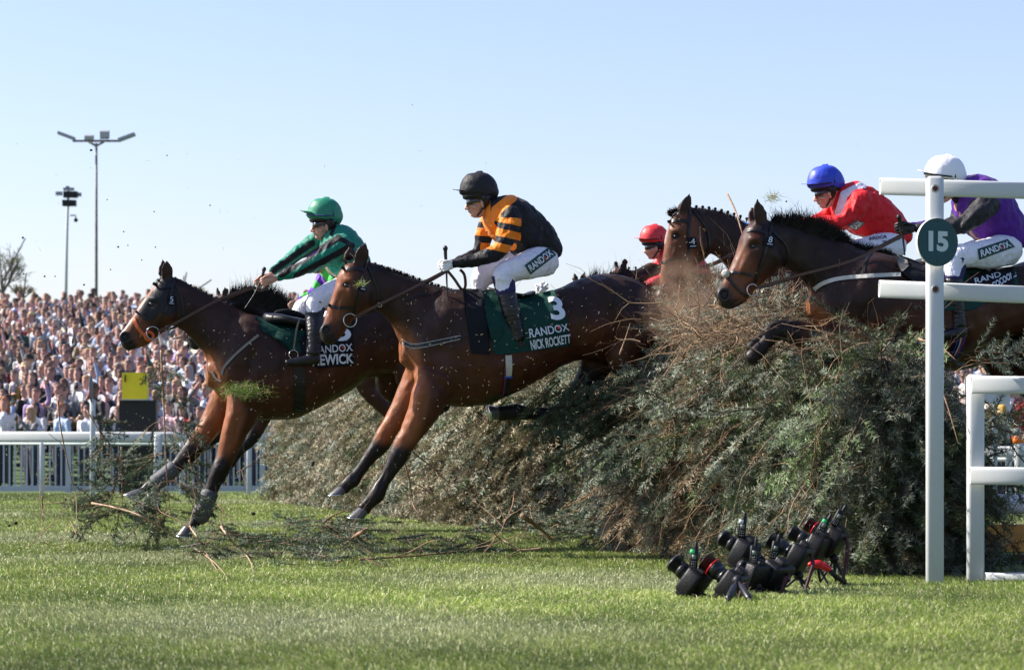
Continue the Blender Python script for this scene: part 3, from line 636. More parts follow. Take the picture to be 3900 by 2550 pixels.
FC, rootC, bvC, meC = horse("racehorse", "bay horse with number 8 tag and loose bristling mane, breasting the fence behind white rails", 18.3, (3500, 1200, 18.3), neckC, headC, torsoC,
    [legC1, legC2, [(4060, 1130, .10, 130), (4000, 1280, .13, 105), (3960, 1380, .14, 76), (4040, 1480, .14, 50), (4100, 1560, .14, 42)], [(4020, 1130, -.10, 130), (3940, 1270, -.13, 100), (3880, 1365, -.14, 64), (3960, 1450, -.14, 48), (4040, 1540, -.14, 40)]], ears=(((2886, 760), (2882, 845), (2920, 848), .06, .02), ((2864, 790), (2856, 858), (2884, 850), -.05, -.02)), blobs=blobsC, bumps=bumpsC, eye=(2871, 937), nos=(2757, 1122, 21), voxel=.012)
hair("mane", FC, [(2935, 850), (3030, 870), (3120, 897), (3210, 927)], 62, 2300, 3.0, M_mane, rootC, lean=(.5, .1), seed=8, wspread=.02, jitter=.5, curl=.5)
hair("mane_wisps", FC, [(2940, 848), (3030, 868), (3120, 895), (3190, 922)], 88, 90, 2.0, M_mane, rootC, lean=(-.1, -.1), seed=18, wspread=.02, jitter=.8, curl=.6)
hair("mane_tuft", FC, [(3190, 925), (3280, 950), (3390, 972)], 34, 900, 1.6, M_mane, rootC, lean=(.8, -.1), seed=9, wspread=.02, curl=.6)
strands(FC, bvC, [(2838, 880), (2862, 872), (2895, 878), (2925, 892)], 12, .010, "browband", M_black, rootC)
strands(FC, bvC, [(2940, 850), (2930, 900), (2908, 980), (2885, 1045), (2875, 1075)], 11, .010, "cheekpiece", M_black, rootC)
strands(FC, bvC, [(2762, 1040), (2790, 1036), (2830, 1042), (2868, 1050)], 9, .012, "noseband", M_black, rootC)
strands(FC, bvC, [(2760, 1045), (2785, 1075), (2820, 1112), (2845, 1130)], 8, .012, "grakle_band", M_black, rootC)
q = drape(FC, bvC, 2764, 1042, .01) or FC.pt(2764, 1042, .03); Geo().add(ball(q, .028, .03, .028, n=10, m=6)).obj("fleece_knot", mat("fleece", (.5, .48, .42), .9, bump=1.0, bscale=60, bdist=.02), rootC)
ring(FC, bvC, (2860, 1105), 22, rootC)
strands(FC, bvC, [(2930, 870), (2990, 930), (3005, 990), (2985, 1020)], 7, .010, "throatlash", M_black, rootC)
tag_number(FC, bvC, "8", [(2916, 894), (2952, 900), (2946, 943), (2908, 934)], rootC)
ribbon(FC, [(2880, 1096, .10), (3040, 1048, .15), (3250, 990, .2), (3440, 898, .16)], 10, "rein", M_brown, rootC)
ribbon(FC, [(2880, 1100, -.10), (3050, 1052, -.1), (3260, 980, .04), (3440, 890, .05)], 9, "rein", M_brown, rootC)
strands(FC, bvC, [(3098, 1102), (3130, 1080), (3185, 1062), (3275, 1052), (3428, 1044)], 15, .012, "breast_girth", M_greystrap, rootC)
strands(FC, bvC, [(3318, 960), (3296, 990), (3284, 1050)], 8, .011, "neck_strap", M_black, rootC)
sheet(FC, bvC, [(3400, 962), (3470, 985), (3530, 1010), (3545, 1120), (3500, 1090), (3440, 1040)], .03, 10, .006).obj("saddle_flap", M_darkcloth, rootC)
sheet(FC, bvC, [(3412, 966), (3455, 990), (3462, 1010), (3435, 1035), (3420, 1010)], .04, 8, .004).obj("fleece_lining", M_grey, rootC)
clC = sheet(FC, bvC, [(3560, 1012), (3640, 1022), (3700, 1026), (3780, 1022), (3868, 1014), (3885, 1120), (3760, 1150), (3700, 1180), (3560, 1180)], .014, 10, .006).obj("saddle_cloth", M_cloth, rootC)
sheet(FC, bvC, [(3690, 1030), (3862, 1014), (3866, 1080), (3800, 1100), (3690, 1095)], .02, 9, .006).obj("number_panel", M_darkcloth, clC)
Geo().add(text_on(FC, bvC, "RAND", [(3702, 1060), (3800, 1034), (3806, 1052), (3708, 1082)], .032, .012)).obj("lettering", M_text, clC, False)
Geo().add(text_on(FC, bvC, "COCOONE", [(3768, 1078), (3858, 1026), (3864, 1052), (3778, 1100)], .032, .025)).obj("lettering", M_text, clC, False)
Geo().add(FC.loft([(3500, 985, 3500, 1015, .10), (3560, 1000, 3560, 1026, .17), (3640, 1010, 3640, 1034, .21), (3700, 1006, 3700, 1032, .18)], pw=2.4)).obj("saddle", M_black, rootC)
strands(FC, bvC, [(3638, 1150), (3655, 1190), (3660, 1250)], 34, .010, "girth", M_grey, rootC)
strands(FC, bvC, [(3660, 1250), (3652, 1310), (3625, 1368)], 34, .010, "girth_end", M_darkcloth, rootC)
for dx, cname, c in ((-12, "blue_web", (.02, .05, .4)), (0, "white_web", (.6, .6, .6)), (7, "red_web", (.4, .03, .03)), (14, "blue_web", None)):
    strands(FC, bvC, [(3660 + dx, 1255), (3652 + dx, 1310), (3628 + dx, 1362)], 4, .014, "girth_stripe", mat(cname, c or (.02, .05, .4), .6), rootC)
# ================================================================ horse wearing 4
torsoD = [(2838, 1120, 1230, .10), (2880, 1050, 1310, .17), (2950, 1000, 1370, .23), (3030, 985, 1410, .27), (3120, 990, 1430, .29), (3250, 1000, 1435, .29), (3400, 1005, 1425, .285), (3520, 1000, 1420, .28), (3620, 985, 1415, .27), (3720, 985, 1395, .26), (3790, 1020, 1350, .2), (3830, 1090, 1280, .11)]
neckD = [(2600, 800, 2690, 955, .062), (2640, 790, 2705, 965, .070), (2710, 797, 2730, 980, .078), (2790, 830, 2760, 1015, .09), (2870, 872, 2785, 1060, .12), (2960, 930, 2820, 1130, .17), (3050, 985, 2890, 1230, .21)]
headD = [(2585, 800, 2640, 795, .055), (2556, 828, 2685, 858, .08), (2541, 870, 2704, 910, .098), (2532, 912, 2706, 955, .098), (2527, 955, 2690, 985, .085), (2522, 995, 2655, 1012, .066), (2517, 1035, 2632, 1045, .056), (2515, 1070, 2618, 1078, .056), (2520, 1100, 2600, 1108, .058), (2535, 1122, 2580, 1128, .045)]
legD1 = [(2960, 1330, .10, 85), (2880, 1370, .13, 66), (2790, 1340, .14, 48), (2720, 1320, .14, 38), (2680, 1380, .14, 26), (2650, 1430, .14, 25)]
legD2 = [(2930, 1300, -.10, 75), (2850, 1320, -.13, 56), (2760, 1290, -.13, 42), (2700, 1270, -.13, 36), (2650, 1320, -.13, 25)]
hindD = [(3760, 1230, -.08, 110), (3790, 1330, -.12, 74), (3800, 1390, -.14, 52), (3860, 1440, -.14, 40), (3930, 1500, -.14, 32)]
FD, rootD, bvD, meD = horse("racehorse", "bay horse with number 4 tag, plaited mane and arched neck, behind the one tagged 8", 21.3, (3300, 1200, 21.3), neckD, headD, torsoD, [legD1, legD2, hindD],
    ears=(((2626, 738), (2588, 812), (2620, 808), .055, .02), ((2596, 768), (2572, 825), (2598, 808), -.05, -.02)), eye=(2573, 899), nos=(2540, 1096, 16), voxel=.014,
    blobs=[(2535, 1100, 2570, 1115, 20, MUZ, 22), (2640, 790, 2960, 925, 14, DARK, 26), (2540, 860, 2529, 920, 7, (.6, .58, .56), 4), (2850, 1160, 2960, 1150, 50, (.17, .06, .022), 50), (2740, 860, 2900, 960, 50, (.022, .009, .006), 60), (2600, 880, 2560, 1040, 40, (.12, .042, .018), 50)],  # orange chest patch carries painted sunlight
    bumps=[(2570, 898, 2576, 901, 12, -.017), (2556, 875, 2592, 880, 9, .015), (2670, 910, 2680, 950, 16, .012), (2650, 975, 2690, 968, 9, -.012), (2600, 1000, 2560, 1030, 9, .007), (2580, 930, 2560, 990, 8, .006), (2720, 985, 2850, 1110, 16, -.014), (3010, 1030, 2920, 1230, 34, .02)])
braids(FD, [(2652 + i * 24, 784 + (i ** 1.7) * 1.35 + 2) for i in range(9)], .0125, rootD)
braids(FD, [(2548, 806)], .015, rootD)
hair("mane", FD, [(2640, 792), (2760, 815), (2860, 866)], 14, 500, 1.4, M_mane, rootD, lean=(.3, 0), seed=4, wspread=.012)
hair("forelock", FD, [(2556, 822), (2570, 806), (2586, 795)], 26, 120, 1.5, M_mane, rootD, lean=(-1.2, -.2), seed=3)
strands(FD, bvD, [(2543, 845), (2570, 838), (2600, 840), (2622, 844)], 11, .010, "browband", M_black, rootD)
strands(FD, bvD, [(2628, 800), (2622, 860), (2622, 940), (2624, 1000)], 10, .010, "cheekpiece", M_black, rootD)
strands(FD, bvD, [(2519, 1002), (2545, 992), (2585, 984), (2625, 988)], 8, .011, "noseband", M_black, rootD)
strands(FD, bvD, [(2640, 800), (2690, 870), (2702, 930), (2690, 965)], 7, .010, "throatlash", M_black, rootD)
tag_number(FD, bvD, "4", [(2615, 904), (2655, 902), (2656, 944), (2617, 946)], rootD)
ribbon(FD, [(2620, 1030, .09), (2720, 1000, .13), (2800, 960, .14), (3040, 860, .13)], 9, "rein", M_brown, rootD)
ribbon(FD, [(2620, 1034, -.09), (2700, 1015, -.12), (2800, 972, -.12), (3040, 864, .0)], 8, "rein", M_brown, rootD)
# ================================================================ horses further back
def far_horse(label, x0, y0, s, d, seed, head_drop=0, base=BAY, loose=True, plait=False, ang=15, neckup=0, tuck=False):
    """horse described by offsets in metres from its poll"""
    k = F / d
    def q(dx, dy): return (x0 + dx * k * s, y0 + dy * k * s)
    def L(rows): return [tuple(list(q(a, b)) + list(q(c, e)) + [h]) for (a, b, c, e, h) in rows]
    hd = head_drop
    head = L([(-.04, -.01, .05, .02, .05), (-.13, .05, .07, .13, .085), (-.19, .13 + hd * .1, .05, .24, .098), (-.25, .22 + hd * .2, -.03, .33, .08), (-.31, .32 + hd * .4, -.13, .40, .056), (-.36, .42 + hd * .6, -.20, .49, .055), (-.35, .50 + hd * .7, -.26, .54, .045)])
    nk = L([(0, 0, .03, .33, .06), (.12, .02, .09, .36, .075), (.27, .08 - neckup, .18, .47, .09), (.42, .14 - neckup, .26, .62, .12), (.60, .19 - neckup, .36, .82, .18), (.75, .22 - neckup, .5, 1.0, .22)])
    ts = [(.30, .52, .80, .10), (.36, .36, .95, .17), (.48, .25, 1.04, .24), (.62, .22, 1.09, .28), (.8, .24, 1.09, .29), (.98, .27, 1.03, .29), (1.15, .26, .95, .285), (1.3, .2, .87, .27), (1.45, .15, .84, .27), (1.6, .14, .82, .26), (1.75, .2, .76, .22), (1.85, .34, .62, .12)]
    torso = [(x0 + a * k * s, y0 + b * k * s, y0 + c * k * s, h) for (a, b, c, h) in ts]
    def leg(rows, w_): return [(q(a, b)[0], q(a, b)[1], w_, r * k) for (a, b, r) in rows]
    l1 = leg([(.52, .9, .16), (.45, 1.08, .12), (.36, 1.3, .085), (.28, 1.45, .07), (.15, 1.6, .05), (.05, 1.72, .055), (-.02, 1.78, .045)], .13)
    l2 = leg([(.45, .88, .15), (.33, 1.05, .11), (.18, 1.22, .08), (.05, 1.35, .068), (-.1, 1.46, .05), (-.2, 1.53, .055), (-.26, 1.56, .045)], -.13)
    if tuck:
        l1 = leg([(.52, .9, .16), (.46, 1.0, .12), (.36, 1.06, .085), (.27, 1.06, .068), (.33, 1.17, .05), (.42, 1.25, .05)], .13); l2 = leg([(.5, .88, .15), (.42, .98, .11), (.31, 1.02, .08), (.22, 1.02, .066), (.3, 1.12, .05), (.38, 1.2, .05)], -.13)
    l3 = leg([(1.6, .5, .22), (1.55, .75, .15), (1.45, .92, .1), (1.6, 1.1, .075), (1.75, 1.25, .06), (1.9, 1.4, .05)], .13)
    l4 = leg([(1.65, .5, .2), (1.6, .75, .14), (1.55, .92, .1), (1.7, 1.05, .075), (1.85, 1.15, .06), (2.0, 1.3, .05)], -.13)
    e1 = (q(.03, -.10), q(-.02, 0), q(.035, .0), .055, .02); e2 = (q(-.07, -.085), q(-.08, .01), q(-.035, -.0), -.055, -.02)
    fr, root, bv, me = horse("racehorse", label, d, q(1.0, .6) + (d,), nk, head, torso, [l1, l2, l3, l4], ears=(e1, e2), eye=q(-.12, .17), nos=q(-.32, .43 + hd * .6) + (.03 * k,), voxel=.018, base=base,
        blobs=[q(-.33, .45 + hd * .6) + q(-.3, .5 + hd * .6) + (.05 * k, MUZ, .05 * k), q(0, 0) + q(.6, .2 - neckup) + (.03 * k, DARK, .05 * k)] + legdark(l1, 3, .06 * k) + legdark(l2, 3, .06 * k), smooth=4, ang=ang)
    if loose: hair("mane", fr, [q(.03, .0), q(.27, .08 - neckup), q(.42, .14 - neckup), q(.60, .19 - neckup)], .21 * k, 1500, .0055 * k, M_mane, root, lean=(.9, -.1), seed=seed, wspread=.02, curl=.4, jitter=.35)
    if plait: braids(fr, [q(.06 + i * .065, .0 + i * .012 - neckup * i / 9) for i in range(8)], .012, root)
    strands(fr, bv, [q(-.13, .05), q(-.05, .06), q(.03, .04)], .022 * k, .01, "browband", M_black, root)
    strands(fr, bv, [q(-.25, .26), q(-.15, .28), q(-.08, .33)], .02 * k, .01, "noseband", M_black, root)
    return fr, root, bv
FE, rootE, bvE = far_horse("dark bay horse with a bristling black mane, half hidden behind the one wearing 5", 852, 1128, .93, 26.5, 21, base=(.05, .018, .01), neckup=.03)
def fuse_ball(c):
    r = random.Random(3); v, f = [], []
    for i in range(60):
        q = Vector((r.gauss(0, .022), r.gauss(0, .012), r.gauss(0, .018))); a, b = ball(c + q, .014, n=6, m=4); f += [tuple(k + len(v) for k in x) for x in b]; v += a
    return v, f
FG, rootG, bvG = far_horse("brown horse with sheepskin cheekpieces, behind the orange and black rider", 2215, 1075, .9, 24.5, 22, head_drop=-.28, base=(.07, .028, .014), tuck=True)
Geo().add(fuse_ball(FG.pt(2065, 1096, .11))).obj("fleece_cheekpiece", mat("white_fleece", (.8, .8, .78), .95, bump=1.0, bscale=60, bdist=.03), rootG)
FH, rootF, bvH = far_horse("brown horse with plaited mane under the red capped rider, behind the dust", 2372, 1020, .95, 25.8, 23, base=(.09, .035, .018), loose=False, plait=True, neckup=.14, tuck=True)
# ---------------------------------------------------------------- riders
def head_prims(fr, hc, s, rot=0.0, w0=0.0):
    c, sn = math.cos(R(rot)), math.sin(R(rot))
    Q = lambda dx, dy: (hc[0] + (dx * c - dy * sn) * s, hc[1] + (dx * sn + dy * c) * s)
    rows = [(-.070, .085, -.03, .068), (-.085, .10, .0, .074), (-.088, .105, .03, .077), (-.086, .105, .06, .077), (-.080, .10, .085, .075), (-.076, .092, .10, .071), (-.073, .08, .12, .066), (-.066, .07, .138, .058), (-.057, .06, .152, .050), (-.053, .05, .165, .042), (-.048, .032, .180, .030)]
    pr = [fr.loft([Q(a, y) + Q(b, y) + (h, w0) for (a, b, y, h) in rows], k=3, n=22, pw=2.25)]
    T = lambda L, r: tube([fr.pt(*Q(a, b), w0 + w_) for (a, b, w_) in L], r, 8, 2, True)
    pr.append(T([(-.078, .085, 0), (-.086, .108, 0), (-.092, .128, 0)], [.010, .012, .014]))   # nose
    pr.append(T([(-.080, .131, .012), (-.080, .131, -.012)], .010))
    pr.append(T([(-.058, .148, .022), (-.069, .147, 0), (-.058, .148, -.022)], [.006, .008, .006]))
    pr.append(T([(-.053, .157, .020), (-.064, .158, 0), (-.053, .157, -.020)], [.006, .008, .006]))
    pr.append(T([(-.045, .176, .012), (-.050, .176, 0), (-.045, .176, -.012)], .014))          # chin
    for sg in (1, -1):
        pr.append(T([(-.05, .112, .048 * sg), (-.02, .120, .066 * sg)], [.014, .012]))          # cheekbone
        pr.append(T([(.022, .085, .082 * sg), (.028, .115, .08 * sg)], [.014, .010]))           # ear
    return pr, Q
def helmet(fr, Q, M_cap, M_peak, root, w0=0.0, fieldfn=None, band=None, vis=(-.188, -.005)):
    rows = [(-.03, .03, -.128, .03), (-.075, .065, -.118, .062), (-.105, .095, -.095, .085), (-.125, .118, -.062, .101), (-.135, .132, -.028, .108), (-.138, .139, .004, .110), (-.134, .139, .022, .108), (-.12, .136, .034, .103)]
    me = Geo().add(fr.loft([Q(a, y) + Q(b, y) + (h, w0) for (a, b, y, h) in rows], k=4, n=32)).mesh("helmet")
    V = co_np(me); N = no_np(me); V += N * (wnoise(V, 30, .003))[:, None]; me.vertices.foreach_set("co", V.ravel())
    if fieldfn: set_attr(me, "s", fieldfn(*sp_np(V), (V - np.array(fr.O)) @ np.array(fr.n)))
    hm = link("helmet", me, M_cap, root)
    # peak: curved thin tongue
    v = []; f = []; n = 14
    for top in (0, 1):
        for i in range(n + 1):
            a = -R(62) + R(124) * i / n
            for rr in (0, 1):
                k = math.cos(a)
                inner = (-.118 * k - .010, .018 - .012 * k); outer = (vis[0] * k ** .8 * .97 - .006, vis[1] + .016 - .016 * k)
                x, y = (inner, outer)[rr]; w_ = w0 + (.100 if rr == 0 else .112) * math.sin(a)
                v.append(fr.pt(*Q(x, y - (.005 if top else 0)), w_))
    m = (n + 1) * 2
    for i in range(n):
        a = i * 2; f += [(a, a + 1, a + 3, a + 2), (m + a, m + a + 2, m + a + 3, m + a + 1), (a + 1, m + a + 1, m + a + 3, a + 3)]
    Geo().add((v, f)).obj("peak", M_peak, hm)
    # harness shell below the cap
    rows = [(-.112, .122, .012, .099), (-.116, .125, .036, .098), (-.106, .122, .054, .094), (-.07, .118, .062, .088)]
    Geo().add(fr.loft([Q(a, y + .008) + Q(b, y) + (h, w0) for (a, b, y, h) in rows], k=3, n=28)).obj("helmet_shell", M_black, hm)
    g = Geo()
    for sg in (1, -1):
        g.add(tube([fr.pt(*Q(.045, .05), w0 + .08 * sg), fr.pt(*Q(.048, .085), w0 + .078 * sg), fr.pt(*Q(.035, .12), w0 + .066 * sg)], [.034, .028, .016], 10, 3, True))
        g.add(tube([fr.pt(*Q(.03, .12), w0 + .072 * sg), fr.pt(*Q(.012, .155), w0 + .058 * sg), fr.pt(*Q(-.012, .183), w0 + .02 * sg), fr.pt(*Q(-.014, .187), w0)], .007, 6, 3))
    g.add(tube([fr.pt(*Q(.08, .06), w0 - .05), fr.pt(*Q(.10, .075), w0), fr.pt(*Q(.08, .06), w0 + .05)], .02, 8, 3, True))
    g.obj("chin_strap", M_black, hm)
    # goggles
    v = []; f = []; n = 18
    for i in range(n + 1):
        a = -R(84) + R(168) * i / n; k = math.cos(a); hh = .024 if abs(a) < R(62) else .011
        if abs(a) < R(7): hh = .015
        for (e, dy) in ((0, -hh), (0, hh), (-.006, hh), (-.006, -hh)):
            v.append(fr.pt(*Q(-(.100 + e) * k ** .75 + .008 + (.0 if k > .4 else .02), .075 + dy + .006 * k), w0 + (.083 + e) * math.sin(a)))
    for i in range(n):
        for j in range(4): f.append((i * 4 + j, i * 4 + (j + 1) % 4, i * 4 + 4 + (j + 1) % 4, i * 4 + 4 + j))
    Geo().add((v, f)).obj("goggles", M_goggles, root)
    if band:
        g = Geo(); pts = []
        for i in range(25):
            a = 2 * math.pi * i / 24; pts.append(fr.pt(*Q(-.002 - .139 * math.cos(a), .006 + .004 * math.cos(a)), w0 + .112 * math.sin(a)))
        g.add(tube(pts, .0055, 5)); pts = []
        for i in range(13):
            a = math.pi * i / 12; pts.append(fr.pt(*Q(.03 + .04 * math.cos(a * 2) - .0 , .01 - .136 * math.sin(a)), w0 + .108 * math.cos(a)))
        g.add(tube(pts, .005, 5)); g.obj("cap_band", band, hm)
    return hm
def hand(fr, wrist, knuck, w0, s, dirdown=1, glove=None, curl=1.0):
    """closed hand: palm plus five curled fingers, px coordinates"""
    pr = []; W = fr.pt(*wrist, w0); K = fr.pt(*knuck, w0); ax = (K - W).normalized(); L = (K - W).length
    up = Vector((0, 0, 1)); up = (up - ax * up.dot(ax)).normalized(); n = fr.n
    pr.append(tube([W, W.lerp(K, .35), W.lerp(K, .8), K], [.026, .033, .036, .030], 10, 2, True))
    for i in range(4):
        z = (.027 - .018 * i); ln = (.9, 1.0, .95, .75)[i]
        a = K + up * z - ax * .005 + n * .012; b = a + ax * .030 * ln + n * .006; c = b + ax * .010 - n * .026 * ln - up * .004; d = c - ax * .028 * ln - n * .006
        pr.append(tube([a, b, c, d], [.0105, .0098, .009, .008], 7, 3, True))
    a = W.lerp(K, .35) + up * .02 + n * .022; b = a + ax * .03 + n * .012 + up * .012; c = b + ax * .028 + up * .002
    pr.append(tube([a, b, c], [.012, .0105, .009], 7, 3, True))
    return pr
def clothing(name, prims, voxel, mtl, root, smooth=4, wr=.010, wscale=14, fieldfn=None, fr=None, folds=()):
    me = fuse(prims, voxel, smooth, name); V = co_np(me); N = no_np(me)
    V = V + N * (wnoise(V, wscale, wr) + wnoise(V, wscale * 2.3, wr * .5, 9.0))[:, None]
    x, y = sp_np(V)
    for (x1, y1, x2, y2, r, a) in folds:
        d, t = seg_dist(x, y, x1, y1, x2, y2); V = V + N * (a * np.exp(-(d / r) ** 2) * np.sin(np.pi * np.clip(t, 0.05, .95)))[:, None]
    me.vertices.foreach_set("co", V.astype(np.float32).ravel()); me.update()
    if fieldfn: set_attr(me, "s", fieldfn(x, y, (V - np.array(fr.O)) @ np.array(fr.n)))
    o = link(name, me, mtl, root); return o
def rider(name_label, fr, hc, s, rot, torso, neck, arms, hands, legs, silks, capmat, peakmat, fieldfn=None, capfield=None, band=None, glove=None, boots=True, feet=(), sock=M_darkcloth, vox=.008, folds=(), vis=(-.188, -.005), w0=0.0, breech=True, legfolds=(), wbody=None):
    root = empty("person", (fr.O.x, fr.O.y, 0)); tag(root, name_label, "person")
    hp, Q = head_prims(fr, hc, s, rot, w0)
    body = list(hp)
    body.append(tube([fr.pt(*neck[0], w0), fr.pt(*neck[1], w0)], [.056, .066], 12, 1, True))
    body.append(fr.loft([(a, b, c, d, h * .86, w0) for (a, b, c, d, h) in torso], k=3))
    for ch in arms: body.append(fr.limb([(x, y, w_, r * .74) for (x, y, w_, r) in ch], flat=.9))
    for ch in legs: body.append(fr.limb([(x, y, w_, r * .8) for (x, y, w_, r) in ch], flat=.9))
    if not glove:
        for h in hands: body += hand(fr, *h, s)
    body_o = link("body", fuse(body, vox * .62 if vox < .01 else vox, 1, "body"), M_skin, root)
    Geo().add(tube([fr.pt(*Q(-.058, .152), w0 + .022), fr.pt(*Q(-.0735, .152), w0), fr.pt(*Q(-.058, .152), w0 - .022)], [.003, .0055, .003], 6, 3)).obj("lips", M_lips, root)
    if glove:
        pr = []
        for h in hands: pr += hand(fr, *h, s)
        for h in hands: link("glove", fuse(hand(fr, *h, s), .005, 1, "glove"), glove, root)
    pr = [fr.loft([(a, b, c, d, h, w0) for (a, b, c, d, h) in torso], k=4, pw=2.3)] + [fr.limb(ch, flat=.95) for ch in arms]
    clothing("jersey", pr, vox, silks, root, fieldfn=fieldfn, fr=fr, folds=folds)
    c0 = fr.pt(*neck[1], w0); c1 = fr.pt(*neck[0], w0); a = (c1 - c0).normalized(); cc = c0.lerp(c1, .45)
    Geo().add(tube([cc - a * .03, cc, cc + a * .022], [.074, .070, .064], 16, 2)).obj("collar", M_black, root)
    if breech:
        hips = legs[0][0]; th = [[(x, y, w_, r) for (x, y, w_, r) in ch[:4 + (n_ == 1)]] for n_, ch in enumerate(legs)]
        pr = [fr.limb(ch, flat=.95) for ch in th]
        clothing("breeches", pr, vox, M_breech, root, wr=.005, folds=legfolds)
    if boots:
        for i, ch in enumerate(legs):
            b = ch[3:] if i == 0 else ch[4:]
            if len(b) < 2: continue
            me = fuse([fr.limb([(x, y, w_, r * 1.08) for (x, y, w_, r) in b], flat=.95, k=4)] + ([fr.limb([(x, y, w_, r) for (x, y, w_, r) in feet[i]], flat=.8)] if i < len(feet) and feet[i] else []), vox * .9, 3, "boot")
            link("boot", me, M_boot, root)
            if i: continue
            k = ch[2]; m = ch[3]
            Geo().add(fr.limb([(k[0], k[1], k[2], k[3] * .98), ((k[0] + m[0]) / 2, (k[1] + m[1]) / 2, k[2], (k[3] + m[3]) / 2 * 1.06), (m[0], m[1], m[2], m[3] * 1.12)], flat=.98)).obj("sock", sock, root)
    helmet(fr, Q, capmat, peakmat, root, w0, capfield, band, vis)
    return root, Q
def thing_label(o, lab, cat): tag(o, lab, cat); return o
def whip(label, fr, pts, rads, m=M_black, tipball=True):
    v = [fr.pt(*p) for p in pts]; o = Geo().add(tube(v, rads, 8, 5, True)).obj("riding_whip", m); tag(o, label, "whip")
    Geo().add(tube([v[0], v[0].lerp(v[1], .12)], rads[0] * 1.35, 10, 1, True)).obj("whip_knob", M_black, o)
    return o
def silk(name, a, b, **k): return mat(name, a, .6, spec=.25, bump=1.0, bscale=7, bdist=.05, field="s", color2=b, sheen=.05, stretch=(1, 1, .6), **k)
ORANGE = (.78, .20, .008); BLK = (.007, .007, .009)
# ---- orange and black
def fieldB(x, y, w_):
    # >0 : orange
    f = np.full(len(x), -1.0)
    yoke, _ = seg_dist(x, y, 1950, 752, 1890, 800); yoke2, _ = seg_dist(x, y, 1890, 800, 1875, 900)
    chest = 1878 - x + 0.0 * y
    f = np.maximum(f, np.minimum((19 - np.minimum(yoke, yoke2)) / 10, 1))
    f = np.maximum(f, np.minimum((1868 - x) / 10, (880 - y) / 10))
    arm = (np.abs(w_) > .135) & (y > 828) & (x < 1985)
    t = y - .22 * (x - 1925) * np.where(w_ > 0, 1, .3)
    st = np.full(len(x), -1.0)
    for a, b in ((820, 850), (874, 904), (930, 962)): st = np.maximum(st, np.minimum(t - a, b - t) / 10)
    arms = np.where(x < 1830, np.where((y > 915) , -1, st), st)
    f = np.where(arm, np.where(x > 1800, arms, -1), f)
    low, _ = seg_dist(x, y, 1938, 925, 1952, 938); f = np.where(~arm, np.maximum(f, (16 - low) / 10), f)
    return f
torB = [(1880, 752, 1838, 815, .10), (1925, 744, 1848, 858, .17), (1968, 750, 1872, 900, .20), (2012, 775, 1905, 930, .205), (2058, 815, 1942, 955, .19), (2095, 858, 1978, 975, .175), (2122, 905, 2018, 985, .165), (2135, 945, 2060, 1000, .15)]
arB = [[(1948, 805, .17, 40), (1940, 850, .20, 42), (1925, 905, .22, 38), (1898, 955, .23, 31), (1850, 978, .21, 30), (1790, 995, .17, 25), (1738, 1003, .14, 18), (1722, 1006, .14, 15)],
       [(1880, 800, -.17, 36), (1862, 850, -.20, 38), (1840, 910, -.22, 34), (1828, 960, -.22, 28), (1790, 982, -.19, 26), (1745, 998, -.10, 20), (1715, 1002, -.04, 15)]]
lgB = [[(2090, 985, .08, 62), (2010, 1010, .18, 56), (1915, 1048, .22, 44), (1928, 1115, .25, 33), (1945, 1180, .27, 33), (1962, 1245, .27, 28), (1972, 1290, .27, 27)],
       [(2080, 985, -.08, 62), (1960, 1005, -.18, 52), (1835, 1055, -.22, 42), (1832, 1125, -.24, 30), (1850, 1200, -.26, 27), (1870, 1270, -.27, 22)]]
jB, QB = rider("jockey in orange and black hooped silks and black cap, riding the horse numbered 3", FB, (1824, 725), 531, 0, torB, ((1862, 778), (1890, 800)), arB,
    [((1728, 1006), (1700, 1012), .13), ((1716, 1002), (1690, 1010), -.02)], lgB, silk("orange_black_silk", BLK, ORANGE), mat("black_cap_silk", (.012, .012, .015), .6, spec=.3, bump=.8, bscale=20, bdist=.01), M_black, fieldB, glove=mat("white_glove", (.75, .75, .78), .7),
    feet=([(1995, 1310, .27, 18), (1960, 1312, .27, 20), (1930, 1322, .27, 13)], None), sock=mat("navy_sock", (.012, .01, .07), .8), folds=[(1890, 980, 1760, 990, 9, .01), (1960, 860, 1900, 940, 8, .012), (2000, 930, 2080, 900, 10, .008), (1930, 850, 1990, 850, 8, .01)],
    legfolds=[(1890, 1010, 2000, 990, 8, .01), (1900, 1060, 1980, 1075, 8, .008), (1990, 1000, 2060, 960, 9, .01)])
def patch(fr, root, q, txt, lift, bgm=None, tm=M_text, over=1.0, bold=.02):
    """printed patch lying on the rider's clothing on the near side"""
    ch = [c for c in root.children if c.name.startswith("breeches") or c.name.startswith("jersey")]
    bvs = [bvh_of(c.data) for c in ch]
    class B:
        def ray_cast(s, o, d):
            best = (None, None, None, 1e9)
            for b in bvs:
                h = b.ray_cast(o, d)
                if h[0] is not None and h[3] < best[3]: best = h
            return best
    bb = B(); pt_ = Geo()
    tgt = root
    if bgm: tgt = sheet_quad(fr, bb, q, lift).obj("printed_patch", bgm, root)
    c = np.mean(np.array(q, float), 0); Q = [c + (np.array(p) - c) * np.array((.88, .88)) for p in q]
    # inset vertically
    TL, TR, BR, BL = [np.array(p, float) for p in Q]; a, b = .14, .86
    Q2 = [TL * (1 - a) + BL * a, TR * (1 - a) + BR * a, BR * (1 - a) + TR * a, BL * (1 - a) + TL * a] if bgm else Q
    Geo().add(text_on(fr, bb, txt, Q2, lift + .006, bold, .2)).obj("lettering", tm, tgt, False)
    return bb
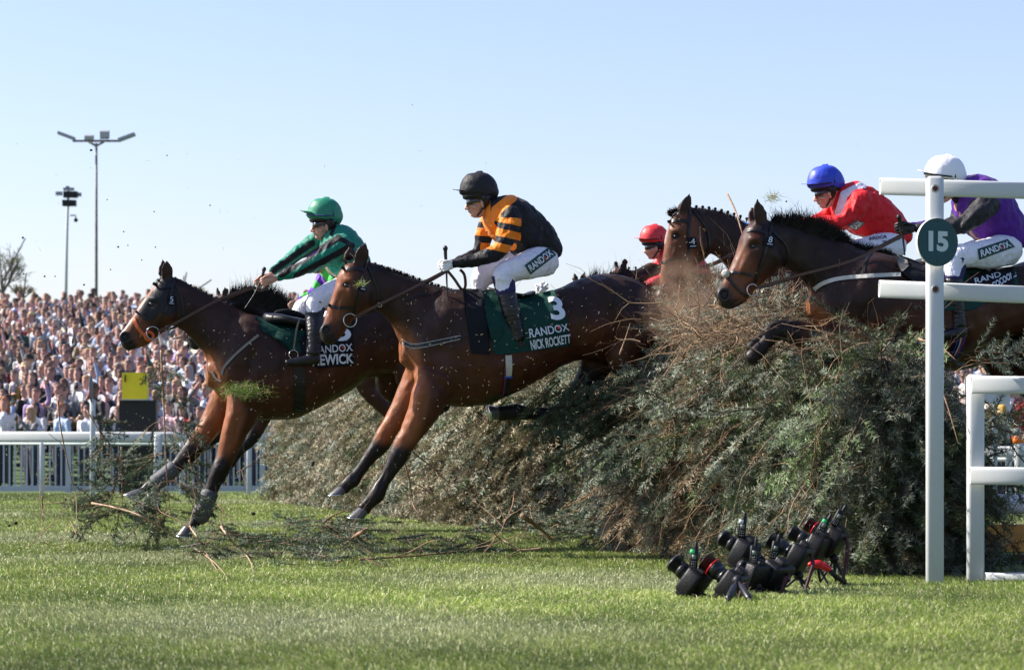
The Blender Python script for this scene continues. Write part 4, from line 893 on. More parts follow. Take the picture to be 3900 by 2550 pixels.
def sheet_quad(fr, bv, q, lift, n=12, m=6):
    v = []; f = []; last = None
    for s_ in (0, 1):
        for i in range(n + 1):
            for j in range(m + 1):
                x, y = quad_map(q, i / n, 1 - j / m); p = drape(fr, bv, x, y, lift - s_ * .004)
                if p is None: p = fr.pt(x, y, (last or .2) - s_ * .004)
                else: last = (p - fr.O).dot(fr.n)
                v.append(p)
    idx = lambda i, j, s_: s_ * (n + 1) * (m + 1) + i * (m + 1) + j
    for i in range(n):
        for j in range(m):
            f.append((idx(i, j, 0), idx(i + 1, j, 0), idx(i + 1, j + 1, 0), idx(i, j + 1, 0))); f.append((idx(i, j, 1), idx(i, j + 1, 1), idx(i + 1, j + 1, 1), idx(i + 1, j, 1)))
    for i in range(n):
        for j in (0, m): f.append((idx(i, j, 0), idx(i, j, 1), idx(i + 1, j, 1), idx(i + 1, j, 0)))
    for j in range(m):
        for i in (0, n): f.append((idx(i, j, 0), idx(i, j, 1), idx(i, j + 1, 1), idx(i, j + 1, 0)))
    return Geo().add((v, f))
M_patch = mat("dark_green_print", (.006, .045, .035), .6)
bb = patch(FB, jB, [(1998, 1010), (2090, 940), (2118, 970), (2020, 1046)], "RANDOX", .008, M_patch)
q = drape(FB, bb, 2074, 983, .02) or FB.pt(2074, 983, .2); Geo().add(ball(q, .009, .003, .009, ax=FB.h, ay=FB.n)).obj("red_dot", M_dot, jB)
whip("black riding whip held upright by the orange and black jockey", FB, [(1696, 944, .14), (1697, 975, .14), (1700, 1010, .14), (1702, 1080, .15), (1707, 1155, .16)], [.0135, .012, .009, .006, .003])
# ---- green and black
GREEN = (.008, .18, .12)
def fieldA(x, y, w_):
    f = np.full(len(x), 1.0)
    b1, _ = seg_dist(x, y, 1290, 905, 1070, 1045); f = np.minimum(f, (b1 - 13) / 8)
    b2, _ = seg_dist(x, y, 1290, 905, 1335, 930); f = np.where(w_ > .1, np.minimum(f, (b2 - 9) / 8), f)
    b3, _ = seg_dist(x, y, 1340, 935, 1130, 1050); f = np.where(w_ > .1, np.minimum(f, (b3 - 12) / 8), f)
    b4, _ = seg_dist(x, y, 1190, 925, 1040, 1030); f = np.where(w_ < .0, np.minimum(f, (b4 - 12) / 8), f)
    b5, _ = seg_dist(x, y, 1275, 860, 1262, 890); f = np.minimum(f, (b5 - 7) / 8)
    return f
torA = [(1285, 852, 1225, 905, .10), (1322, 862, 1222, 955, .17), (1352, 885, 1232, 1000, .20), (1378, 918, 1250, 1035, .205), (1396, 960, 1280, 1062, .19), (1412, 1005, 1315, 1085, .175), (1425, 1040, 1350, 1105, .165)]
arA = [[(1310, 915, .17, 40), (1275, 950, .20, 38), (1230, 985, .21, 33), (1175, 1012, .20, 29), (1125, 1032, .18, 25), (1085, 1046, .15, 22), (1060, 1056, .13, 17)],
       [(1235, 895, -.17, 34), (1195, 920, -.20, 33), (1150, 955, -.21, 29), (1105, 988, -.19, 25), (1065, 1015, -.14, 20), (1035, 1036, -.08, 15)]]
lgA = [[(1370, 1085, .08, 58), (1290, 1110, .18, 52), (1204, 1150, .22, 43), (1196, 1200, .26, 32), (1198, 1250, .30, 31), (1196, 1310, .32, 27), (1192, 1345, .33, 27)],
       [(1360, 1085, -.08, 58), (1260, 1130, -.18, 48), (1150, 1180, -.22, 38), (1140, 1240, -.24, 28), (1150, 1310, -.26, 22)]]
jA, QA = rider("jockey in green and black silks and green cap, arms stretched over the horse numbered 5", FA, (1237, 818), 494, 4, torA, ((1262, 875), (1290, 900)), arA,
    [((1050, 1058), (1012, 1070), .13), ((1030, 1048), (990, 1072), .03)], lgA, silk("green_black_silk", BLK, GREEN), mat("green_cap_silk", (.01, .20, .11), .5, bump=.4, bscale=20, bdist=.01), mat("green_peak", (.01, .2, .12), .4), fieldA, band=mat("navy_band", (.02, .05, .16), .6),
    feet=([(1208, 1366, .34, 22), (1180, 1368, .34, 21), (1130, 1376, .33, 17), (1090, 1380, .33, 10)], None), folds=[(1240, 920, 1200, 990, 7, .012), (1265, 910, 1230, 970, 6, .012), (1160, 1000, 1120, 1050, 7, .01), (1300, 1000, 1390, 990, 10, .008), (1350, 930, 1320, 1040, 9, .008)], vis=(-.192, -.02), sock=M_black)
whip("black riding whip held by the green silks jockey", FA, [(1006, 1024, .10), (1000, 1048, .10), (988, 1082, .10), (965, 1125, .10), (932, 1174, .10)], [.0125, .011, .008, .004, .003])
Geo().add(torus(FA.pt(1118, 1350, .3), .035, .004, FA.h, Vector((0, 0, 1)))).obj("stirrup", M_metal, rootA)
ribbon(FA, [(1140, 1215, .29), (1128, 1260, .3), (1118, 1330, .3)], 7, "stirrup_leather", M_grey, rootA)
# ---- purple with black sleeves
PURPLE = (.075, .010, .22)
def fieldC(x, y, w_):
    a, _ = seg_dist(x, y, 3760, 780, 3660, 850); b, _ = seg_dist(x, y, 3660, 850, 3480, 870)
    return np.where(np.abs(w_) > .13, (np.minimum(a, b) - 48) / 10, 1.0)
torC = [(3676, 678, 3640, 745, .11), (3720, 662, 3645, 790, .18), (3772, 685, 3662, 835, .215), (3815, 720, 3685, 872, .22), (3850, 765, 3712, 902, .205), (3876, 812, 3745, 925, .19), (3892, 862, 3785, 940, .18), (3898, 905, 3830, 955, .16)]
arC = [[(3770, 750, .18, 44), (3745, 795, .21, 44), (3700, 835, .23, 38), (3655, 862, .23, 32), (3600, 866, .20, 28), (3535, 868, .16, 23), (3490, 868, .13, 17)],
       [(3690, 745, -.18, 38), (3665, 800, -.21, 40), (3640, 850, -.22, 32), (3590, 862, -.18, 28), (3520, 862, -.10, 22), (3470, 862, -.05, 17)]]
lgC = [[(3850, 945, .09, 66), (3760, 965, .19, 58), (3640, 985, .24, 46), (3630, 1060, .29, 32), (3640, 1130, .31, 31), (3650, 1200, .31, 25), (3655, 1240, .31, 26)],
       [(3840, 945, -.09, 64), (3740, 960, -.19, 54), (3600, 1000, -.24, 44), (3600, 1080, -.26, 32), (3620, 1150, -.28, 28)]]
jC, QC = rider("jockey in purple silks with black sleeves and white cap, behind the post numbered 15", FC, (3600, 666), 568, 8, torC, ((3640, 722), (3668, 745)), arC,
    [((3482, 868), (3448, 872), .12), ((3462, 862), (3430, 866), .0)], lgC, silk("purple_black_silk", (.02, .02, .024), PURPLE), mat("white_cap_silk", (.8, .8, .84), .5, bump=.5, bscale=20, bdist=.012), mat("white_peak", (.75, .75, .78), .5), fieldC, band=M_black, glove=M_black,
    feet=([(3675, 1260, .32, 20), (3640, 1268, .32, 23), (3590, 1275, .32, 18)], None), folds=[(3700, 820, 3650, 880, 8, .012), (3740, 780, 3680, 850, 8, .012), (3760, 880, 3860, 850, 10, .01)], sock=mat("navy_sock", (.012, .01, .07), .8))
bb = patch(FC, jC, [(3722, 948), (3836, 910), (3864, 940), (3728, 990)], "RANDOX", .008, M_patch)
q = drape(FC, bb, 3815, 944, .02) or FC.pt(3815, 944, .2); Geo().add(ball(q, .009, .003, .009, ax=FC.h, ay=FC.n)).obj("red_dot", M_dot, jC)
whip("black riding whip held by the purple silks jockey beside the number 15 disc", FC, [(3424, 826, .14), (3430, 860, .13), (3438, 900, .13), (3446, 970, .14)], [.013, .011, .008, .005])
# ---- red with white yoke
RED = (.62, .012, .018)
def fieldD(x, y, w_):
    a, _ = seg_dist(x, y, 3290, 702, 3215, 740); b, _ = seg_dist(x, y, 3215, 740, 3195, 810)
    f = (15 - np.minimum(a, b)) / 8
    return np.where(np.abs(w_) > .16, -1.0, f)
torD = [(3214, 703, 3170, 765, .10), (3255, 692, 3178, 810, .17), (3305, 712, 3195, 845, .20), (3355, 745, 3230, 872, .205), (3400, 785, 3262, 892, .19), (3432, 820, 3300, 908, .175), (3455, 858, 3340, 925, .165), (3465, 890, 3390, 945, .15)]
arD = [[(3285, 745, .17, 40), (3262, 790, .20, 40), (3228, 832, .21, 34), (3195, 850, .20, 30), (3140, 846, .17, 26), (3090, 842, .13, 20), (3062, 844, .11, 15)],
       [(3200, 745, -.17, 34), (3170, 790, -.20, 32), (3140, 830, -.21, 28), (3100, 842, -.16, 22), (3060, 846, -.08, 16)]]
lgD = [[(3415, 935, .08, 58), (3330, 940, .18, 48), (3240, 965, .22, 42), (3245, 1040, .25, 29), (3260, 1110, .27, 27), (3270, 1180, .27, 22)],
       [(3405, 935, -.08, 56), (3310, 940, -.18, 46), (3210, 975, -.22, 40), (3220, 1050, -.24, 28), (3240, 1120, -.26, 22)]]
jD, QD = rider("jockey in red silks with white yoke and blue cap, crouched on horse number 4", FD, (3145, 695), 500, -4, torD, ((3178, 745), (3205, 765)), arD,
    [((3056, 846), (3020, 856), .1), ((3052, 848), (3012, 860), -.02)], lgD, silk("red_white_silk", RED, (.62, .60, .68)), mat("blue_cap_silk", (.02, .05, .50), .5, bump=.5, bscale=20, bdist=.012), mat("blue_peak", (.03, .06, .5), .5), fieldD, band=M_black,
    folds=[(3240, 760, 3215, 840, 7, .013), (3265, 750, 3245, 820, 6, .013), (3150, 830, 3200, 860, 7, .01), (3290, 850, 3400, 800, 10, .01), (3300, 780, 3260, 860, 8, .008)], vis=(-.186, .0))
patch(FD, jD, [(3226, 860), (3262, 838), (3294, 850), (3262, 878)], "DOX", .008, mat("grey_print", (.10, .12, .11), .6))
patch(FD, jD, [(3352, 918), (3430, 900), (3432, 914), (3354, 932)], "TRUCTION", .006, None, mat("navy_print", (.01, .01, .06), .6), bold=.03)
patch(FD, jD, [(3300, 902), (3380, 892), (3382, 906), (3302, 916)], "ARDCA", .006, None, mat("navy_print", (.01, .01, .06), .6), bold=.03)
# ---- riders further back
def far_rider(label, fr, x0, y0, s, silks, cap, fieldfn=None, glove=None, band=None, vox=.011):
    k = s
    q = lambda dx, dy: (x0 + dx * k, y0 + dy * k)
    tor = [q(.12, .04) + q(.03, .17) + (.10,), q(.2, .03) + q(.05, .26) + (.17,), q(.28, .05) + q(.10, .34) + (.20,), q(.37, .11) + q(.17, .40) + (.205,), q(.45, .19) + q(.24, .44) + (.19,), q(.51, .28) + q(.31, .47) + (.17,), q(.55, .37) + q(.4, .50) + (.16,)]
    ar = [[q(.22, .15) + (.17, .072 * k), q(.18, .25) + (.20, .075 * k), q(.11, .36) + (.21, .062 * k), q(.0, .42) + (.2, .054 * k), q(-.12, .46) + (.16, .045 * k), q(-.2, .49) + (.13, .03 * k)],
          [q(.10, .14) + (-.17, .066 * k), q(.04, .25) + (-.2, .068 * k), q(-.02, .36) + (-.2, .055 * k), q(-.12, .43) + (-.14, .042 * k), q(-.2, .47) + (-.06, .03 * k)]]
    lg = [[q(.48, .5) + (.08, .12 * k), q(.34, .54) + (.18, .105 * k), q(.16, .62) + (.22, .08 * k), q(.18, .76) + (.25, .058 * k), q(.22, .9) + (.27, .052 * k), q(.25, 1.03) + (.27, .042 * k)],
          [q(.46, .5) + (-.08, .12 * k), q(.30, .54) + (-.18, .1 * k), q(.10, .64) + (-.22, .08 * k), q(.12, .78) + (-.25, .056 * k), q(.18, .92) + (-.27, .046 * k)]]
    return rider(label, fr, (x0, y0), k, 0, tor, (q(.07, .1), q(.12, .14)), ar, [(q(-.2, .49), q(-.26, .51), .12), (q(-.2, .48), q(-.26, .50), -.03)], lg, silks, cap, cap, fieldfn, glove=glove, band=band, vox=vox)
jF, _ = far_rider("jockey in red cap with a black band, beyond the head of horse number 4", FH, 2492, 908, 405, mat("red_silk", (.5, .012, .02), .5, bump=.6, bscale=12, bdist=.02), mat("red_cap_silk", (.6, .02, .025), .5, bump=.5, bscale=20, bdist=.012), band=M_black)
def fieldE(x, y, w_): return np.sin((x - .9 * y) * .085 + 1.3)
jE, _ = far_rider("jockey in purple and bright green silks, mostly hidden behind the green and black rider", FE, 1213, 966, 385, silk("purple_green_silk", (.13, .03, .36), (.05, .50, .06)), mat("purple_cap_silk", (.11, .02, .30), .5), fieldE)
# rider of the brown horse in blue, seen only as an arm below the neck of 4
FI, rootI, bvI = far_horse("dark bay horse under the blue sleeved rider, seen between the heads of 4 and 8", 2568, 1064, .95, 24.9, 25, base=(.05, .02, .012), head_drop=.1, tuck=True)
jG, _ = far_rider("jockey in blue silks, glimpsed under the neck of horse number 4", FI, 2835, 900, 385, mat("blue_silk", (.02, .16, .55), .5, bump=.6, bscale=12, bdist=.02), mat("blue_white_cap_silk", (.02, .16, .55), .5), glove=M_darkcloth)
# ---------------------------------------------------------------- ground and bank
BANK0, BANK1, SLOPE = 53.0, 112.0, 0.091
def gz(d): return max(0.0, min(d, BANK1) - BANK0) * SLOPE
def ground():
    ys = [-40, 0, 8, 20, 35, 53, 60, 80, 112, 125, 160, 400, 2500]; xs = [-1500, -200, -40, -15, 0, 15, 40, 200, 1500]
    v = []; f = []
    for y in ys:
        for x in xs:
            z = gz(y) if y <= 112 else (gz(112) if y < 120 else (1.5 if y < 300 else 0)); v.append((x, y, z))
    n = len(xs)
    for i in range(len(ys) - 1):
        for j in range(n - 1): f.append((i * n + j, i * n + j + 1, (i + 1) * n + j + 1, (i + 1) * n + j))
    g = Geo().add((v, f)); m = mat("turf", (.032, .07, .012), .8, vscale=3.0, color2=(.06, .105, .022), bump=.6, bscale=60, bdist=.03, var=.2)
    o = g.obj("ground", m, None, False); tag(o, "mown racecourse turf with a grassed bank behind the rails", None, None, "structure")
ground()
def grass():
    rnd = np.random.RandomState(5)
    N = 820000; u = rnd.rand(N)
    a, b, p = 9.6, 47.0, .15        # density ~ d^-(1.85): integrate width*d^-1.85
    d = (a ** p + u * (b ** p - a ** p)) ** (1 / p)
    X = (rnd.rand(N) - .5) * (d * .385 + 1.4)
    # clumps and mowing streaks
    n = np.array([mnoise.noise(Vector((x * 1.3, y * .9, 0))) for x, y in zip(X[::1], d[::1])]) if N < 50000 else None
    n_ = 0
    h1 = 1.4 * np.sin(X * 2.1 + np.sin(d * 1.7) * 1.5) * np.sin(d * 1.3 + np.sin(X * 1.1) * 2); h2 = np.sin(X * 7.3 + d * 3.1) * np.sin(d * 6.1 - X * 2.2); h3 = np.sin(X * 19 + d * 11) * np.sin(d * 17 - X * 9)
    t = .5 + .25 * h1 + .15 * h2 + .1 * h3
    L = (.020 + .027 * rnd.rand(N)) * (.65 + .7 * t) * (1 + (rnd.rand(N) > .985) * .7)
    ang = rnd.rand(N) * 2 * np.pi; lean = (.35 + .75 * rnd.rand(N))
    wx = -.35 + .5 * np.cos(X * .9 + d * .4)        # general lie of the turf
    dx = np.cos(ang) * lean + wx * .5; dy = np.sin(ang) * lean
    W = .0025 * (d / 12) ** .75 * (.7 + .6 * rnd.rand(N))
    th = rnd.rand(N) * np.pi; sx = np.cos(th) * W; sy = np.sin(th) * W * .5
    z0 = np.zeros(N)
    base = np.stack([X, d, z0], 1); mid = base + np.stack([dx * L * .35, dy * L * .35, L * .62], 1); tip = base + np.stack([dx * L, dy * L, L * (.98 - .28 * np.minimum(lean, 1.2))], 1)
    S = np.stack([sx, sy, z0], 1)
    V = np.empty((N, 5, 3), np.float32); V[:, 0] = base - S; V[:, 1] = base + S; V[:, 2] = mid - S * .8; V[:, 3] = mid + S * .8; V[:, 4] = tip
    i = np.arange(N)[:, None] * 5; T = np.concatenate([i + np.array([[0, 1, 3]]), i + np.array([[0, 3, 2]]), i + np.array([[2, 3, 4]])], 1).reshape(-1, 3)
    k = rnd.rand(N); dry = (rnd.rand(N) < .22)
    c = np.stack([.115 + .09 * k + .04 * t, .178 + .095 * k + .03 * t, .034 + .034 * k], 1); c[dry] = np.array([.34, .33, .16]) * (.7 + .5 * k[dry][:, None])
    c *= (.88 + .95 * np.clip(t, 0, 1.1))[:, None] * (.84 + .22 * np.sin(X * .55 + 2.1 + .7 * np.sin(d * .31)) * np.cos(d * .42))[:, None]
    pale = np.clip(np.sin(X * .9 + 1.3 * np.sin(d * .45)) * np.sin(d * .8 + 1.0) - .15, 0, 1)[:, None]; c = c * (1 - pale * .85) + np.array([.46, .47, .26]) * (.6 + .6 * k[:, None]) * pale * .85
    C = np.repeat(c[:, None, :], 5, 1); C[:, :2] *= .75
    m = mat("grass_blade", attr="col", rough=.45, spec=.38, trans=.25)
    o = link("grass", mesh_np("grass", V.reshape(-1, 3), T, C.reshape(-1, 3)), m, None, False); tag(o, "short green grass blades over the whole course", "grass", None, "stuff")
grass()
# ---------------------------------------------------------------- spruce fence
NC = Vector((2.42, 17.32, 0)); FC2 = Vector((-3.06, 41.3, 0)); FD_ = (FC2 - NC).normalized(); FLEN = (FC2 - NC).length; FN = Vector((FD_.y * -1, FD_.x, 0)); FN = FN if FN.x < 0 else -FN
def prof(s, t):
    """s metres along the fence, t in 0..1 round the section: landing foot -> top -> take-off foot; returns p (towards landing), z"""
    k_ = min(max((s - .5) / 4.5, 0), 1); top = 1.43 + .24 * k_ * k_ * (3 - 2 * k_) + .04 * math.sin(s * .5 + 1) + .07 * math.exp(-((s - 2.4) / .9) ** 2) + .05 * mnoise.noise(Vector((s * .9, 3, 0))) - .10 * math.exp(-((s + .1) / .6) ** 2)
    bul = .26 * math.exp(-((s - 3.0) / 1.2) ** 2); sm = lambda a, b, x: (lambda k: k * k * (3 - 2 * k))(min(max((x - a) / (b - a), 0), 1)); rec = -.62 * sm(4.7, 5.5, s) * (1 - sm(9.3, 11.5, s))  # rec: hollow shaped into the face in place of a horse's shadow
    pts = [(.30 + rec * .5, 0), (.35 + .5 * bul + rec, .35), (.33 + 1.0 * bul + rec, .8), (.27 + 1.2 * bul + rec, 1.18), (.12 + .8 * bul + rec * .6, top - .06), (-.12, top), (-.30, top - .16), (-.43, top - .45), (-.50, .5), (-.50, 0)]
    k = t * (len(pts) - 1); i = min(int(k), len(pts) - 2); f = k - i
    return pts[i][0] * (1 - f) + pts[i + 1][0] * f, pts[i][1] * (1 - f) + pts[i + 1][1] * f
def fpt(s, t, out=0.0):
    p, z = prof(s, t); a = prof(s, max(t - .03, 0)); b = prof(s, min(t + .03, 1)); tx, tz = b[0] - a[0], b[1] - a[1]; L = math.hypot(tx, tz) + 1e-6
    nx, nz = tz / L, -tx / L
    nz_ = .10 * mnoise.noise(Vector((s * 1.6, t * 9, 1))) + .06 * mnoise.noise(Vector((s * 4.5, t * 22, 5)))
    n = FN * nx + Vector((0, 0, nz)); pos = NC + FD_ * s + FN * p + Vector((0, 0, z))
    return pos + n * (out + nz_), n
fence_root = empty("steeplechase_fence", (NC.x, NC.y, 0)); tag(fence_root, "thick spruce brush fence running back across the course under the jumping horses", "fence")
def fence_core():
    ns, nt_ = 150, 36; v = []; f = []
    for i in range(ns + 1):
        s = .06 + (FLEN - .1) * i / ns
        for j in range(nt_ + 1):
            t = j / nt_; q, n = fpt(s, t, -.10 - .05 * mnoise.noise(Vector((s * 7, t * 30, 2)))); q.z = max(q.z, 0); v.append(q)
    m = nt_ + 1
    for i in range(ns):
        for j in range(nt_): f.append((i * m + j, (i + 1) * m + j, (i + 1) * m + j + 1, i * m + j + 1))
    for e in (0, ns):
        v.append(NC + FD_ * (.1 if e == 0 else FLEN) + FN * -.12 + Vector((0, 0, .6))); c = len(v) - 1
        for j in range(nt_): f.append((c, e * m + j, e * m + j + 1))
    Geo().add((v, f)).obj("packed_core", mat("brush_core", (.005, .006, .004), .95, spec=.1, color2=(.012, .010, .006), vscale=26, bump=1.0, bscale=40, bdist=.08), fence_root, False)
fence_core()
def sprig(seed, shoots=6, per=28, nl=.022, nw=.0032, length=.34, twoway=True):
    """drooping spruce branchlet along +X, flat-ish in XY; returns V,T,kind (0 bark 1 needle)"""
    r = np.random.RandomState(seed); V = []; T = []; K = []
    def stem(a, b, ra, rb):
        a = np.array(a); b = np.array(b); d = (b - a) / (np.linalg.norm(b - a) + 1e-9); u = np.cross(d, [0, 0, 1.0]); u /= np.linalg.norm(u) + 1e-9; w_ = np.cross(d, u); o = len(V)
        for p, rr in ((a, ra), (b, rb)):
            for k in range(3): q = 2.094 * k; V.append(p + (u * math.cos(q) + w_ * math.sin(q)) * rr); K.append(0)
        for k in range(3): k2 = (k + 1) % 3; T.append((o + k, o + k2, o + 3 + k2)); T.append((o + k, o + 3 + k2, o + 3 + k))
    def needles(a, b, n, scale=1):
        a = np.array(a); b = np.array(b); d = (b - a) / (np.linalg.norm(b - a) + 1e-9); u = np.cross(d, [0, 0, 1.0]); u /= np.linalg.norm(u) + 1e-9; w_ = np.cross(d, u)
        for i in range(n):
            p = a + (b - a) * (i + r.rand()) / n; q = r.rand() * 2 * np.pi; 
            side = u * math.cos(q) + w_ * math.sin(q) * .40; dr = side / (np.linalg.norm(side) + 1e-6) * .85 + d * .5; dr /= np.linalg.norm(dr); L = nl * scale * (.75 + .5 * r.rand()); wd = np.cross(dr, w_ + .3 * r.randn(3)); wd /= np.linalg.norm(wd) + 1e-9
            o = len(V); V.extend([p - wd * nw / 2, p + wd * nw / 2, p + dr * L]); K.extend([1, 1, 1]); T.append((o, o + 1, o + 2))
    pts = [np.array([0, 0, 0.0])]; ang = 0
    for i in range(shoots):
        ang += r.randn() * .12; pts.append(pts[-1] + np.array([math.cos(ang), math.sin(ang), -.12 * r.rand() - .03]) * length / shoots)
    for i in range(shoots):
        stem(pts[i], pts[i + 1], .0042 * (1 - i / shoots) + .0012, .0042 * (1 - (i + 1) / shoots) + .001)
        if i > 0: needles(pts[i], pts[i + 1], per // 2 + 4)
        for sg in (1, -1):
            if r.rand() < .12: continue
            a = ang + sg * (.75 + .25 * r.randn()); l = length * (.42 * (1 - i / (shoots + 2))) * (.7 + .5 * r.rand()); e = pts[i] + np.array([math.cos(a), math.sin(a), -.2 * r.rand()]) * l
            stem(pts[i], e, .0018, .0008); needles(pts[i] + (e - pts[i]) * .12, e, int(per * l / .11) + 3)
    needles(pts[-2], pts[-1], per)
    return np.array(V), np.array(T), np.array(K)
def twig(seed, length=.6, r0=.006, kinks=7, branch=2):
    r = np.random.RandomState(seed); V = []; T = []
    def run(p, d, L, rad, n, depth):
        rings_ = []
        for i in range(n + 1):
            u = np.cross(d, [0.1, .2, 1.0]); u /= np.linalg.norm(u); w_ = np.cross(d, u); rr = rad * (1 - .8 * i / n); o = len(V)
            for k in range(4): q = math.pi / 2 * k; V.append(p + (u * math.cos(q) + w_ * math.sin(q)) * rr)
            rings_.append(o)
            if depth > 0 and 1 < i < n and r.rand() < .55:
                dd = d + r.randn(3) * .7; dd /= np.linalg.norm(dd); run(p.copy(), dd, L * .38 * (1 - i / n * .5), rr * .6, 4, depth - 1)
            p = p + d * L / n; d = d + r.randn(3) * .22; d /= np.linalg.norm(d)
        for a, b in zip(rings_[:-1], rings_[1:]):
            for k in range(4): k2 = (k + 1) % 4; T.append((a + k, a + k2, b + k2)); T.append((a + k, b + k2, b + k))
    run(np.zeros(3), np.array([1.0, 0, 0]), length, r0, kinks, branch)
    return np.array(V), np.array(T), np.zeros(len(V), int)
def scatter(name, protos, items, parent, mtl, ncol, bcol, seed=0):
    """items: (proto index, 3x3 matrix, position, tint) -> one mesh"""
    Vs, Ts, Cs = [], [], []; off = 0
    for (k, Mx, p, c) in items:
        V, T, K = protos[k]; W = V @ np.asarray(Mx).T + np.asarray(p); Vs.append(W); Ts.append(T + off); off += len(V)
        Cs.append(np.where(K[:, None] == 1, np.asarray(c)[None, :] if not isinstance(c, tuple) or len(c) == 3 else c[0], np.asarray(bcol)[None, :] * (.6 + .8 * ((off * 7) % 10) / 10)))
    me = mesh_np(name, np.concatenate(Vs), np.concatenate(Ts), np.concatenate(Cs)); return link(name, me, mtl, parent, False)
def basis(x, nrm, sc=1.0):
    x = np.array(x, float); x /= np.linalg.norm(x) + 1e-9; z = np.array(nrm, float); z = z - x * (z @ x); z /= np.linalg.norm(z) + 1e-9; y = np.cross(z, x)
    return np.stack([x, y, z], 1) * sc
def ncolor(r, warm=0.0):
    k = r.rand(); c = np.array([.055, .082, .046]) * (1 - k) + np.array([.25, .30, .225]) * k ** 1.4
    if r.rand() < .25: c = np.array([.06, .10, .03]) * (.8 + .5 * r.rand())
    if r.rand() < .03 + warm * .4: c = np.array([.19, .13, .06]) * (.7 + .5 * r.rand())
    return c
SPR = [sprig(i) for i in range(7)]; SPR_FAR = [sprig(20 + i, 5, 8, .034, .0075) for i in range(4)]
def fence_foliage():
    r = np.random.RandomState(11); items = []; far = []
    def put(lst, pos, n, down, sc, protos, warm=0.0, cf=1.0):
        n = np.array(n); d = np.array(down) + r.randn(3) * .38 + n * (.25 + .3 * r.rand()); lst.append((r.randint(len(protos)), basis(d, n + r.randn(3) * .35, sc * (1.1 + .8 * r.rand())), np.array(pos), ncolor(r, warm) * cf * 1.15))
    # landing face + top, near half
    cl = [(7.5 * r.rand() ** 1.15, .02 + .66 * r.rand(), r.randn() * .45, r.rand(), .45 + 1.15 * r.rand() ** 1.5) for _ in range(330)]
    for i in range(4000):
        cb = .7
        if i % 3:
            cs, ct, ca, co_, cb = cl[r.randint(len(cl))]; a = r.rand(); s = cs + a * .5 * math.sin(ca) + r.randn() * .07; t = min(max(ct - a * .12 + r.randn() * .012, .01), .68); q, n = fpt(min(max(s, .02), 7.6), t, -.02 + .16 * co_ * (1 - .4 * a)); s = min(max(s, .02), 7.6)
        else:
            s = 7.5 * r.rand() ** 1.15; t = .02 + .66 * r.rand(); q, n = fpt(s, t, -.09 + .06 * r.rand())
        if t > .56 and s < 3 or (t > .42 and s < 1.6 and r.rand() < .6): continue
        if 5.0 < s < 10 and .05 < t < .42 and r.rand() < .84: continue  # sprays thinned so the black core stands in for shadow
        if q.z < .03: q.z = .03
        dn = FN * .25 + Vector((0, 0, -1)) + FD_ * (.8 * math.sin(s * 2.0 + t * 5)); dn = dn if t < .5 else FN * (.9 if r.rand() < .6 else -.7) + Vector((0, 0, -.15)) - FD_ * .5 * r.rand()
        put(items, q, n, dn, 1.0, SPR, .08, cb * 1.25)
        if s > 1.0 and math.sin(s * 2.3 + t * 6) > -.2 and r.rand() < .62: items[-1] = items[-1][:3] + (np.array([.30, .225, .13]) * (.5 + .9 * r.rand()),)
    # near end face
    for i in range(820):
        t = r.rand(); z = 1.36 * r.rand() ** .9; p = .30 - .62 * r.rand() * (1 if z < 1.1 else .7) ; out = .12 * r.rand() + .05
        q = NC + FN * (p * (1 - .12 * z)) - FD_ * out + Vector((0, 0, z)); put(items, q, -FD_, Vector((0, 0, -1)) - FD_ * .35 + FN * (.4 * r.rand()), 1.05, SPR, 0, .6)  # last factor darkens the needles: fresher spruce plus painted shade
    # sprays reaching past the near corner towards the wing posts
    for i in range(12):
        z = .15 + 1.25 * r.rand(); q = NC + FN * (-.35 - .25 * r.rand() ** 2) - FD_ * (.25 * r.rand()) + Vector((0, 0, z)); put(items, q, -FD_, -FN * .8 - FD_ * .2 + Vector((0, 0, -.5)), 1.1, SPR)
    # clumps hanging out where horses have dragged the dressing
    for i in range(420):
        s = 2.4 + r.randn() * .85; t = .25 + .3 * r.rand(); q, n = fpt(s, t, .06 + .16 * r.rand()); put(items, q, n, Vector((0, 0, -1)) + FN * .5, 1.1, SPR, .08)
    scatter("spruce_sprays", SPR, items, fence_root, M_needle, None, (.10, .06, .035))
    for i in range(9000):
        s = 7.2 + (FLEN - 7.2) * r.rand() ** 1.1; t = .01 + .66 * r.rand(); q, n = fpt(s, t, -.04 + .08 * r.rand())
        if s < 10 and .05 < t < .42 and r.rand() < .82: continue
        put(far, q, n, FN * .35 + Vector((0, 0, -1)) + FD_ * (.6 * math.sin(s + t * 4)), .85, SPR_FAR, .1)
        if s > 9: far[-1] = far[-1][:3] + (np.array([.27, .245, .15]) * (.45 + .9 * r.rand()) if r.rand() < .62 else ncolor(r) * 1.15,)
    for i in range(350):
        z = 1.4 * r.rand(); q = NC + FD_ * (FLEN + .03) + FN * (.3 - .7 * r.rand()) + Vector((0, 0, z)); put(far, q, FD_, Vector((0, 0, -1)), .7, SPR_FAR)
    scatter("distant_sprays", SPR_FAR, far, fence_root, M_needle, None, (.16, .085, .04))
fence_foliage()
TW = [twig(40 + i, .55 + .25 * (i % 3), .0045 + .0015 * (i % 2)) for i in range(8)]; TWC = (.30, .19, .105)
def tw_items(r, n, fn):
    it = []
    for i in range(n):
        p, d, sc = fn(r); k = .55 + .6 * r.rand(); it.append((r.randint(len(TW)), basis(d, r.randn(3), sc), np.array(p), (0, 0, 0))); it[-1] = it[-1][:3] + ((k, k, k),)
    return it
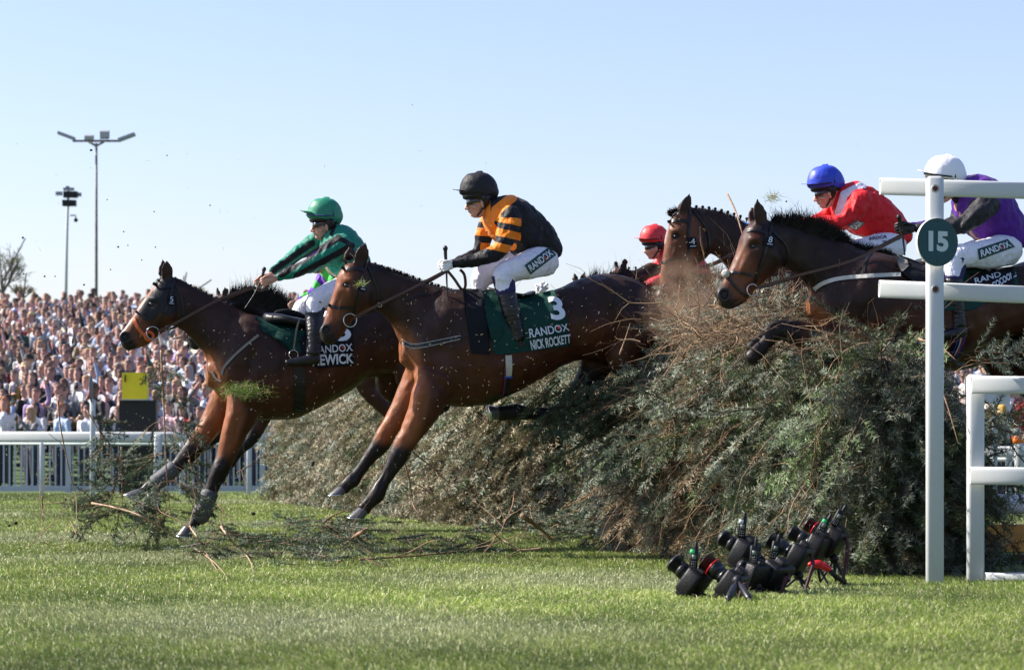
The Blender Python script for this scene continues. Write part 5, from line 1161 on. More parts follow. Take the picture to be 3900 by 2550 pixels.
def scatter_tw(name, it, parent, r):
    Vs, Ts, Cs = [], [], []; off = 0
    for (k, Mx, p, c) in it:
        V, T, K = TW[k]; Vs.append(V @ np.asarray(Mx).T + p); Ts.append(T + off); off += len(V); m = r.rand()
        base = np.array(TWC) * c[0] if m > .25 else np.array([.10, .055, .035]); Cs.append(np.tile(base, (len(V), 1)))
    return link(name, mesh_np(name, np.concatenate(Vs), np.concatenate(Ts), np.concatenate(Cs)), M_bark, parent, False)
def fence_twigs():
    r = np.random.RandomState(12)
    def face(r):
        s = 7.0 * r.rand() ** 1.2 if r.rand() < .75 else 7 + 14 * r.rand(); t = .03 + .5 * r.rand(); q, n = fpt(s, t, .03 + .07 * r.rand()); n = np.array(n)
        return q, np.array([0, 0, -1.0]) * (1 if r.rand() < .8 else -1) + n * .18 + r.randn(3) * .32, .6 + .6 * r.rand()
    it = tw_items(r, 560, face)
    def brown(r):      # stripped brown heart where the horses brush through
        s = 2.6 + r.randn() * .95; t = .12 + .5 * r.rand(); q, n = fpt(s, t, .08 + .12 * r.rand()); n = np.array(n)
        return q, np.array([0, 0, -1.0]) * .7 + n * .2 + r.randn(3) * .55, .45 + .5 * r.rand()
    it += tw_items(r, 620, brown)
    def top(r):
        s = .2 + 4.6 * r.rand(); t = .44 + .25 * r.rand(); q, n = fpt(s, t, .02)
        return q, np.array(FN) * (1.0 if r.rand() < .75 else -.6) + np.array([0, 0, .35 * r.rand()]) + r.randn(3) * .35, .5 + .5 * r.rand()
    it += tw_items(r, 300, top)
    def heap(r):
        q = P(2800 + r.randn() * 150, 1250 + abs(r.randn()) * 40 - 100 * r.rand() ** 2.5, 17.8 + 1.2 * r.rand())
        return q, r.randn(3) * np.array([1, .8, .32]) + np.array([0, 0, .02]), .38 + .42 * r.rand()
    it += tw_items(r, 210, heap)
    scatter_tw("bare_twigs", it, fence_root, r)
fence_twigs()
def long_stick(name, pts, r0, m=None, label=None, parent=None, col=(.36, .2, .1)):
    g = Geo().add(tube([Vector(p) for p in pts], [r0 * (1 - .75 * i / (len(pts) - 1)) for i in range(len(pts))], 7, 5))
    o = g.obj(name, m or mat("pale_stick", (.42, .25, .14), .7, color2=(.2, .11, .06), vscale=30, bump=.5, bscale=80, bdist=.004), parent)
    return o
for pts in ([(2770, 738, 19.2), (2800, 800, 19.1), (2822, 870, 19.0), (2850, 960, 19.0), (2888, 1060, 19.0), (2902, 1150, 19.0), (2905, 1220, 19.0)], [(2870, 1340, 18.6), (2980, 1310, 18.4), (3120, 1240, 18.2), (3220, 1215, 18.1), (3330, 1212, 18.1)],
            [(2700, 1390, 18.9), (2800, 1330, 18.8), (2940, 1310, 18.6), (3080, 1335, 18.4), (3200, 1420, 18.2)], [(2915, 1165, 19.3), (2940, 1120, 19.3), (2958, 1078, 19.3)], [(3010, 1190, 19.2), (3022, 1110, 19.2), (3018, 1060, 19.2)],
            [(3160, 1225, 18.3), (3200, 1200, 18.2), (3248, 1158, 18.1)], [(3140, 1215, 18.4), (3170, 1160, 18.4), (3185, 1148, 18.3)], [(2560, 1330, 19.6), (2570, 1280, 19.6), (2600, 1210, 19.6)], [(2360, 1350, 19.6), (2385, 1280, 19.6), (2400, 1230, 19.6)],
            [(3500, 1290, 16.9), (3580, 1320, 16.7), (3640, 1370, 16.6)], [(3550, 1420, 16.6), (3600, 1520, 16.5), (3650, 1690, 16.4)]):
    long_stick("broken_stick", [P(*p) for p in pts], .007, parent=fence_root)
# take-off side: padded roll and orange board
tr = empty("takeoff_board", (3.4, 18.2, 0)); tag(tr, "orange takeoff board with a white padded roll, seen through the white rails", "takeoff board")
a = P(3640, 2047, 18.6); b = P(4150, 2047, 18.6)
Geo().add(box((a + b) / 2, (b - a).length, .05, .18, (b - a).normalized(), None, None)).obj("board", mat("orange_board", (.62, .28, .05), .6, var=.15), tr, False)
Geo().add(box((a + b) / 2 - Vector((0, 0, .19)), (b - a).length, .04, .16, (b - a).normalized(), None, None)).obj("board_base", M_black, tr, False)
Geo().add(tube([P(3700, 1918, 18.7), P(3900, 1918, 18.75), P(4200, 1920, 18.8)], .066, 14, 4)).obj("padded_roll", mat("white_vinyl", (.72, .72, .76), .45, bump=.4, bscale=8, bdist=.02), tr)
# ---------------------------------------------------------------- near wing with the number disc
def rail_tube(p, q, h, wdt, hollow=True):
    """hollow oval rail from p to q"""
    ax = (q - p).normalized(); up = Vector((0, 0, 1)); up = (up - ax * up.dot(ax)).normalized(); sd = ax.cross(up); R_ = []
    def sec(c, k):
        r = []
        for j in range(24):
            a = 2 * math.pi * j / 24; ca, sa = math.cos(a), math.sin(a)
            r.append(c + sd * (math.copysign(abs(ca) ** .6, ca) * wdt / 2 - 0) * k[0] + up * (math.copysign(abs(sa) ** .55, sa) * h / 2) * k[1])
        return r
    t = .008; ki = ((wdt - 2 * t) / wdt, (h - 2 * t) / h)
    R_ = [sec(p + ax * .14, ki), sec(p, ki), sec(p, (1, 1)), sec(q, (1, 1)), sec(q, ki), sec(q - ax * .14, ki)]
    return rings(R_)
wing = empty("fence_wing", (P(3562, 2229, 16.2).x, 16.2, 0)); tag(wing, "tall white plastic post with two rails at the near end of the fence", "rail post")
Geo().add(box((P(3560, 1450, 16.2).x, 16.2, (P(0, 672, 16.2).z) / 2), .102, .075, P(0, 672, 16.2).z, bev=.026)).obj("post", M_white, wing)
for (x0, y0, y1, xe, ye0, ye1, nm) in ((3352, 677, 742, 4300, 703, 771, "rail"), (3349, 1066, 1133, 4300, 1103, 1173, "rail")):
    a = P(x0, (y0 + y1) / 2, 16.28); b = P(xe, (ye0 + ye1) / 2, 16.5); a.y += .0; h = (y1 - y0) / (F / 16.28)
    Geo().add(rail_tube(a, b, h, .045)).obj(nm, M_white, wing)
M_bolt = mat("rusty_bolt", (.07, .025, .015), .8)
for (x, y) in ((3562, 718), (3563, 1101)):
    g = Geo().add(tube([P(x, y, 16.158), P(x, y, 16.172)], .017, 6)); g.obj("bolt", M_bolt, wing, False)
    Geo().add(torus(P(x, y, 16.161), .021, .003, Vector((1, 0, 0)), Vector((0, 0, 1)))).obj("washer", mat("galvanised", (.4, .4, .38), .5, .6), wing)
c = P(3568, 922, 16.12); nrm = Vector((.42, -.9, 0)).normalized(); dx = Vector((.9, .42, 0)).normalized()
disc = empty("number_disc", c); tag(disc, "round dark green number 15 disc on the tall white post", "sign")
R_ = []
for off, rr in ((-.010, .1385), (.004, .1405), (.008, .139)): R_.append([c + nrm * off + dx * rr * math.cos(q) + Vector((0, 0, rr * math.sin(q))) for q in [2 * math.pi * j / 64 for j in range(64)]])
Geo().add(rings(R_)).obj("disc_rim", mat("white_rim", (.7, .7, .66), .5), disc, False)
R_ = [[c + nrm * off + dx * rr * math.cos(q) + Vector((0, 0, rr * math.sin(q))) for q in [2 * math.pi * j / 64 for j in range(64)]] for off, rr in ((.002, .139), (.0105, .139))]
Geo().add(rings(R_)).obj("disc_face", mat("disc_green", (.004, .055, .065), .6, var=.12, vscale=9), disc, False)
V, T = text_geo("15", .05); Geo().add(([c + nrm * .014 + dx * (-.066 + (a[0]) * .136) + Vector((0, 0, -.055 + a[1] * .118)) for a in V], T)).obj("lettering", mat("disc_number", (.50, .58, .60), .7), disc, False)
for z in (.118, -.112): Geo().add(ball(c + nrm * .011 + Vector((0, 0, z)), .0035, n=6, m=4)).obj("screw", M_black, disc)
gate = empty("guard_rail", (P(3717, 2225, 16.45).x, 16.45, 0)); tag(gate, "lower white plastic rail panel with three rails, right of the tall numbered post", "rail")
zt = P(0, 1424, 16.45).z
Geo().add(box((P(3717, 1500, 16.45).x, 16.47, zt / 2), .102, .075, zt, bev=.026)).obj("post", M_white, gate)
for (xa, ya, yb) in ((3699, 1430, 1498), (3694, 1776, 1844)):
    a = P(xa, (ya + yb) / 2, 16.36); b = P(4300, (ya + yb) / 2 + 6, 16.45); Geo().add(rail_tube(a, b, (yb - ya) / (F / 16.36), .05)).obj("rail", M_white, gate)
a = P(3752, 2196, 16.42); b = P(4300, 2198, 16.46); Geo().add(rail_tube(a, b, .055, .06)).obj("rail", M_white, gate)
# ---------------------------------------------------------------- far rails
def gpost(name, x, yb, yt, wpx, root, m=M_white, dd=0):
    d = CH * F / (yb - HY) + dd; zt = P(0, yt, d).z; w_ = wpx / (F / d); return Geo().add(box((P(x, 0, d).x, d, zt / 2), w_, w_ * .7, zt, bev=w_ * .25)).obj(name, m, root)
rr_ = empty("running_rail", (-6, 45.5, 0)); tag(rr_, "long white plastic running rail in front of the crowd, left half of the course", "rail")
Geo().add(rail_tube(P(-350, 1661, 45.6), P(1700, 1666, 45.6), .165, .10)).obj("top_rail", M_white, rr_)
Geo().add(tube([P(-350, 1688, 45.75), P(1700, 1694, 45.75)], .022, 8)).obj("under_rail", mat("grey_blue_rail", (.42, .50, .53), .5), rr_)
for x in (-90, 158, 690, 420, 946, 1210): 
    if x in (420,): continue
    gpost("post", x, 1889, 1683, 13, rr_)
gpost("post", 699, 1889, 1680, 12, rr_)
bar = empty("crowd_barrier", (-6, 47.5, 0)); tag(bar, "grey metal barrier of upright bars between the white rail and the crowd", "barrier")
M_bar = mat("barrier_grey", (.42, .47, .50), .5)
g = Geo(); D_ = 47.6
for i in range(96):
    x = -380 + i * 21.9; p = P(x, 1690, D_); g.add(box((p.x, D_, .48), .026, .02, .76))
g.obj("bars", M_bar, bar, False)
for z, h in ((.88, .05), (.09, .09)): Geo().add(box((P(690, 0, D_).x, D_ - .02, z), 10.3, .05, h)).obj("rail", M_bar, bar, False)
for x in (-238, 262, 520, 1000, 1260): p = P(x, 0, D_); Geo().add(box((p.x, D_ - .06, .45), .09, .06, .9)).obj("post", M_bar, bar, False)
# far wing: post with a disc seen edge-on, second leaning post, yellow box on its dark stand
fw = empty("marker_post", G(353, 1893)); tag(fw, "slim white post with a round disc seen edge on, before the crowd", "post")
d = CH * F / (1893 - HY); gpost("pole", 353, 1893, 1520, 20, fw)
Geo().add(ball(P(347, 1480, d), .017, .2, .22, n=20, m=12)).obj("disc", mat("grey_disc", (.10, .10, .10), .6), fw)
fw2 = empty("rail_post", G(600, 1937)); tag(fw2, "leaning white post standing in the turf before the left white rail", "post")
d = CH * F / (1937 - HY); a = G(597, 1937); b = P(603, 1652, d); Geo().add(box((a + b) / 2, .10, .07, (b - a).length, None, None, (b - a).normalized(), bev=.02)).obj("post_body", M_white, fw2)
yb = empty("yellow_box", P(515, 1650, 46.8)); tag(yb, "bright yellow box on a black stand in front of the crowd", "box")
g = Geo().add(box(P(516, 1469, 46.6), .41, .3, .44)); g.obj("box_body", mat("yellow_paint", (.80, .62, .01), .5, var=.04), yb, False)
g = Geo(); [g.add(box(P(x, 1440, 46.42), .02, .03, .12)) for x in (477, 555)]; g.obj("clip", M_black, yb, False)
Geo().add(box(P(514, 1520, 46.6), .40, .28, .03)).obj("tray", M_white, yb, False)
p = P(527, 1587, 46.7); Geo().add(box((p.x, 46.75, (P(0, 1524, 46.7).z) / 2), .62, .3, P(0, 1524, 46.7).z)).obj("stand", M_black, yb, False)
rr2 = empty("running_rail", (6, 38, 0)); tag(rr2, "white running rail glimpsed through the rail panel at the right edge", "rail")
Geo().add(rail_tube(P(3640, 1718, 36), P(4300, 1722, 36), .14, .1)).obj("top_rail", M_white, rr2)
Geo().add(tube([P(3640, 1748, 36.2), P(4300, 1752, 36.2)], .03, 8)).obj("under_rail", M_bar, rr2)
for x in (3842, 3885): p = P(x, 0, 36); Geo().add(box((p.x, 36, .38), .07, .07, .76)).obj("post", M_white, rr2, False)
mk = empty("marker_bollard", P(3880, 1700, 35)); tag(mk, "white tube with an orange band standing behind the right rail", "marker")
Geo().add(tube([P(3868, 1632, 35), P(3873, 1660, 35)], .062, 12)).add(tube([P(3878, 1686, 35), P(3882, 1706, 35), P(3885, 1940, 35)], .062, 12)).obj("tube", M_white, mk)
Geo().add(tube([P(3872.5, 1658, 35), P(3879, 1688, 35)], .064, 12)).obj("orange_band", mat("orange_band", (.75, .16, .01), .5), mk)
wb = empty("white_board", P(3750, 1480, 34)); tag(wb, "small white board on two posts beyond the fence at far right", "board")
Geo().add(box(P(3760, 1490, 34), .55, .04, .3)).obj("panel", M_white, wb, False)
for x in (3700, 3790): p = P(x, 1510, 34.05); Geo().add(box((p.x, 34.05, p.z / 2), .05, .05, p.z)).obj("leg", M_bar, wb, False)
# ---------------------------------------------------------------- masts
M_mast = mat("mast_paint", (.17, .15, .14), .6, color2=(.26, .22, .20), vscale=3); M_lamp = mat("lamp_housing", (.30, .31, .33), .45)
dm = 120.0; k = F / dm
mast = empty("lighting_mast", P(367, 1105, dm)); mast.location.z = gz(dm); tag(mast, "tall mast carrying four lamps on a crossarm above the crowd", "lighting mast")
top = P(367, 545, dm); base = Vector((top.x, dm, gz(112)))
Geo().add(tube([base, P(367, 800, dm), top], [.062 * 1.15, .058, .05], 10)).obj("pole", M_mast, mast)
Geo().add(box((P(277, 537, dm) + P(459, 537, dm)) / 2, (459 - 277) / k, .1, .09)).obj("crossarm", M_mast, mast, False)
g = Geo(); [g.add(tube([P(367, 556, dm), P(367 + s * 28, 541, dm)], .05, 6)) for s in (-1, 1)]; g.obj("bracket", M_mast, mast)
for (x0, y0, x1, y1) in ((222, 506, 284, 529), (514, 511, 452, 534)):
    a, b = P(x0, y0, dm), P(x1, y1, dm); ax = (b - a).normalized(); Geo().add(box((a + b) / 2, (b - a).length, .45, .13, ax, None, Vector((-ax.z, 0, ax.x)), 0)).obj("lamp_head", M_lamp, mast, False)
for (x, y, w_, h) in ((340, 523, 34, 16), (399, 513, 34, 30)):
    lh = Geo().add(box(P(x, y, dm - .3), w_ / k, .3, h / k, None, Vector((0, .9, .3)), None)).obj("lamp_head", M_lamp, mast, False); Geo().add(box(P(x, y, dm - .47), w_ / k * .8, .02, h / k * .7)).obj("lamp_glass", mat("lamp_glass", (.35, .37, .36), .2), lh, False)
sm = empty("speaker_mast", P(253, 1105, 118)); tag(sm, "white mast with two black loudspeakers, small floodlights and a security camera", "mast"); ds = 118.0; k = F / ds
Geo().add(tube([Vector((P(248, 0, ds).x, ds, gz(112))), P(255, 880, ds), P(259, 770, ds), P(262, 715, ds)], [.075, .06, .055, .04], 10)).obj("pole", mat("mast_white", (.55, .56, .60), .5, var=.05), sm)
for (x0, y0, x1, y1) in ((243, 729, 295, 753), (239, 762, 290, 785)):
    Geo().add(box(P((x0 + x1) / 2, (y0 + y1) / 2, ds - .2), (x1 - x0) / k, .3, (y1 - y0) / k, Vector((.99, .1, .0)).normalized())).obj("loudspeaker", M_black, sm, False)
for (x, y, w_, h) in ((225, 737, 24, 14), (302, 741, 15, 14), (262, 720, 40, 10), (258, 713, 12, 8)):
    Geo().add(box(P(x, y, ds), w_ / k, .2, h / k)).obj("floodlight", M_lamp, sm, False)
Geo().add(tube([P(268, 820, ds), P(288, 820, ds), P(289, 832, ds)], .035, 8)).obj("camera_arm", M_white, sm); Geo().add(ball(P(289, 838, ds), .09)).obj("security_camera", M_black, sm)
# ---------------------------------------------------------------- trees behind the bank
def far_tree(name, label, x, yt, yb, d, wpx, col, seed, n=2600, tw=1):
    r = np.random.RandomState(seed); k = F / d; root = empty(name, P(x, yb, d)); tag(root, label, "tree"); H_ = (yb - yt) / k; c = P(x, yb, d); V = []; T = []
    segs = []
    def grow(p, dr, L, rad, depth):
        q = p + dr * L; segs.append((p, q, rad))
        if depth == 0: return
        for _ in range(3 + (depth > 2)):
            nd = (dr + Vector(r.randn(3)) * .42 + Vector((0, 0, .18))).normalized(); grow(p.lerp(q, .5 + .5 * r.rand()), nd, L * (.62 + .2 * r.rand()), rad * .6, depth - 1)
    grow(Vector((0, 0, -2.5)), Vector((0, 0, 1)), H_ * .35 + 2.5, .09, 1)
    for i in range(7): a = 2 * math.pi * r.rand(); grow(Vector((0, 0, .1 * H_ * r.rand())), Vector((math.cos(a) * .7 * wpx / (yb - yt), math.sin(a) * .4, 1)).normalized(), H_ * .4, .05, 3)
    mx = max(s[1].z for s in segs); sc = H_ / mx; wd = max(abs(s[1].x) for s in segs); sx = wpx / k / 2 / wd
    g = Geo()
    for a, b, rad in segs: g.add(tube([c + Vector((a.x * sx, a.y, a.z * sc)), c + Vector((b.x * sx, b.y, b.z * sc))], [rad, rad * .6], 3))
    g.obj("trunk", mat("far_bark", (.16, .13, .10), .9), root, False)
    ends = [s for s in segs if s[2] < .03]; V = []; T = []; C = []
    for i in range(n):
        a, b, _ = ends[r.randint(len(ends))]; p = a.lerp(b, r.rand() * 1.15); p = c + Vector((p.x * sx, p.y, p.z * sc)) + Vector(r.randn(3)) * .07; e = .03 + .04 * r.rand(); u = Vector(r.randn(3)).normalized() * e; w_ = Vector(r.randn(3)).normalized() * e
        o = len(V); V += [p - u, p + u, p + w_]; T.append((o, o + 1, o + 2)); C += [np.array(col) * (.6 + .8 * r.rand())] * 3
    link("crown", mesh_np("crown", [tuple(v) for v in V], T, np.array(C)), mat("far_leaf", attr="col", rough=.8, trans=.2), root, False)
far_tree("budding_tree", "bare budding tree with pale green tips at the left edge above the crowd", 10, 905, 1130, 135, 230, (.22, .24, .13), 3, 800)
far_tree("budding_tree", "low straw coloured bush above the crowd behind the leftmost horse's ears", 690, 1040, 1150, 135, 260, (.34, .27, .15), 4, 3200)
far_tree("budding_tree", "thin bare sapling just right of the left edge tree", 90, 1040, 1135, 133, 120, (.28, .24, .17), 5, 500)
# ---------------------------------------------------------------- crowd
M_p = {}
for nm in ("skin", "hair", "jacket", "shirt", "trousers", "extra"):
    M_p[nm] = mat("crowd_" + nm, attr=nm + "_col", attr_type='OBJECT', rough=.7, bump=.5 if nm in ("jacket", "shirt") else 0, bscale=9, bdist=.03)
PM = [M_p[n] for n in ("skin", "hair", "jacket", "shirt", "trousers", "extra")]
def person_mesh(pose, top, hairk, seed):
    """standing spectator at the origin facing -Y; labels 0 skin 1 hair 2 jacket 3 shirt 4 trousers 5 extra"""
    r = random.Random(seed); pr = []; lab = []
    def A(vf, l): pr.append(vf); lab.append(l)
    V3 = lambda *a: Vector(a)
    def el(c, rx, ry, n=14): return [V3(c[0] + rx * math.cos(q), c[1] + ry * math.sin(q), c[2]) for q in [2 * math.pi * j / n for j in range(n)]]
    slim = .86 if hairk == 'long' else 1.0
    A(rings([el((0, .02, z), a * slim, b) for z, a, b in ((.88, .17, .12), (1.0, .175, .125), (1.15, .175, .125), (1.3, .205, .13), (1.40, .205, .11), (1.46, .12, .08), (1.49, .06, .06))]), 2)
    A(rings([el((0, -.015, z), a, b) for z, a, b in ((1.05, .05, .12), (1.25, .06, .145), (1.40, .075, .12), (1.47, .055, .07))]), 3)
    A(tube([V3(0, .01, 1.44), V3(0, -.01, 1.56)], [.058, .052], 10), 0)
    A(rings([el((0, c, z), a, b) for z, a, b, c in ((1.535, .035, .04, -.05), (1.56, .055, .07, -.02), (1.60, .068, .085, -.005), (1.65, .075, .095, 0), (1.70, .076, .098, .005), (1.745, .062, .08, .005), (1.775, .03, .04, .005))]), 0)
    A(tube([V3(0, -.085, 1.675), V3(0, -.112, 1.645), V3(0, -.09, 1.632)], [.012, .015, .012], 6, 1, True), 0)
    for s in (-1, 1): A(ball((s * .078, .01, 1.655), .014, .022, .03, 8, 6), 0)
    if hairk != 'bald':
        A(rings([el((0, c, z), a, b) for z, a, b, c in ((1.655, .083, .075, .045), (1.70, .086, .098, .022), (1.745, .080, .103, .006), (1.775, .055, .075, .006), (1.792, .02, .03, .006))]), 1)
    if hairk == 'long':
        for s in (-1, 1): A(tube([V3(s * .07, .01, 1.72), V3(s * .088, .015, 1.6), V3(s * .085, .0, 1.47), V3(s * .08, -.02, 1.38)], [.03, .036, .04, .02], 8, 2, True), 1)
        A(tube([V3(0, .08, 1.7), V3(0, .09, 1.55), V3(0, .09, 1.42)], [.06, .07, .04], 8, 2, True), 1)
    if hairk == 'hat':
        A(rings([el((0, 0, z), a, b) for z, a, b in ((1.722, .15, .17), (1.727, .155, .175), (1.735, .10, .12), (1.78, .09, .11), (1.825, .085, .1), (1.83, .05, .06))]), 5)
    arm = {
        'down': lambda s: [(s * .215, .02, 1.40), (s * .25, .03, 1.15), (s * .23, -.06, .92)],
        'phone': lambda s: [(s * .21, .0, 1.39), (s * .24, -.17, 1.22), (s * .10, -.33, 1.50)] if s > 0 else [(s * .21, 0, 1.39), (s * .25, -.14, 1.2), (s * .04, -.33, 1.5)],
        'wave': lambda s: [(s * .21, .0, 1.40), (s * .34, -.10, 1.55), (s * .30, -.18, 1.85)] if s > 0 else [(s * .215, .02, 1.40), (s * .25, .03, 1.15), (s * .2, -.12, 1.0)],
        'fold': lambda s: [(s * .215, .0, 1.39), (s * .26, -.03, 1.16), (-s * .08, -.19, 1.2)],
        'shade': lambda s: [(s * .21, .0, 1.40), (s * .32, -.12, 1.50), (s * .08, -.17, 1.71)] if s < 0 else [(s * .215, .02, 1.40), (s * .25, .0, 1.15), (s * .15, -.18, 1.1)],
        'clap': lambda s: [(s * .21, .0, 1.39), (s * .25, -.12, 1.2), (s * .03, -.30, 1.36)]}[pose]
    for s in (-1, 1):
        a = [Vector(p) for p in arm(s)]; sleeve = 3 if top == 'shirt' else 2
        A(tube([a[0], a[0].lerp(a[1], .5), a[1], a[1].lerp(a[2], .5), a[1].lerp(a[2], .86)], [.068, .06, .05, .043, .038], 10, 2, True), sleeve)
        d = (a[2] - a[1]).normalized(); A(tube([a[1].lerp(a[2], .84), a[2], a[2] + d * .07], [.026, .036, .026], 8, 2, True), 0)
        for f_ in range(3): A(tube([a[2] + d * .05 + Vector(((f_ - 1) * .022, 0, 0)), a[2] + d * .12 + Vector(((f_ - 1) * .026, -.01, 0))], .010, 5, 1, True), 0)
    for s in (-1, 1): A(tube([V3(s * .09, .02, .95), V3(s * .10, 0, .5), V3(s * .11, .03, .08)], [.10, .075, .06], 10, 2), 4)
    for s in (-1, 1): A(tube([V3(s * .11, .06, .05), V3(s * .12, -.16, .04)], [.05, .04], 8, 1, True), 4)
    if top in ('shirt', 'dress'): lab = [(3 if l == 2 else l) if top == 'shirt' else (2 if l == 3 else l) for l in lab]
    pts = []; ll = []
    for (v, f), l in zip(pr, lab):
        v = list(v)
        for p in v: pts.append(p); ll.append(l)
        for q in f: c = sum((Vector(v[i]) for i in q), Vector()) / len(q); pts.append(c); ll.append(l)
    kd = KDTree(len(pts)); [kd.insert(p, i) for i, p in enumerate(pts)]; kd.balance()
    me = fuse(pr, .021, 1, "spectator", .4)
    pri = {5: 5, 1: 4, 3: 1, 2: 2, 0: 3, 4: 0}
    mi = []
    for p in me.polygons:
        c, best, bd = p.center, 0, 9
        for co, i, dd in kd.find_n(c, 3):
            e = dd - (.006 if ll[i] == 3 and abs(c.x) < .06 and c.y < -.05 else 0)
            if e < bd: bd, best = e, ll[i]
        mi.append(best)
    me.polygons.foreach_set("material_index", mi); me.polygons.foreach_set("use_smooth", np.ones(len(mi), bool))
    # extras: eyes or sunglasses, tie, phone, mouth
    bm = bmesh.new(); bm.from_mesh(me)
    def addx(vf, m):
        vs = [bm.verts.new(p) for p in vf[0]]
        for q in vf[1]:
            try: f_ = bm.faces.new([vs[i] for i in q]); f_.material_index = m; f_.smooth = True
            except ValueError: pass
    sun = r.random() < .5
    for s in (-1, 1): addx(ball((s * .031, -.088, 1.672), .024 if sun else .013, .010, .016 if sun else .008, 8, 6), 5 if hairk != 'hat' else 1)
    addx(ball((0, -.086, 1.603), .022, .008, .006, 8, 5), 1)
    if top == 'tie': addx(tube([V3(0, -.142, 1.43), V3(0, -.180, 1.25), V3(0, -.172, 1.05)], [.014, .020, .024], 6, 2), 5 if hairk != 'hat' else 4)
    if pose == 'phone': addx(box((.02, -.40, 1.56), .08, .012, .15), 5 if hairk != 'hat' else 1)
    bm.to_mesh(me); bm.free()
    for m in PM: me.materials.append(m)
    return me
JK = {"navy": (.018, .024, .06), "black": (.012, .012, .014), "mid grey": (.13, .13, .14), "light grey": (.32, .32, .34), "tan": (.30, .20, .11), "brown": (.09, .05, .03), "bright blue": (.04, .11, .34), "pale blue": (.28, .38, .55),
      "burgundy": (.14, .015, .03), "red": (.45, .03, .03), "dark green": (.02, .07, .045), "cream": (.55, .50, .42), "pink": (.60, .30, .33), "teal": (.02, .22, .22), "mustard": (.45, .26, .04), "lilac": (.32, .24, .45)}
SH = {"white": (.66, .66, .70), "pale blue": (.35, .45, .62), "pink": (.62, .38, .40), "navy": (.03, .04, .09), "cream": (.58, .54, .45)}
HR = {"dark": (.02, .014, .01), "brown": (.07, .035, .018), "fair": (.32, .20, .09), "grey": (.28, .27, .26), "ginger": (.28, .09, .02)}
WJ = [10, 8, 5, 3, 2.5, 3, 2.5, 3, 1, 1, 1, 2.5, 1, .6, .6, .6]; WS = [9, 4, 1.5, 1, 1.5]; WH = [7, 6, 3.5, 3, 1]
POSES = ["down", "phone", "wave", "fold", "shade", "clap"]
PW = [5, 2, 1.2, 1.5, 1, 1.5]
PT = {"down": "arms down", "phone": "raising a phone", "wave": "one arm raised", "fold": "arms folded", "shade": "hand shading eyes", "clap": "hands clasped before the chest"}
VAR = []
rv = random.Random(4)
for pose in POSES:
    for (top, hk) in (("tie", "short"), ("open", "short"), ("shirt", "short"), ("dress", "long"), ("open", "bald"), ("tie", "hat")) if pose in ("down", "phone", "clap") else (("open", "short"), ("shirt", "long"), ("tie", "short")):
        VAR.append((pose, top, hk, person_mesh(pose, top, hk, rv.randint(0, 999))))
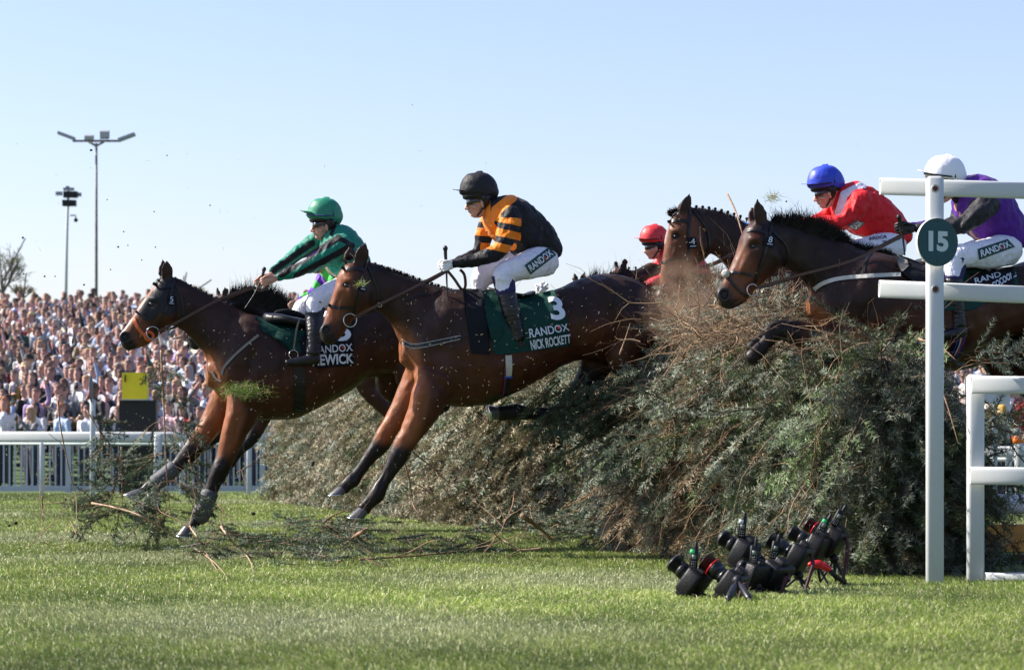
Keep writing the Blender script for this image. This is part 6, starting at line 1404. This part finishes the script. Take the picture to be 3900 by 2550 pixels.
def crowd():
    r = random.Random(77); spots = []; side = []
    d = 52.9; row = 0
    while d < 109:
        xl, xr = -120, 1400
        xpx = xl + r.random() * 40
        while xpx < xr:
            dd = d + r.uniform(-.35, .35); spots.append((dd, P(xpx, 0, dd).x, row)); xpx += F / d * r.uniform(.46, .70)
        xpx = 3560
        while xpx < 4050: side.append((d + r.uniform(-.3, .3), P(xpx, 0, d).x, row)); xpx += F / d * r.uniform(.5, .8)
        d += 1.12 + (d - 50) * .012; row += 1
    # glimpsed beyond the rails at the right
    right = [(40.5 + .9 * (i % 3) + r.uniform(-.2, .2), P(3765 + i * 17, 0, 40.5).x, -1) for i in range(9)]
    spots = right + sorted(spots)
    # people who would be seen: a head falling in the open window left of the fence
    vis = []; rest = []
    for s in spots:
        if s[2] == -1: vis.append(s); continue
        px = CX + s[1] / s[0] * F
        (vis if (-20 < px < 1330) else rest).append(s)
    used = set(); tall = 0
    stuff = []
    NUM = 300
    for n, (dd, x, row) in enumerate(vis + rest + side):
        z = gz(dd) if row >= 0 else 0.0
        rz = R(-33) + r.gauss(0, .3); sc = r.uniform(.93, 1.06) * (.92 if row in (0, 1) else 1)
        vi = r.choices(range(len(VAR)), [PW[POSES.index(v[0])] * (1.9 if v[2] == "short" else 1.3 if v[2] == 'long' else .4) for v in VAR])[0]
        pose, top, hk, me = VAR[vi]
        for _ in range(60):
            j = r.choices(list(JK), WJ)[0]; s_ = r.choices(list(SH), WS)[0]; h = r.choices(list(HR), WH)[0]
            key = (pose, top, hk, j if top != "shirt" else "", s_ if top != "dress" else "", h if hk not in ("bald", "hat") else "")
            if key not in used: break
        k = r.uniform(.8, 1.12); skin = (.51 * k, .275 * k, .215 * k) if r.random() < .93 else (.16, .08, .05)
        ex = (.02, .02, .025) if top != "tie" or r.random() < .5 else (.25, .03, .05)
        hatc = r.choice([("straw", (.5, .38, .2)), ("black", (.015, .015, .015)), ("brown", (.12, .07, .04))])
        cols = dict(skin_col=skin, hair_col=HR[h], jacket_col=JK[j], shirt_col=SH[s_], trousers_col=(.03, .03, .05), extra_col=hatc[1] if hk == "hat" else ex)
        if n >= NUM or (dd, x, row) in side: stuff.append((dd, x, z, rz, sc, me, cols)); continue
        used.add(key)
        o = bpy.data.objects.new("person", me); COL.objects.link(o); o.location = (x, dd, z); o.rotation_euler = (0, 0, rz); o.scale = (sc, sc, sc)
        for a, b in cols.items(): o[a] = b
        hair_t = {"short": f"short {h} hair", "long": f"long {h} hair", "bald": "a bald head", "hat": f"a {hatc[0]} hat"}[hk]
        cl = {"tie": f"{j} jacket, {s_} shirt and tie", "open": f"{j} jacket over {s_} shirt", "shirt": f"{s_} shirt without jacket", "dress": f"{j} dress"}[top]
        lab = f"spectator with {hair_t}, {cl}, {PT[pose]}"
        if key in dup_seen: lab += f", in row {row + 1} behind the rail" if row >= 0 else ""
        dup_seen.add(key)
        if row < 0: lab = lab.replace("spectator", "right edge spectator").replace("short ", "")
        lab = lab.replace("spectator with ", "spectator, ").replace("hands clasped before the chest", "hands clasped").replace(" without jacket", ", no jacket")
        if len(lab.split()) > 16: lab = lab.replace(" behind the rail", "")
        labs.append((o, lab)); tag(o, lab, "person", "spectators standing on the bank behind the rails")
    # the remainder merged as one mass
    Vs, Ts, Ms, attrs = [], [], [], {k: [] for k in ("skin_col", "hair_col", "jacket_col", "shirt_col", "trousers_col", "extra_col")}; off = 0; cache = {}
    Cs = []
    for (dd, x, z, rz, sc, me, cols) in stuff:
        if me.name not in cache:
            me.calc_loop_triangles(); T = np.empty(len(me.loop_triangles) * 3, np.int32); me.loop_triangles.foreach_get("vertices", T); mi = np.empty(len(me.loop_triangles), np.int32); me.loop_triangles.foreach_get("material_index", mi); cache[me.name] = (co_np(me), T.reshape(-1, 3), mi)
        V, T, mi = cache[me.name]; c, s = math.cos(rz) * sc, math.sin(rz) * sc
        keep = (V[T[:, 0]][:, 2] > .75); T2 = T[keep]; m2 = mi[keep]
        W = np.stack([V[:, 0] * c - V[:, 1] * s + x, V[:, 0] * s + V[:, 1] * c + dd, V[:, 2] * sc + z], 1)
        cc = np.array([cols[n + "_col"] for n in ("skin", "hair", "jacket", "shirt", "trousers", "extra")])[m2]
        # unshared vertices keep colours crisp
        Vs.append(W[T2].reshape(-1, 3)); Cs.append(np.repeat(cc, 3, 0)); Ts.append(np.arange(len(T2) * 3).reshape(-1, 3) + off); off += len(T2) * 3
    if Vs:
        o = link("crowd", mesh_np("crowd", np.concatenate(Vs), np.concatenate(Ts), np.concatenate(Cs)), mat("crowd_mass", attr="col", rough=.7), None, False)
        tag(o, "mass of spectators high on the bank below the lighting mast", "crowd", None, "stuff")
    print("crowd", len(vis), len(rest), len(stuff))
dup_seen = set(); labs = []
crowd()
# ---------------------------------------------------------------- remote cameras on the turf
M_cam = mat("camera_body", (.005, .005, .006), .5, spec=.3, bump=.5, bscale=90, bdist=.004); M_lens = mat("lens_barrel", (.007, .007, .008), .38, var=.2); M_glass = mat("lens_glass", (.01, .01, .02), .03, coat=1.0)
M_red = mat("red_anodised", (.55, .015, .02), .3, .3); M_green = mat("green_tape", (.05, .55, .18), .6); M_tape = mat("white_tape", (.7, .7, .68), .7)
def remote_camera(label, front, bodyc, d, rad, hood, tx=None, red=False, green=False, zooms=3, base=None, strapc=False, tilt=0, bs=1.0):
    a, b = P(*front, d + .07), P(*bodyc, d); ax = (a - b).normalized(); Ln = (a - b).length; k = F / d
    g0 = G(*(base or (bodyc[0], bodyc[1] + 100))); root = empty("remote_camera", (b.x, b.y, 0)); tag(root, label, "camera", "remote cameras on the turf before the fence")
    up = Vector((0, 0, 1)); up = (up - ax * up.dot(ax)).normalized(); sd = ax.cross(up); r_ = rad / k
    g = Geo(); g.add(box(b, .095 * bs, .16 * bs, .15 * bs, ax, sd, up, bev=.018)); g.add(box(b + up * .075 * bs, .06 * bs, .06 * bs, .05 * bs, ax, sd, up, bev=.012)); g.add(box(b + sd * .055 * bs + ax * .02 * bs, .10 * bs, .04 * bs, .12 * bs, ax, sd, up, bev=.016)); g.add(box(b - up * .075 * bs, .07 * bs, .14 * bs, .04 * bs, ax, sd, up, bev=.012))
    g.add(ball(b + up * .058 * bs - sd * .055 * bs, .014, n=8, m=5)); g.obj("body", M_cam, root)
    R_ = [r_ * q for q in (.80, .84, .84, .78, .78, .92, .92, .88)]; ts = (0.0, .12, .3, .31, .42, .43, .62, .66)
    lens = Geo().add(tube([b.lerp(a, .12 + t * .86) for t in ts], R_, 20)).obj("lens", M_lens, root)
    h0 = b.lerp(a, .70); Ht = Geo(); ho = .16 if hood else .05
    prof_ = [(0, .86), (.06, .98), (Ln * .28, 1.12 if hood else 1.0), (Ln * .28, 1.04 if hood else .9), (.02, .8)]
    Ht.add(rings([[h0 + ax * t + (up * math.cos(q) + sd * math.sin(q)) * r_ * s for q in [2 * math.pi * j / 24 for j in range(24)]] for t, s in prof_])); Ht.obj("lens_hood", M_lens, lens)
    Geo().add(ball(h0 + ax * .03, r_ * .8, r_ * .8, .008, ax=up, ay=sd, az=ax)).obj("glass", M_glass, lens)
    for t in (.35, .5): Geo().add(torus(b.lerp(a, t), r_ * .86, .0022, up, sd, 24, 5)).obj("grip_ring", M_metal if t > .4 else M_cam, lens)
    if red: Geo().add(torus(b.lerp(a, .72), r_ * 1.0, .0035, up, sd, 24, 6)).obj("red_ring", M_red, lens)
    if green: Geo().add(box(b.lerp(a, .5) + up * r_ * .84, .012, .01, .004, ax, sd, up)).obj("green_tape", M_green, lens)
    if tx:
        c = P(*tx[:2], d - .02); q = R(tx[2]); u2 = Vector((math.sin(q), 0, math.cos(q))); s2 = Vector((math.cos(q), 0, -math.sin(q))); t_ = Geo().add(box(c, .045, .032, .105, s2, Vector((0, 1, 0)), u2, bev=.01)).obj("radio_trigger", M_cam, root)
        Geo().add(tube([c + u2 * .05 + s2 * .008, c + u2 * .085 + s2 * .008], [.012, .009], 8, 1, True)).obj("aerial", M_cam, t_)
        Geo().add(box(c - Vector((0, .018, 0)) + u2 * .012, .022, .003, .025, s2, None, u2)).obj("display", mat("lcd_grey", (.12, .15, .12), .3), t_)
        gg = Geo(); [gg.add(ball(c - Vector((0, .017, 0)) - u2 * (.012 + .012 * (i // 3)) + s2 * (.010 * (i % 3 - 1)), .0028, n=6, m=4)) for i in range(9)]; gg.obj("button", M_metal, t_)
        if len(tx) > 3: Geo().add(box(c + u2 * .04 - Vector((.01, .012, 0)), .024, .012, .022, s2, None, u2)).obj("tape", M_green if tx[3] == 'g' else M_tape, t_)
        Geo().add(tube([c - u2 * .04 - s2 * .02, c - u2 * .04 - s2 * .06 + Vector((0, -.02, .02)), b.lerp(a, .3) + Vector((0, -r_, 0)), b - up * .02 - Vector((0, .08, 0))], .0028, 5, 5)).obj("cable", M_cam, root)
    foot = Vector((b.x, g0.y, 0)); hub = Vector((b.x, b.y, max(b.z - .10, .06)))
    Geo().add(tube([b - up * .05, hub], [.016, .02], 8)).add(ball(hub, .028)).obj("ball_head", M_cam, root)
    for i in range(3):
        q = 2 * math.pi * i / 3 + d; e = hub + Vector((math.cos(q) * .10, math.sin(q) * .10, -hub.z + .01)); lg = Geo().add(tube([hub, hub.lerp(e, .6), e], [.009, .008, .006], 8, 1, True)).obj("tripod_leg", M_cam, root)
    if strapc:
        Geo().add(tube([b + up * .06 + sd * .06, b + Vector((.07, -.08, -.02)), Vector((b.x + .05, b.y - .1, .1)), Vector((b.x + .02, b.y - .12, .01))], [.006, .011, .011, .008], 6, 5)).obj("strap", mat("camera_strap", (.05, .008, .01), .7), root)
    return root
remote_camera("camera with a wide black hood and green taped trigger, leftmost and nearest the lens", (2572, 2143), (2646, 2216), 14.6, 36, True, (2642, 2128, 4, 'g'), green=True, base=(2650, 2285))
remote_camera("long lens camera with a petal hood and red ring, second from the left", (2686, 2134), (2790, 2222), 14.5, 38, True, None, red=True, base=(2780, 2290), strapc=True)
remote_camera("raised camera with its trigger mast upright, above and behind the red ringed long lens", (2758, 2050), (2835, 2104), 15.2, 33, False, (2826, 2012, 6, 'w'), base=(2840, 2255))
remote_camera("small camera low in the gap under the raised camera", (2836, 2158), (2882, 2186), 15.0, 24, False, (2872, 2112, 3), base=(2880, 2270), bs=.85)
remote_camera("low camera with a red edged strap in the middle of the cluster", (2890, 2136), (2950, 2190), 15.1, 27, False, None, base=(2950, 2270), strapc=True, bs=1.1)
remote_camera("camera with a tall petal hood and tilted trigger, centre of the cluster", (2932, 2056), (3042, 2122), 15.4, 34, True, (2952, 2094, 10), base=(3040, 2262), strapc=True)
remote_camera("camera with green taped trigger, second from the right", (3018, 2028), (3112, 2082), 15.9, 30, True, (3132, 2006, 30, 'g'), green=True, base=(3110, 2235))
remote_camera("rightmost and highest camera with a red ringed lens tilted upward", (3076, 1994), (3176, 2060), 16.0, 30, False, (3190, 1972, 28), red=True, base=(3180, 2232), strapc=True)
cl = empty("clamp_arm", G(3130, 2245)); tag(cl, "red metal clamp arm below the rightmost cameras", "clamp")
Geo().add(tube([P(3085, 2148, 15.7), P(3115, 2146, 15.7), P(3130, 2150, 15.7)], [.016, .024, .02], 10, 3, True)).obj("clamp_head", M_red, cl); Geo().add(tube([P(3130, 2150, 15.7), P(3155, 2165, 15.7)], [.022, .02], 10, 1, True)).obj("clamp_grip", M_red, cl); Geo().add(tube([P(3155, 2165, 15.7), P(3185, 2195, 15.7), P(3215, 2215, 15.8), G(3235, 2232)], [.012, .016, .012, .008], 8, 2, True)).obj("arm", M_cam, cl)
tp = empty("mini_tripod", G(2860, 2300)); tag(tp, "black mini tripod with a foam covered leg splayed before the cameras", "tripod")
hb = P(2810, 2210, 14.3); Geo().add(ball(hb, .03)).obj("hub", M_cam, tp)
for e in ((2870, 2305, 14.0), (2760, 2325, 14.0), (2790, 2280, 15.2)):
    e = P(*e); e.z = .01; lg = Geo().add(tube([hb, e], [.012, .009], 8, 1, True)).obj("leg", M_cam, tp); Geo().add(tube([hb.lerp(e, .25), hb.lerp(e, .7)], .019, 10, 1, True)).obj("foam_grip", M_lens, lg)
for i, pts in enumerate(([(2600, 2262, 0), (2622, 2275, 0), (2660, 2290, 0), (2720, 2300, 0)], [(3050, 2240, 0), (3100, 2225, .0), (3150, 2262, 0), (3240, 2215, 0)], [(2700, 2290, 0), (2760, 2270, 0), (2800, 2300, 0)])):
    o = Geo().add(tube([G(x, y) + Vector((0, 0, .015 + .01 * (j % 2))) for j, (x, y, _) in enumerate(pts)], .006, 6, 6)).obj("cable", M_cam); tag(o, ["black cable curling on the grass left of the leftmost camera", "black strap trailing on the grass right of the cameras", "black cable lying under the long lens camera"][i], "cable")
# ---------------------------------------------------------------- broken branches, saplings, flying bits
def world_sprigs(name, label, items, cat="branch", stems=(), sc=1.0):
    root = empty(name, (items[0][0] if items else Vector(stems[0][0]))); tag(root, label, cat, "broken branches on the landing side")
    r = np.random.RandomState(hash(label) % 1000 if False else sum(map(ord, label)) % 1000)
    if items:
        it = [(r.randint(len(SPR_MID)), basis(d, n, s), np.array(p), np.array([.05, .085, .045]) * (.6 + 1.1 * r.rand())) for (p, d, n, s) in items]; scatter("needles", SPR_MID, it, root, M_needle, None, (.14, .075, .04))
    for (pts, rad) in stems: long_stick("stem", pts, rad, parent=root)
    return root
rB = np.random.RandomState(31); SPR_MID = [sprig(60 + i, 5, 20, .026, .0055, .28) for i in range(5)]
def sapling(label, pts, rad, n, spread, droop=.5):
    W = [P(*p) for p in pts]; A = catmull([tuple(p) for p in W], 8); items = []; stems = [([tuple(p) for p in W], rad)]
    for i in range(n):
        k = int(rB.rand() ** .8 * (len(A) - 3)) + 2; p = Vector(A[k]); a = 2 * math.pi * rB.rand(); d = Vector((math.cos(a), .6 * math.sin(a), -.1 - droop * rB.rand())).normalized(); L = spread * (.4 + .6 * k / len(A)) * (.5 + .7 * rB.rand())
        e = p + d * L; stems.append(([tuple(p), tuple(p.lerp(e, .5) + Vector((0, 0, .02))), tuple(e)], .0028))
        for _ in range(2 + int(L * 6)): items.append((p.lerp(e, .25 + .7 * rB.rand()), d + Vector(rB.randn(3)) * .4, Vector((0, 0, 1)) + Vector(rB.randn(3)) * .5, .7 + .4 * rB.rand()))
    return world_sprigs("spruce_sapling", label, items, "branch", stems)
sapling("upright spruce branch with a bare tip, flung up before the leftmost horse's forelegs", [(614, 1333, 20.6), (620, 1480, 20.6), (627, 1620, 20.6), (633, 1780, 20.6), (640, 1870, 20.6), (650, 1950, 20.7)], .009, 20, .33)
sapling("bushy dark spruce branch standing left of the upright spruce branch, by the white rail", [(462, 1700, 22.0), (464, 1800, 22.0), (465, 1880, 22.0), (464, 1960, 22.0)], .009, 24, .32, .1)
sapling("drooping spruce branch hooked round the leftmost horse's far foreleg", [(760, 1620, 21.9), (730, 1700, 21.9), (690, 1770, 21.8), (660, 1850, 21.8)], .007, 10, .2)
sapling("sparse spruce branch with down swept twigs right of the marker post", [(330, 1560, 22.0), (400, 1680, 22.0), (440, 1760, 22.0)], .006, 10, .22)
def stickthing(label, lists, rad, pale=False):
    m = mat("bleached_stick", (.40, .28, .18), .7, color2=(.26, .16, .09), vscale=30) if pale else mat("brown_stick", (.16, .09, .05), .75, color2=(.28, .16, .09), vscale=30)
    root = empty("broken_branch", P(*lists[0][0])); tag(root, label, "branch", "broken branches on the landing side")
    for i, l in enumerate(lists): long_stick("stick", [P(*p) for p in l], rad * (1 if i == 0 else .6), m, parent=root)
    # side twigs
    r = np.random.RandomState(sum(map(ord, label)) % 999); it = []
    for l in lists[:1]:
        A = catmull([tuple(P(*p)) for p in l], 4)
        for i in range(5): p = A[r.randint(len(A))]; it.append((r.randint(len(TW)), basis(r.randn(3) + np.array([0, 0, .2]), r.randn(3), .35 + .4 * r.rand()), p, (.8, .8, .8)))
    [scatter_tw('side_twig', [q], root, r) for q in it]; return root
def gp(x, y, h=0.05): d = min((CH - h) * F / (y - HY), 20.3); return (x, y, d)
stickthing("tall thin crooked bare twig standing near the left edge", [[(222, 1520, 21.5), (230, 1620, 21.5), (262, 1780, 21.5), (290, 1900, 21.5), gp(289, 2030)], [gp(289, 2030), (260, 1980, 21.5), (235, 2070, 20.2)]], .007)
stickthing("low fan of bare twigs on the turf near the left edge", [[(160, 1890, 21), (162, 1960, 21), gp(155, 2030)], [gp(110, 2080), (200, 1990, 20), (300, 1870, 20)], [gp(155, 2060), gp(210, 2075), gp(290, 2060)]], .006)
stickthing("long pale branch sloping down to the right beneath the leftmost horse's near hoof", [[(350, 1915, 20.0), (450, 1935, 19.8), (555, 1972, 19.5), (655, 2036, gp(655, 2036, .05)[2]), gp(740, 2086), gp(810, 2135), gp(860, 2188)]], .009, True)
stickthing("thin pale branch crossing the long pale branch near its foot", [[(722, 2003, 19.6), (755, 2050, 19.2), gp(782, 2100), gp(828, 2172)], [(722, 2003, 19.6), (680, 1995, 19.4)]], .008, True)
stickthing("thick pale stick with a snapped end, right of the leftmost horse's near hoof", [[(842, 2004, 19.6), (868, 2040, 19.2), gp(895, 2072), gp(930, 2102), gp(955, 2140), gp(962, 2176)]], .009, True)
stickthing("short thick broken stub lying on a heap of spruce, centre left of the turf", [[(1392, 2018, 18.8), (1360, 2035, 18.9), gp(1325, 2062), gp(1300, 2085)]], .016)
stickthing("cut log end poking from the foot of the fence", [[(1990, 1963, 19.6), (2020, 1985, 19.9), (2060, 2015, 20.3), (2110, 2060, 20.6)]], .022)
stickthing("forked bleached branch on the turf left of the cameras", [[gp(2067, 2086), gp(1980, 2093), gp(1935, 2066, .04), gp(1892, 2040, .06), (1868, 2000, 19.3), (1830, 1972, 19.4)], [gp(1980, 2093), gp(1945, 2112), gp(1915, 2124)], [gp(1892, 2040, .05), gp(1860, 2060), gp(1800, 2080)]], .010, True)
stickthing("long low brown branch lying along the turf centre", [[gp(1370, 2130), gp(1480, 2122, .05), gp(1620, 2112, .05), gp(1760, 2095, .05), gp(1880, 2070, .06), (1960, 2040, 18.6)], [gp(1500, 2122), gp(1560, 2100, .08), (1640, 2060, 18.6), (1740, 2050, 18.6)]], .008)
stickthing("slender arched branch hanging below the near foreleg of the horse numbered 3", [[(1540, 1755, 21.0), (1552, 1800, 21.0), (1562, 1835, 21.0), (1570, 1900, 21.0), gp(1580, 1935), gp(1640, 2010)], [(1562, 1835, 21), (1620, 1862, 21), (1672, 1920, 21), (1720, 2000, 21)], [(1572, 1935, 21), (1540, 1980, 20.8), (1500, 2050, 20)]], .008)
stickthing("curved dark branch in front of the fence right of the forelegs of 3", [[(1590, 1735, 21.3), (1650, 1780, 21.3), (1700, 1828, 21.3), (1760, 1832, 21.3), (1840, 1820, 21.3)], [(1660, 1790, 21.3), (1760, 1795, 21.3), (1800, 1808, 21.3)]], .006)
stickthing("tangle of grey brown twigs at the foot of the fence, centre", [[(1960, 1870, 20.8), (1950, 1930, 20.6), (1920, 1990, 20.4), gp(1900, 2050)], [(1800, 1905, 20.6), (1860, 1950, 20.5), (1930, 2020, 20)], [(1870, 1880, 20.7), (1900, 1930, 20.7), (1925, 1985, 20.5)], [(1710, 2060, 19.5), (1790, 1990, 19.6), (1850, 1960, 19.8)]], .006)
stickthing("thin stick lying left under the hooves of 3", [[(1230, 1990, 21.5), (1262, 1965, 21.5), (1300, 1948, 21.5), (1350, 1928, 21.5)], [(1262, 1965, 21.5), (1330, 1970, 21.5)]], .009)
stickthing("red brown twig beside the near foreleg of the leftmost horse", [[(720, 1750, 20.9), (740, 1800, 20.9), (765, 1845, 20.9), (780, 1862, 20.9)], [(830, 1920, 20.8), (860, 1960, 20.7), (900, 1990, 20.6)]], .009)
stickthing("thin twig spray in the air between the leftmost horse and the fence", [[(900, 1800, 22), (950, 1775, 22), (1003, 1748, 22)], [(915, 1795, 22), (960, 1760, 22), (985, 1752, 22)]], .005)
items = []
for i in range(95):
    u = rB.rand(); p = P(2130 + 330 * u + 40 * rB.randn(), 1500 + 120 * rB.randn() * .6 + 60 * u, 20.0 + .9 * rB.rand()); items.append((p, Vector((-.9, .2 * rB.randn(), -.5 + .4 * rB.randn())), Vector((0, 0, 1)) + Vector(rB.randn(3)) * .5, .9 + .5 * rB.rand()))
world_sprigs("spruce_bough", "dark torn spruce bough dragged out of the fence by the hind legs of 3", items, "branch", [([tuple(P(2480, 1480, 20.9)), tuple(P(2300, 1520, 20.5)), tuple(P(2120, 1600, 20.3)), tuple(P(1960, 1700, 20.2))], .012), ([tuple(P(2300, 1520, 20.5)), tuple(P(2240, 1640, 20.4)), tuple(P(2180, 1750, 20.3))], .008)])
heaps = [("dark spruce heap under the leftmost horse's near foreleg", 700, 1120, 2030, 2150, 60), ("spruce bough pile on the turf centre left", 1120, 1420, 2010, 2170, 95), ("low spruce bough lying below the hooves of 3", 1480, 1900, 2060, 2130, 34),
         ("spruce boughs fallen at the foot of the fence by the leftmost camera", 2050, 2480, 2010, 2085, 110), ("spruce bough lying against the fence behind the cameras", 2480, 2900, 2030, 2110, 60)]
for lab, xa, xb, ya, yb_, n in heaps:
    items = []
    for i in range(n):
        p = G(xa + (xb - xa) * rB.rand(), ya + (yb_ - ya) * rB.rand()); p.z = .03 + .16 * rB.rand() ** 1.5; a = 2 * math.pi * rB.rand(); items.append((p, Vector((math.cos(a), math.sin(a), .12 * rB.randn())), Vector((0, 0, 1)) + Vector(rB.randn(3)) * .3, .7 + .5 * rB.rand()))
    world_sprigs("spruce_bough", lab, items, "branch")
# turf clump on the chest of 5, smaller clumps
def clump(label, c, d, rx, ry, n, seed, green=.7):
    r = np.random.RandomState(seed); V = []; T = []; C = []; k = F / d; q = P(*c, d)
    for i in range(n):
        p = q + Vector((r.randn() * rx / k * .5, r.randn() * .03, r.randn() * ry / k * .4)); dr = Vector((r.randn() * 1.2, r.randn() * .6, r.randn() * .8 + .1)).normalized(); L = .03 + .05 * r.rand(); s_ = Vector(r.randn(3)).normalized() * .0022; o = len(V)
        V += [p - s_, p + s_, p + dr * L]; T.append((o, o + 1, o + 2)); col = np.array([.09, .2, .02]) if r.rand() < green else np.array([.36, .33, .13]); C += [col * (.6 + .8 * r.rand())] * 3
    o = link("turf_clump", mesh_np("turf_clump", [tuple(v) for v in V], T, np.array(C)), MATS["grass_blade"], None, False); tag(o, label, "turf clump"); return o
clump("flying clump of green grass against the chest of the horse numbered 5", (922, 1488), 20.9, 92, 34, 900, 1, .62)
clump("star shaped grass clod in the sky left of the blue capped jockey", (2943, 752), 20.0, 24, 20, 110, 5, .35)
clump("small sprig stuck to the cheek of the horse numbered 3", (1375, 1081), 19.6, 18, 7, 60, 6, .4)
# drifting needles and soil specks, uncountable
def specks():
    r = np.random.RandomState(9); V = []; T = []; C = []
    def one(x, y, d, L, w_, col):
        p = P(x, y, d); dr = Vector((r.randn(), r.randn() * .5, r.randn())).normalized() * L; s_ = Vector(r.randn(3)).normalized() * w_; o = len(V); V.extend([p - s_, p + s_, p + dr + s_ * .6, p + dr - s_ * .6]); T.append((o, o + 1, o + 2)); T.append((o, o + 2, o + 3)); C.extend([np.array(col)] * 4)
    pale = (.45, .44, .32)
    for i in range(600): one(1500 + r.rand() * 1100, 1080 + r.rand() * 900, 18.3 + r.rand() * 1.2, .007 + .013 * r.rand(), .0012, pale)
    for i in range(380): one(650 + r.rand() * 900, 1250 + r.rand() * 700, 19.6 + r.rand() * 1.2, .007 + .013 * r.rand(), .0012, pale)
    for i in range(600): q = r.randn(2); one(2600 + q[0] * 90, 1170 + q[1] * 110, 18.6 + r.rand(), .007 + .012 * r.rand(), .0016, pale if r.rand() < .5 else (.35, .2, .1))
    for i in range(300): one(r.rand() * 600, 1550 + r.rand() * 480, 20 + 3 * r.rand(), .008 + .012 * r.rand(), .0015, pale)
    for i in range(90): one(r.rand() * 3300, 500 + r.rand() * 900, 19 + 3 * r.rand(), .012 + .02 * r.rand(), .0012, (.1, .08, .06))
    o = link("flying_needles", mesh_np("flying_needles", [tuple(v) for v in V], T, np.array(C)), mat("needle_speck", attr="col", rough=.6, trans=.3), None, False); tag(o, "loose spruce needles and chaff hanging in the air round the horses", "debris", None, "stuff")
    g = Geo()
    for (x, y, s_) in ((347, 572, 5), (87, 905, 5), (636, 592, 3), (587, 806, 3), (408, 760, 3), (450, 940, 4), (487, 934, 3), (592, 941, 3), (170, 1052, 4), (320, 1084, 4), (540, 990, 3), (800, 782, 3), (90, 1042, 3), (421, 1026, 3), (960, 1560, 6), (1190, 1770, 6), (1150, 1775, 4), (2995, 767, 4), (210, 1052, 3), (471, 882, 3), (1570, 400, 2), (965, 1955, 8), (1475, 1912, 6), (1192, 1762, 9), (250, 1900, 5), (60, 1990, 8), (35, 2000, 6)):
        g.add(ball(P(x, y, 20.5), s_ / (F / 20.5) * (.8 + .4 * r.rand()), s_ / (F / 20.5) * .8, s_ / (F / 20.5) * .9, 6, 5))
    o = g.obj("soil_clods", mat("soil", (.02, .015, .012), .9)); tag(o, "small dark clods of soil flying in the air", "soil", None, "stuff")
specks()
def dust():
    c = P(2625, 1150, 19.6); g = Geo().add(ball(c, .42, .35, .40, 24, 16)); m = bpy.data.materials.new("dust"); m.use_nodes = True; n = m.node_tree; n.nodes.clear(); L = n.links
    out = n.nodes.new("ShaderNodeOutputMaterial"); v = n.nodes.new("ShaderNodeVolumePrincipled"); v.inputs["Color"].default_value = (.62, .40, .27, 1); v.inputs["Anisotropy"].default_value = .3
    tc = n.nodes.new("ShaderNodeTexCoord"); mp = n.nodes.new("ShaderNodeVectorMath"); mp.operation = 'SUBTRACT'; mp.inputs[1].default_value = c; L.new(tc.outputs["Object"], mp.inputs[0])
    ln = n.nodes.new("ShaderNodeVectorMath"); ln.operation = 'LENGTH'; L.new(mp.outputs[0], ln.inputs[0]); fo = n.nodes.new("ShaderNodeMapRange"); fo.inputs[1].default_value = .05; fo.inputs[2].default_value = .38; fo.inputs[3].default_value = 1; fo.inputs[4].default_value = 0; L.new(ln.outputs["Value"], fo.inputs[0])
    nz = n.nodes.new("ShaderNodeTexNoise"); nz.inputs["Scale"].default_value = 7; nz.inputs["Detail"].default_value = 5; L.new(tc.outputs["Object"], nz.inputs[0]); mr = n.nodes.new("ShaderNodeMapRange"); mr.inputs[1].default_value = .42; mr.inputs[2].default_value = .7; L.new(nz.outputs[0], mr.inputs[0])
    mu = n.nodes.new("ShaderNodeMath"); mu.operation = 'MULTIPLY'; L.new(fo.outputs[0], mu.inputs[0]); L.new(mr.outputs[0], mu.inputs[1]); m2 = n.nodes.new("ShaderNodeMath"); m2.operation = 'MULTIPLY'; m2.inputs[1].default_value = 4.5; L.new(mu.outputs[0], m2.inputs[0]); L.new(m2.outputs[0], v.inputs["Density"]); L.new(v.outputs[0], out.inputs["Volume"])
    o = g.obj("dust_cloud", m); bm = bmesh.new(); bm.from_mesh(o.data); bmesh.ops.recalc_face_normals(bm, faces=bm.faces); bm.to_mesh(o.data); bm.free(); tag(o, "small brown puff of dust rising behind the rump of the horse numbered 3", "dust", None, "stuff"); 
dust()
import re as re_
for o in bpy.data.objects:
    l = o.get("label")
    if l and not (4 <= len(re_.split(r'[^A-Za-z0-9]+', l.strip())) <= 16): print("LABEL", len(l.split()), l)
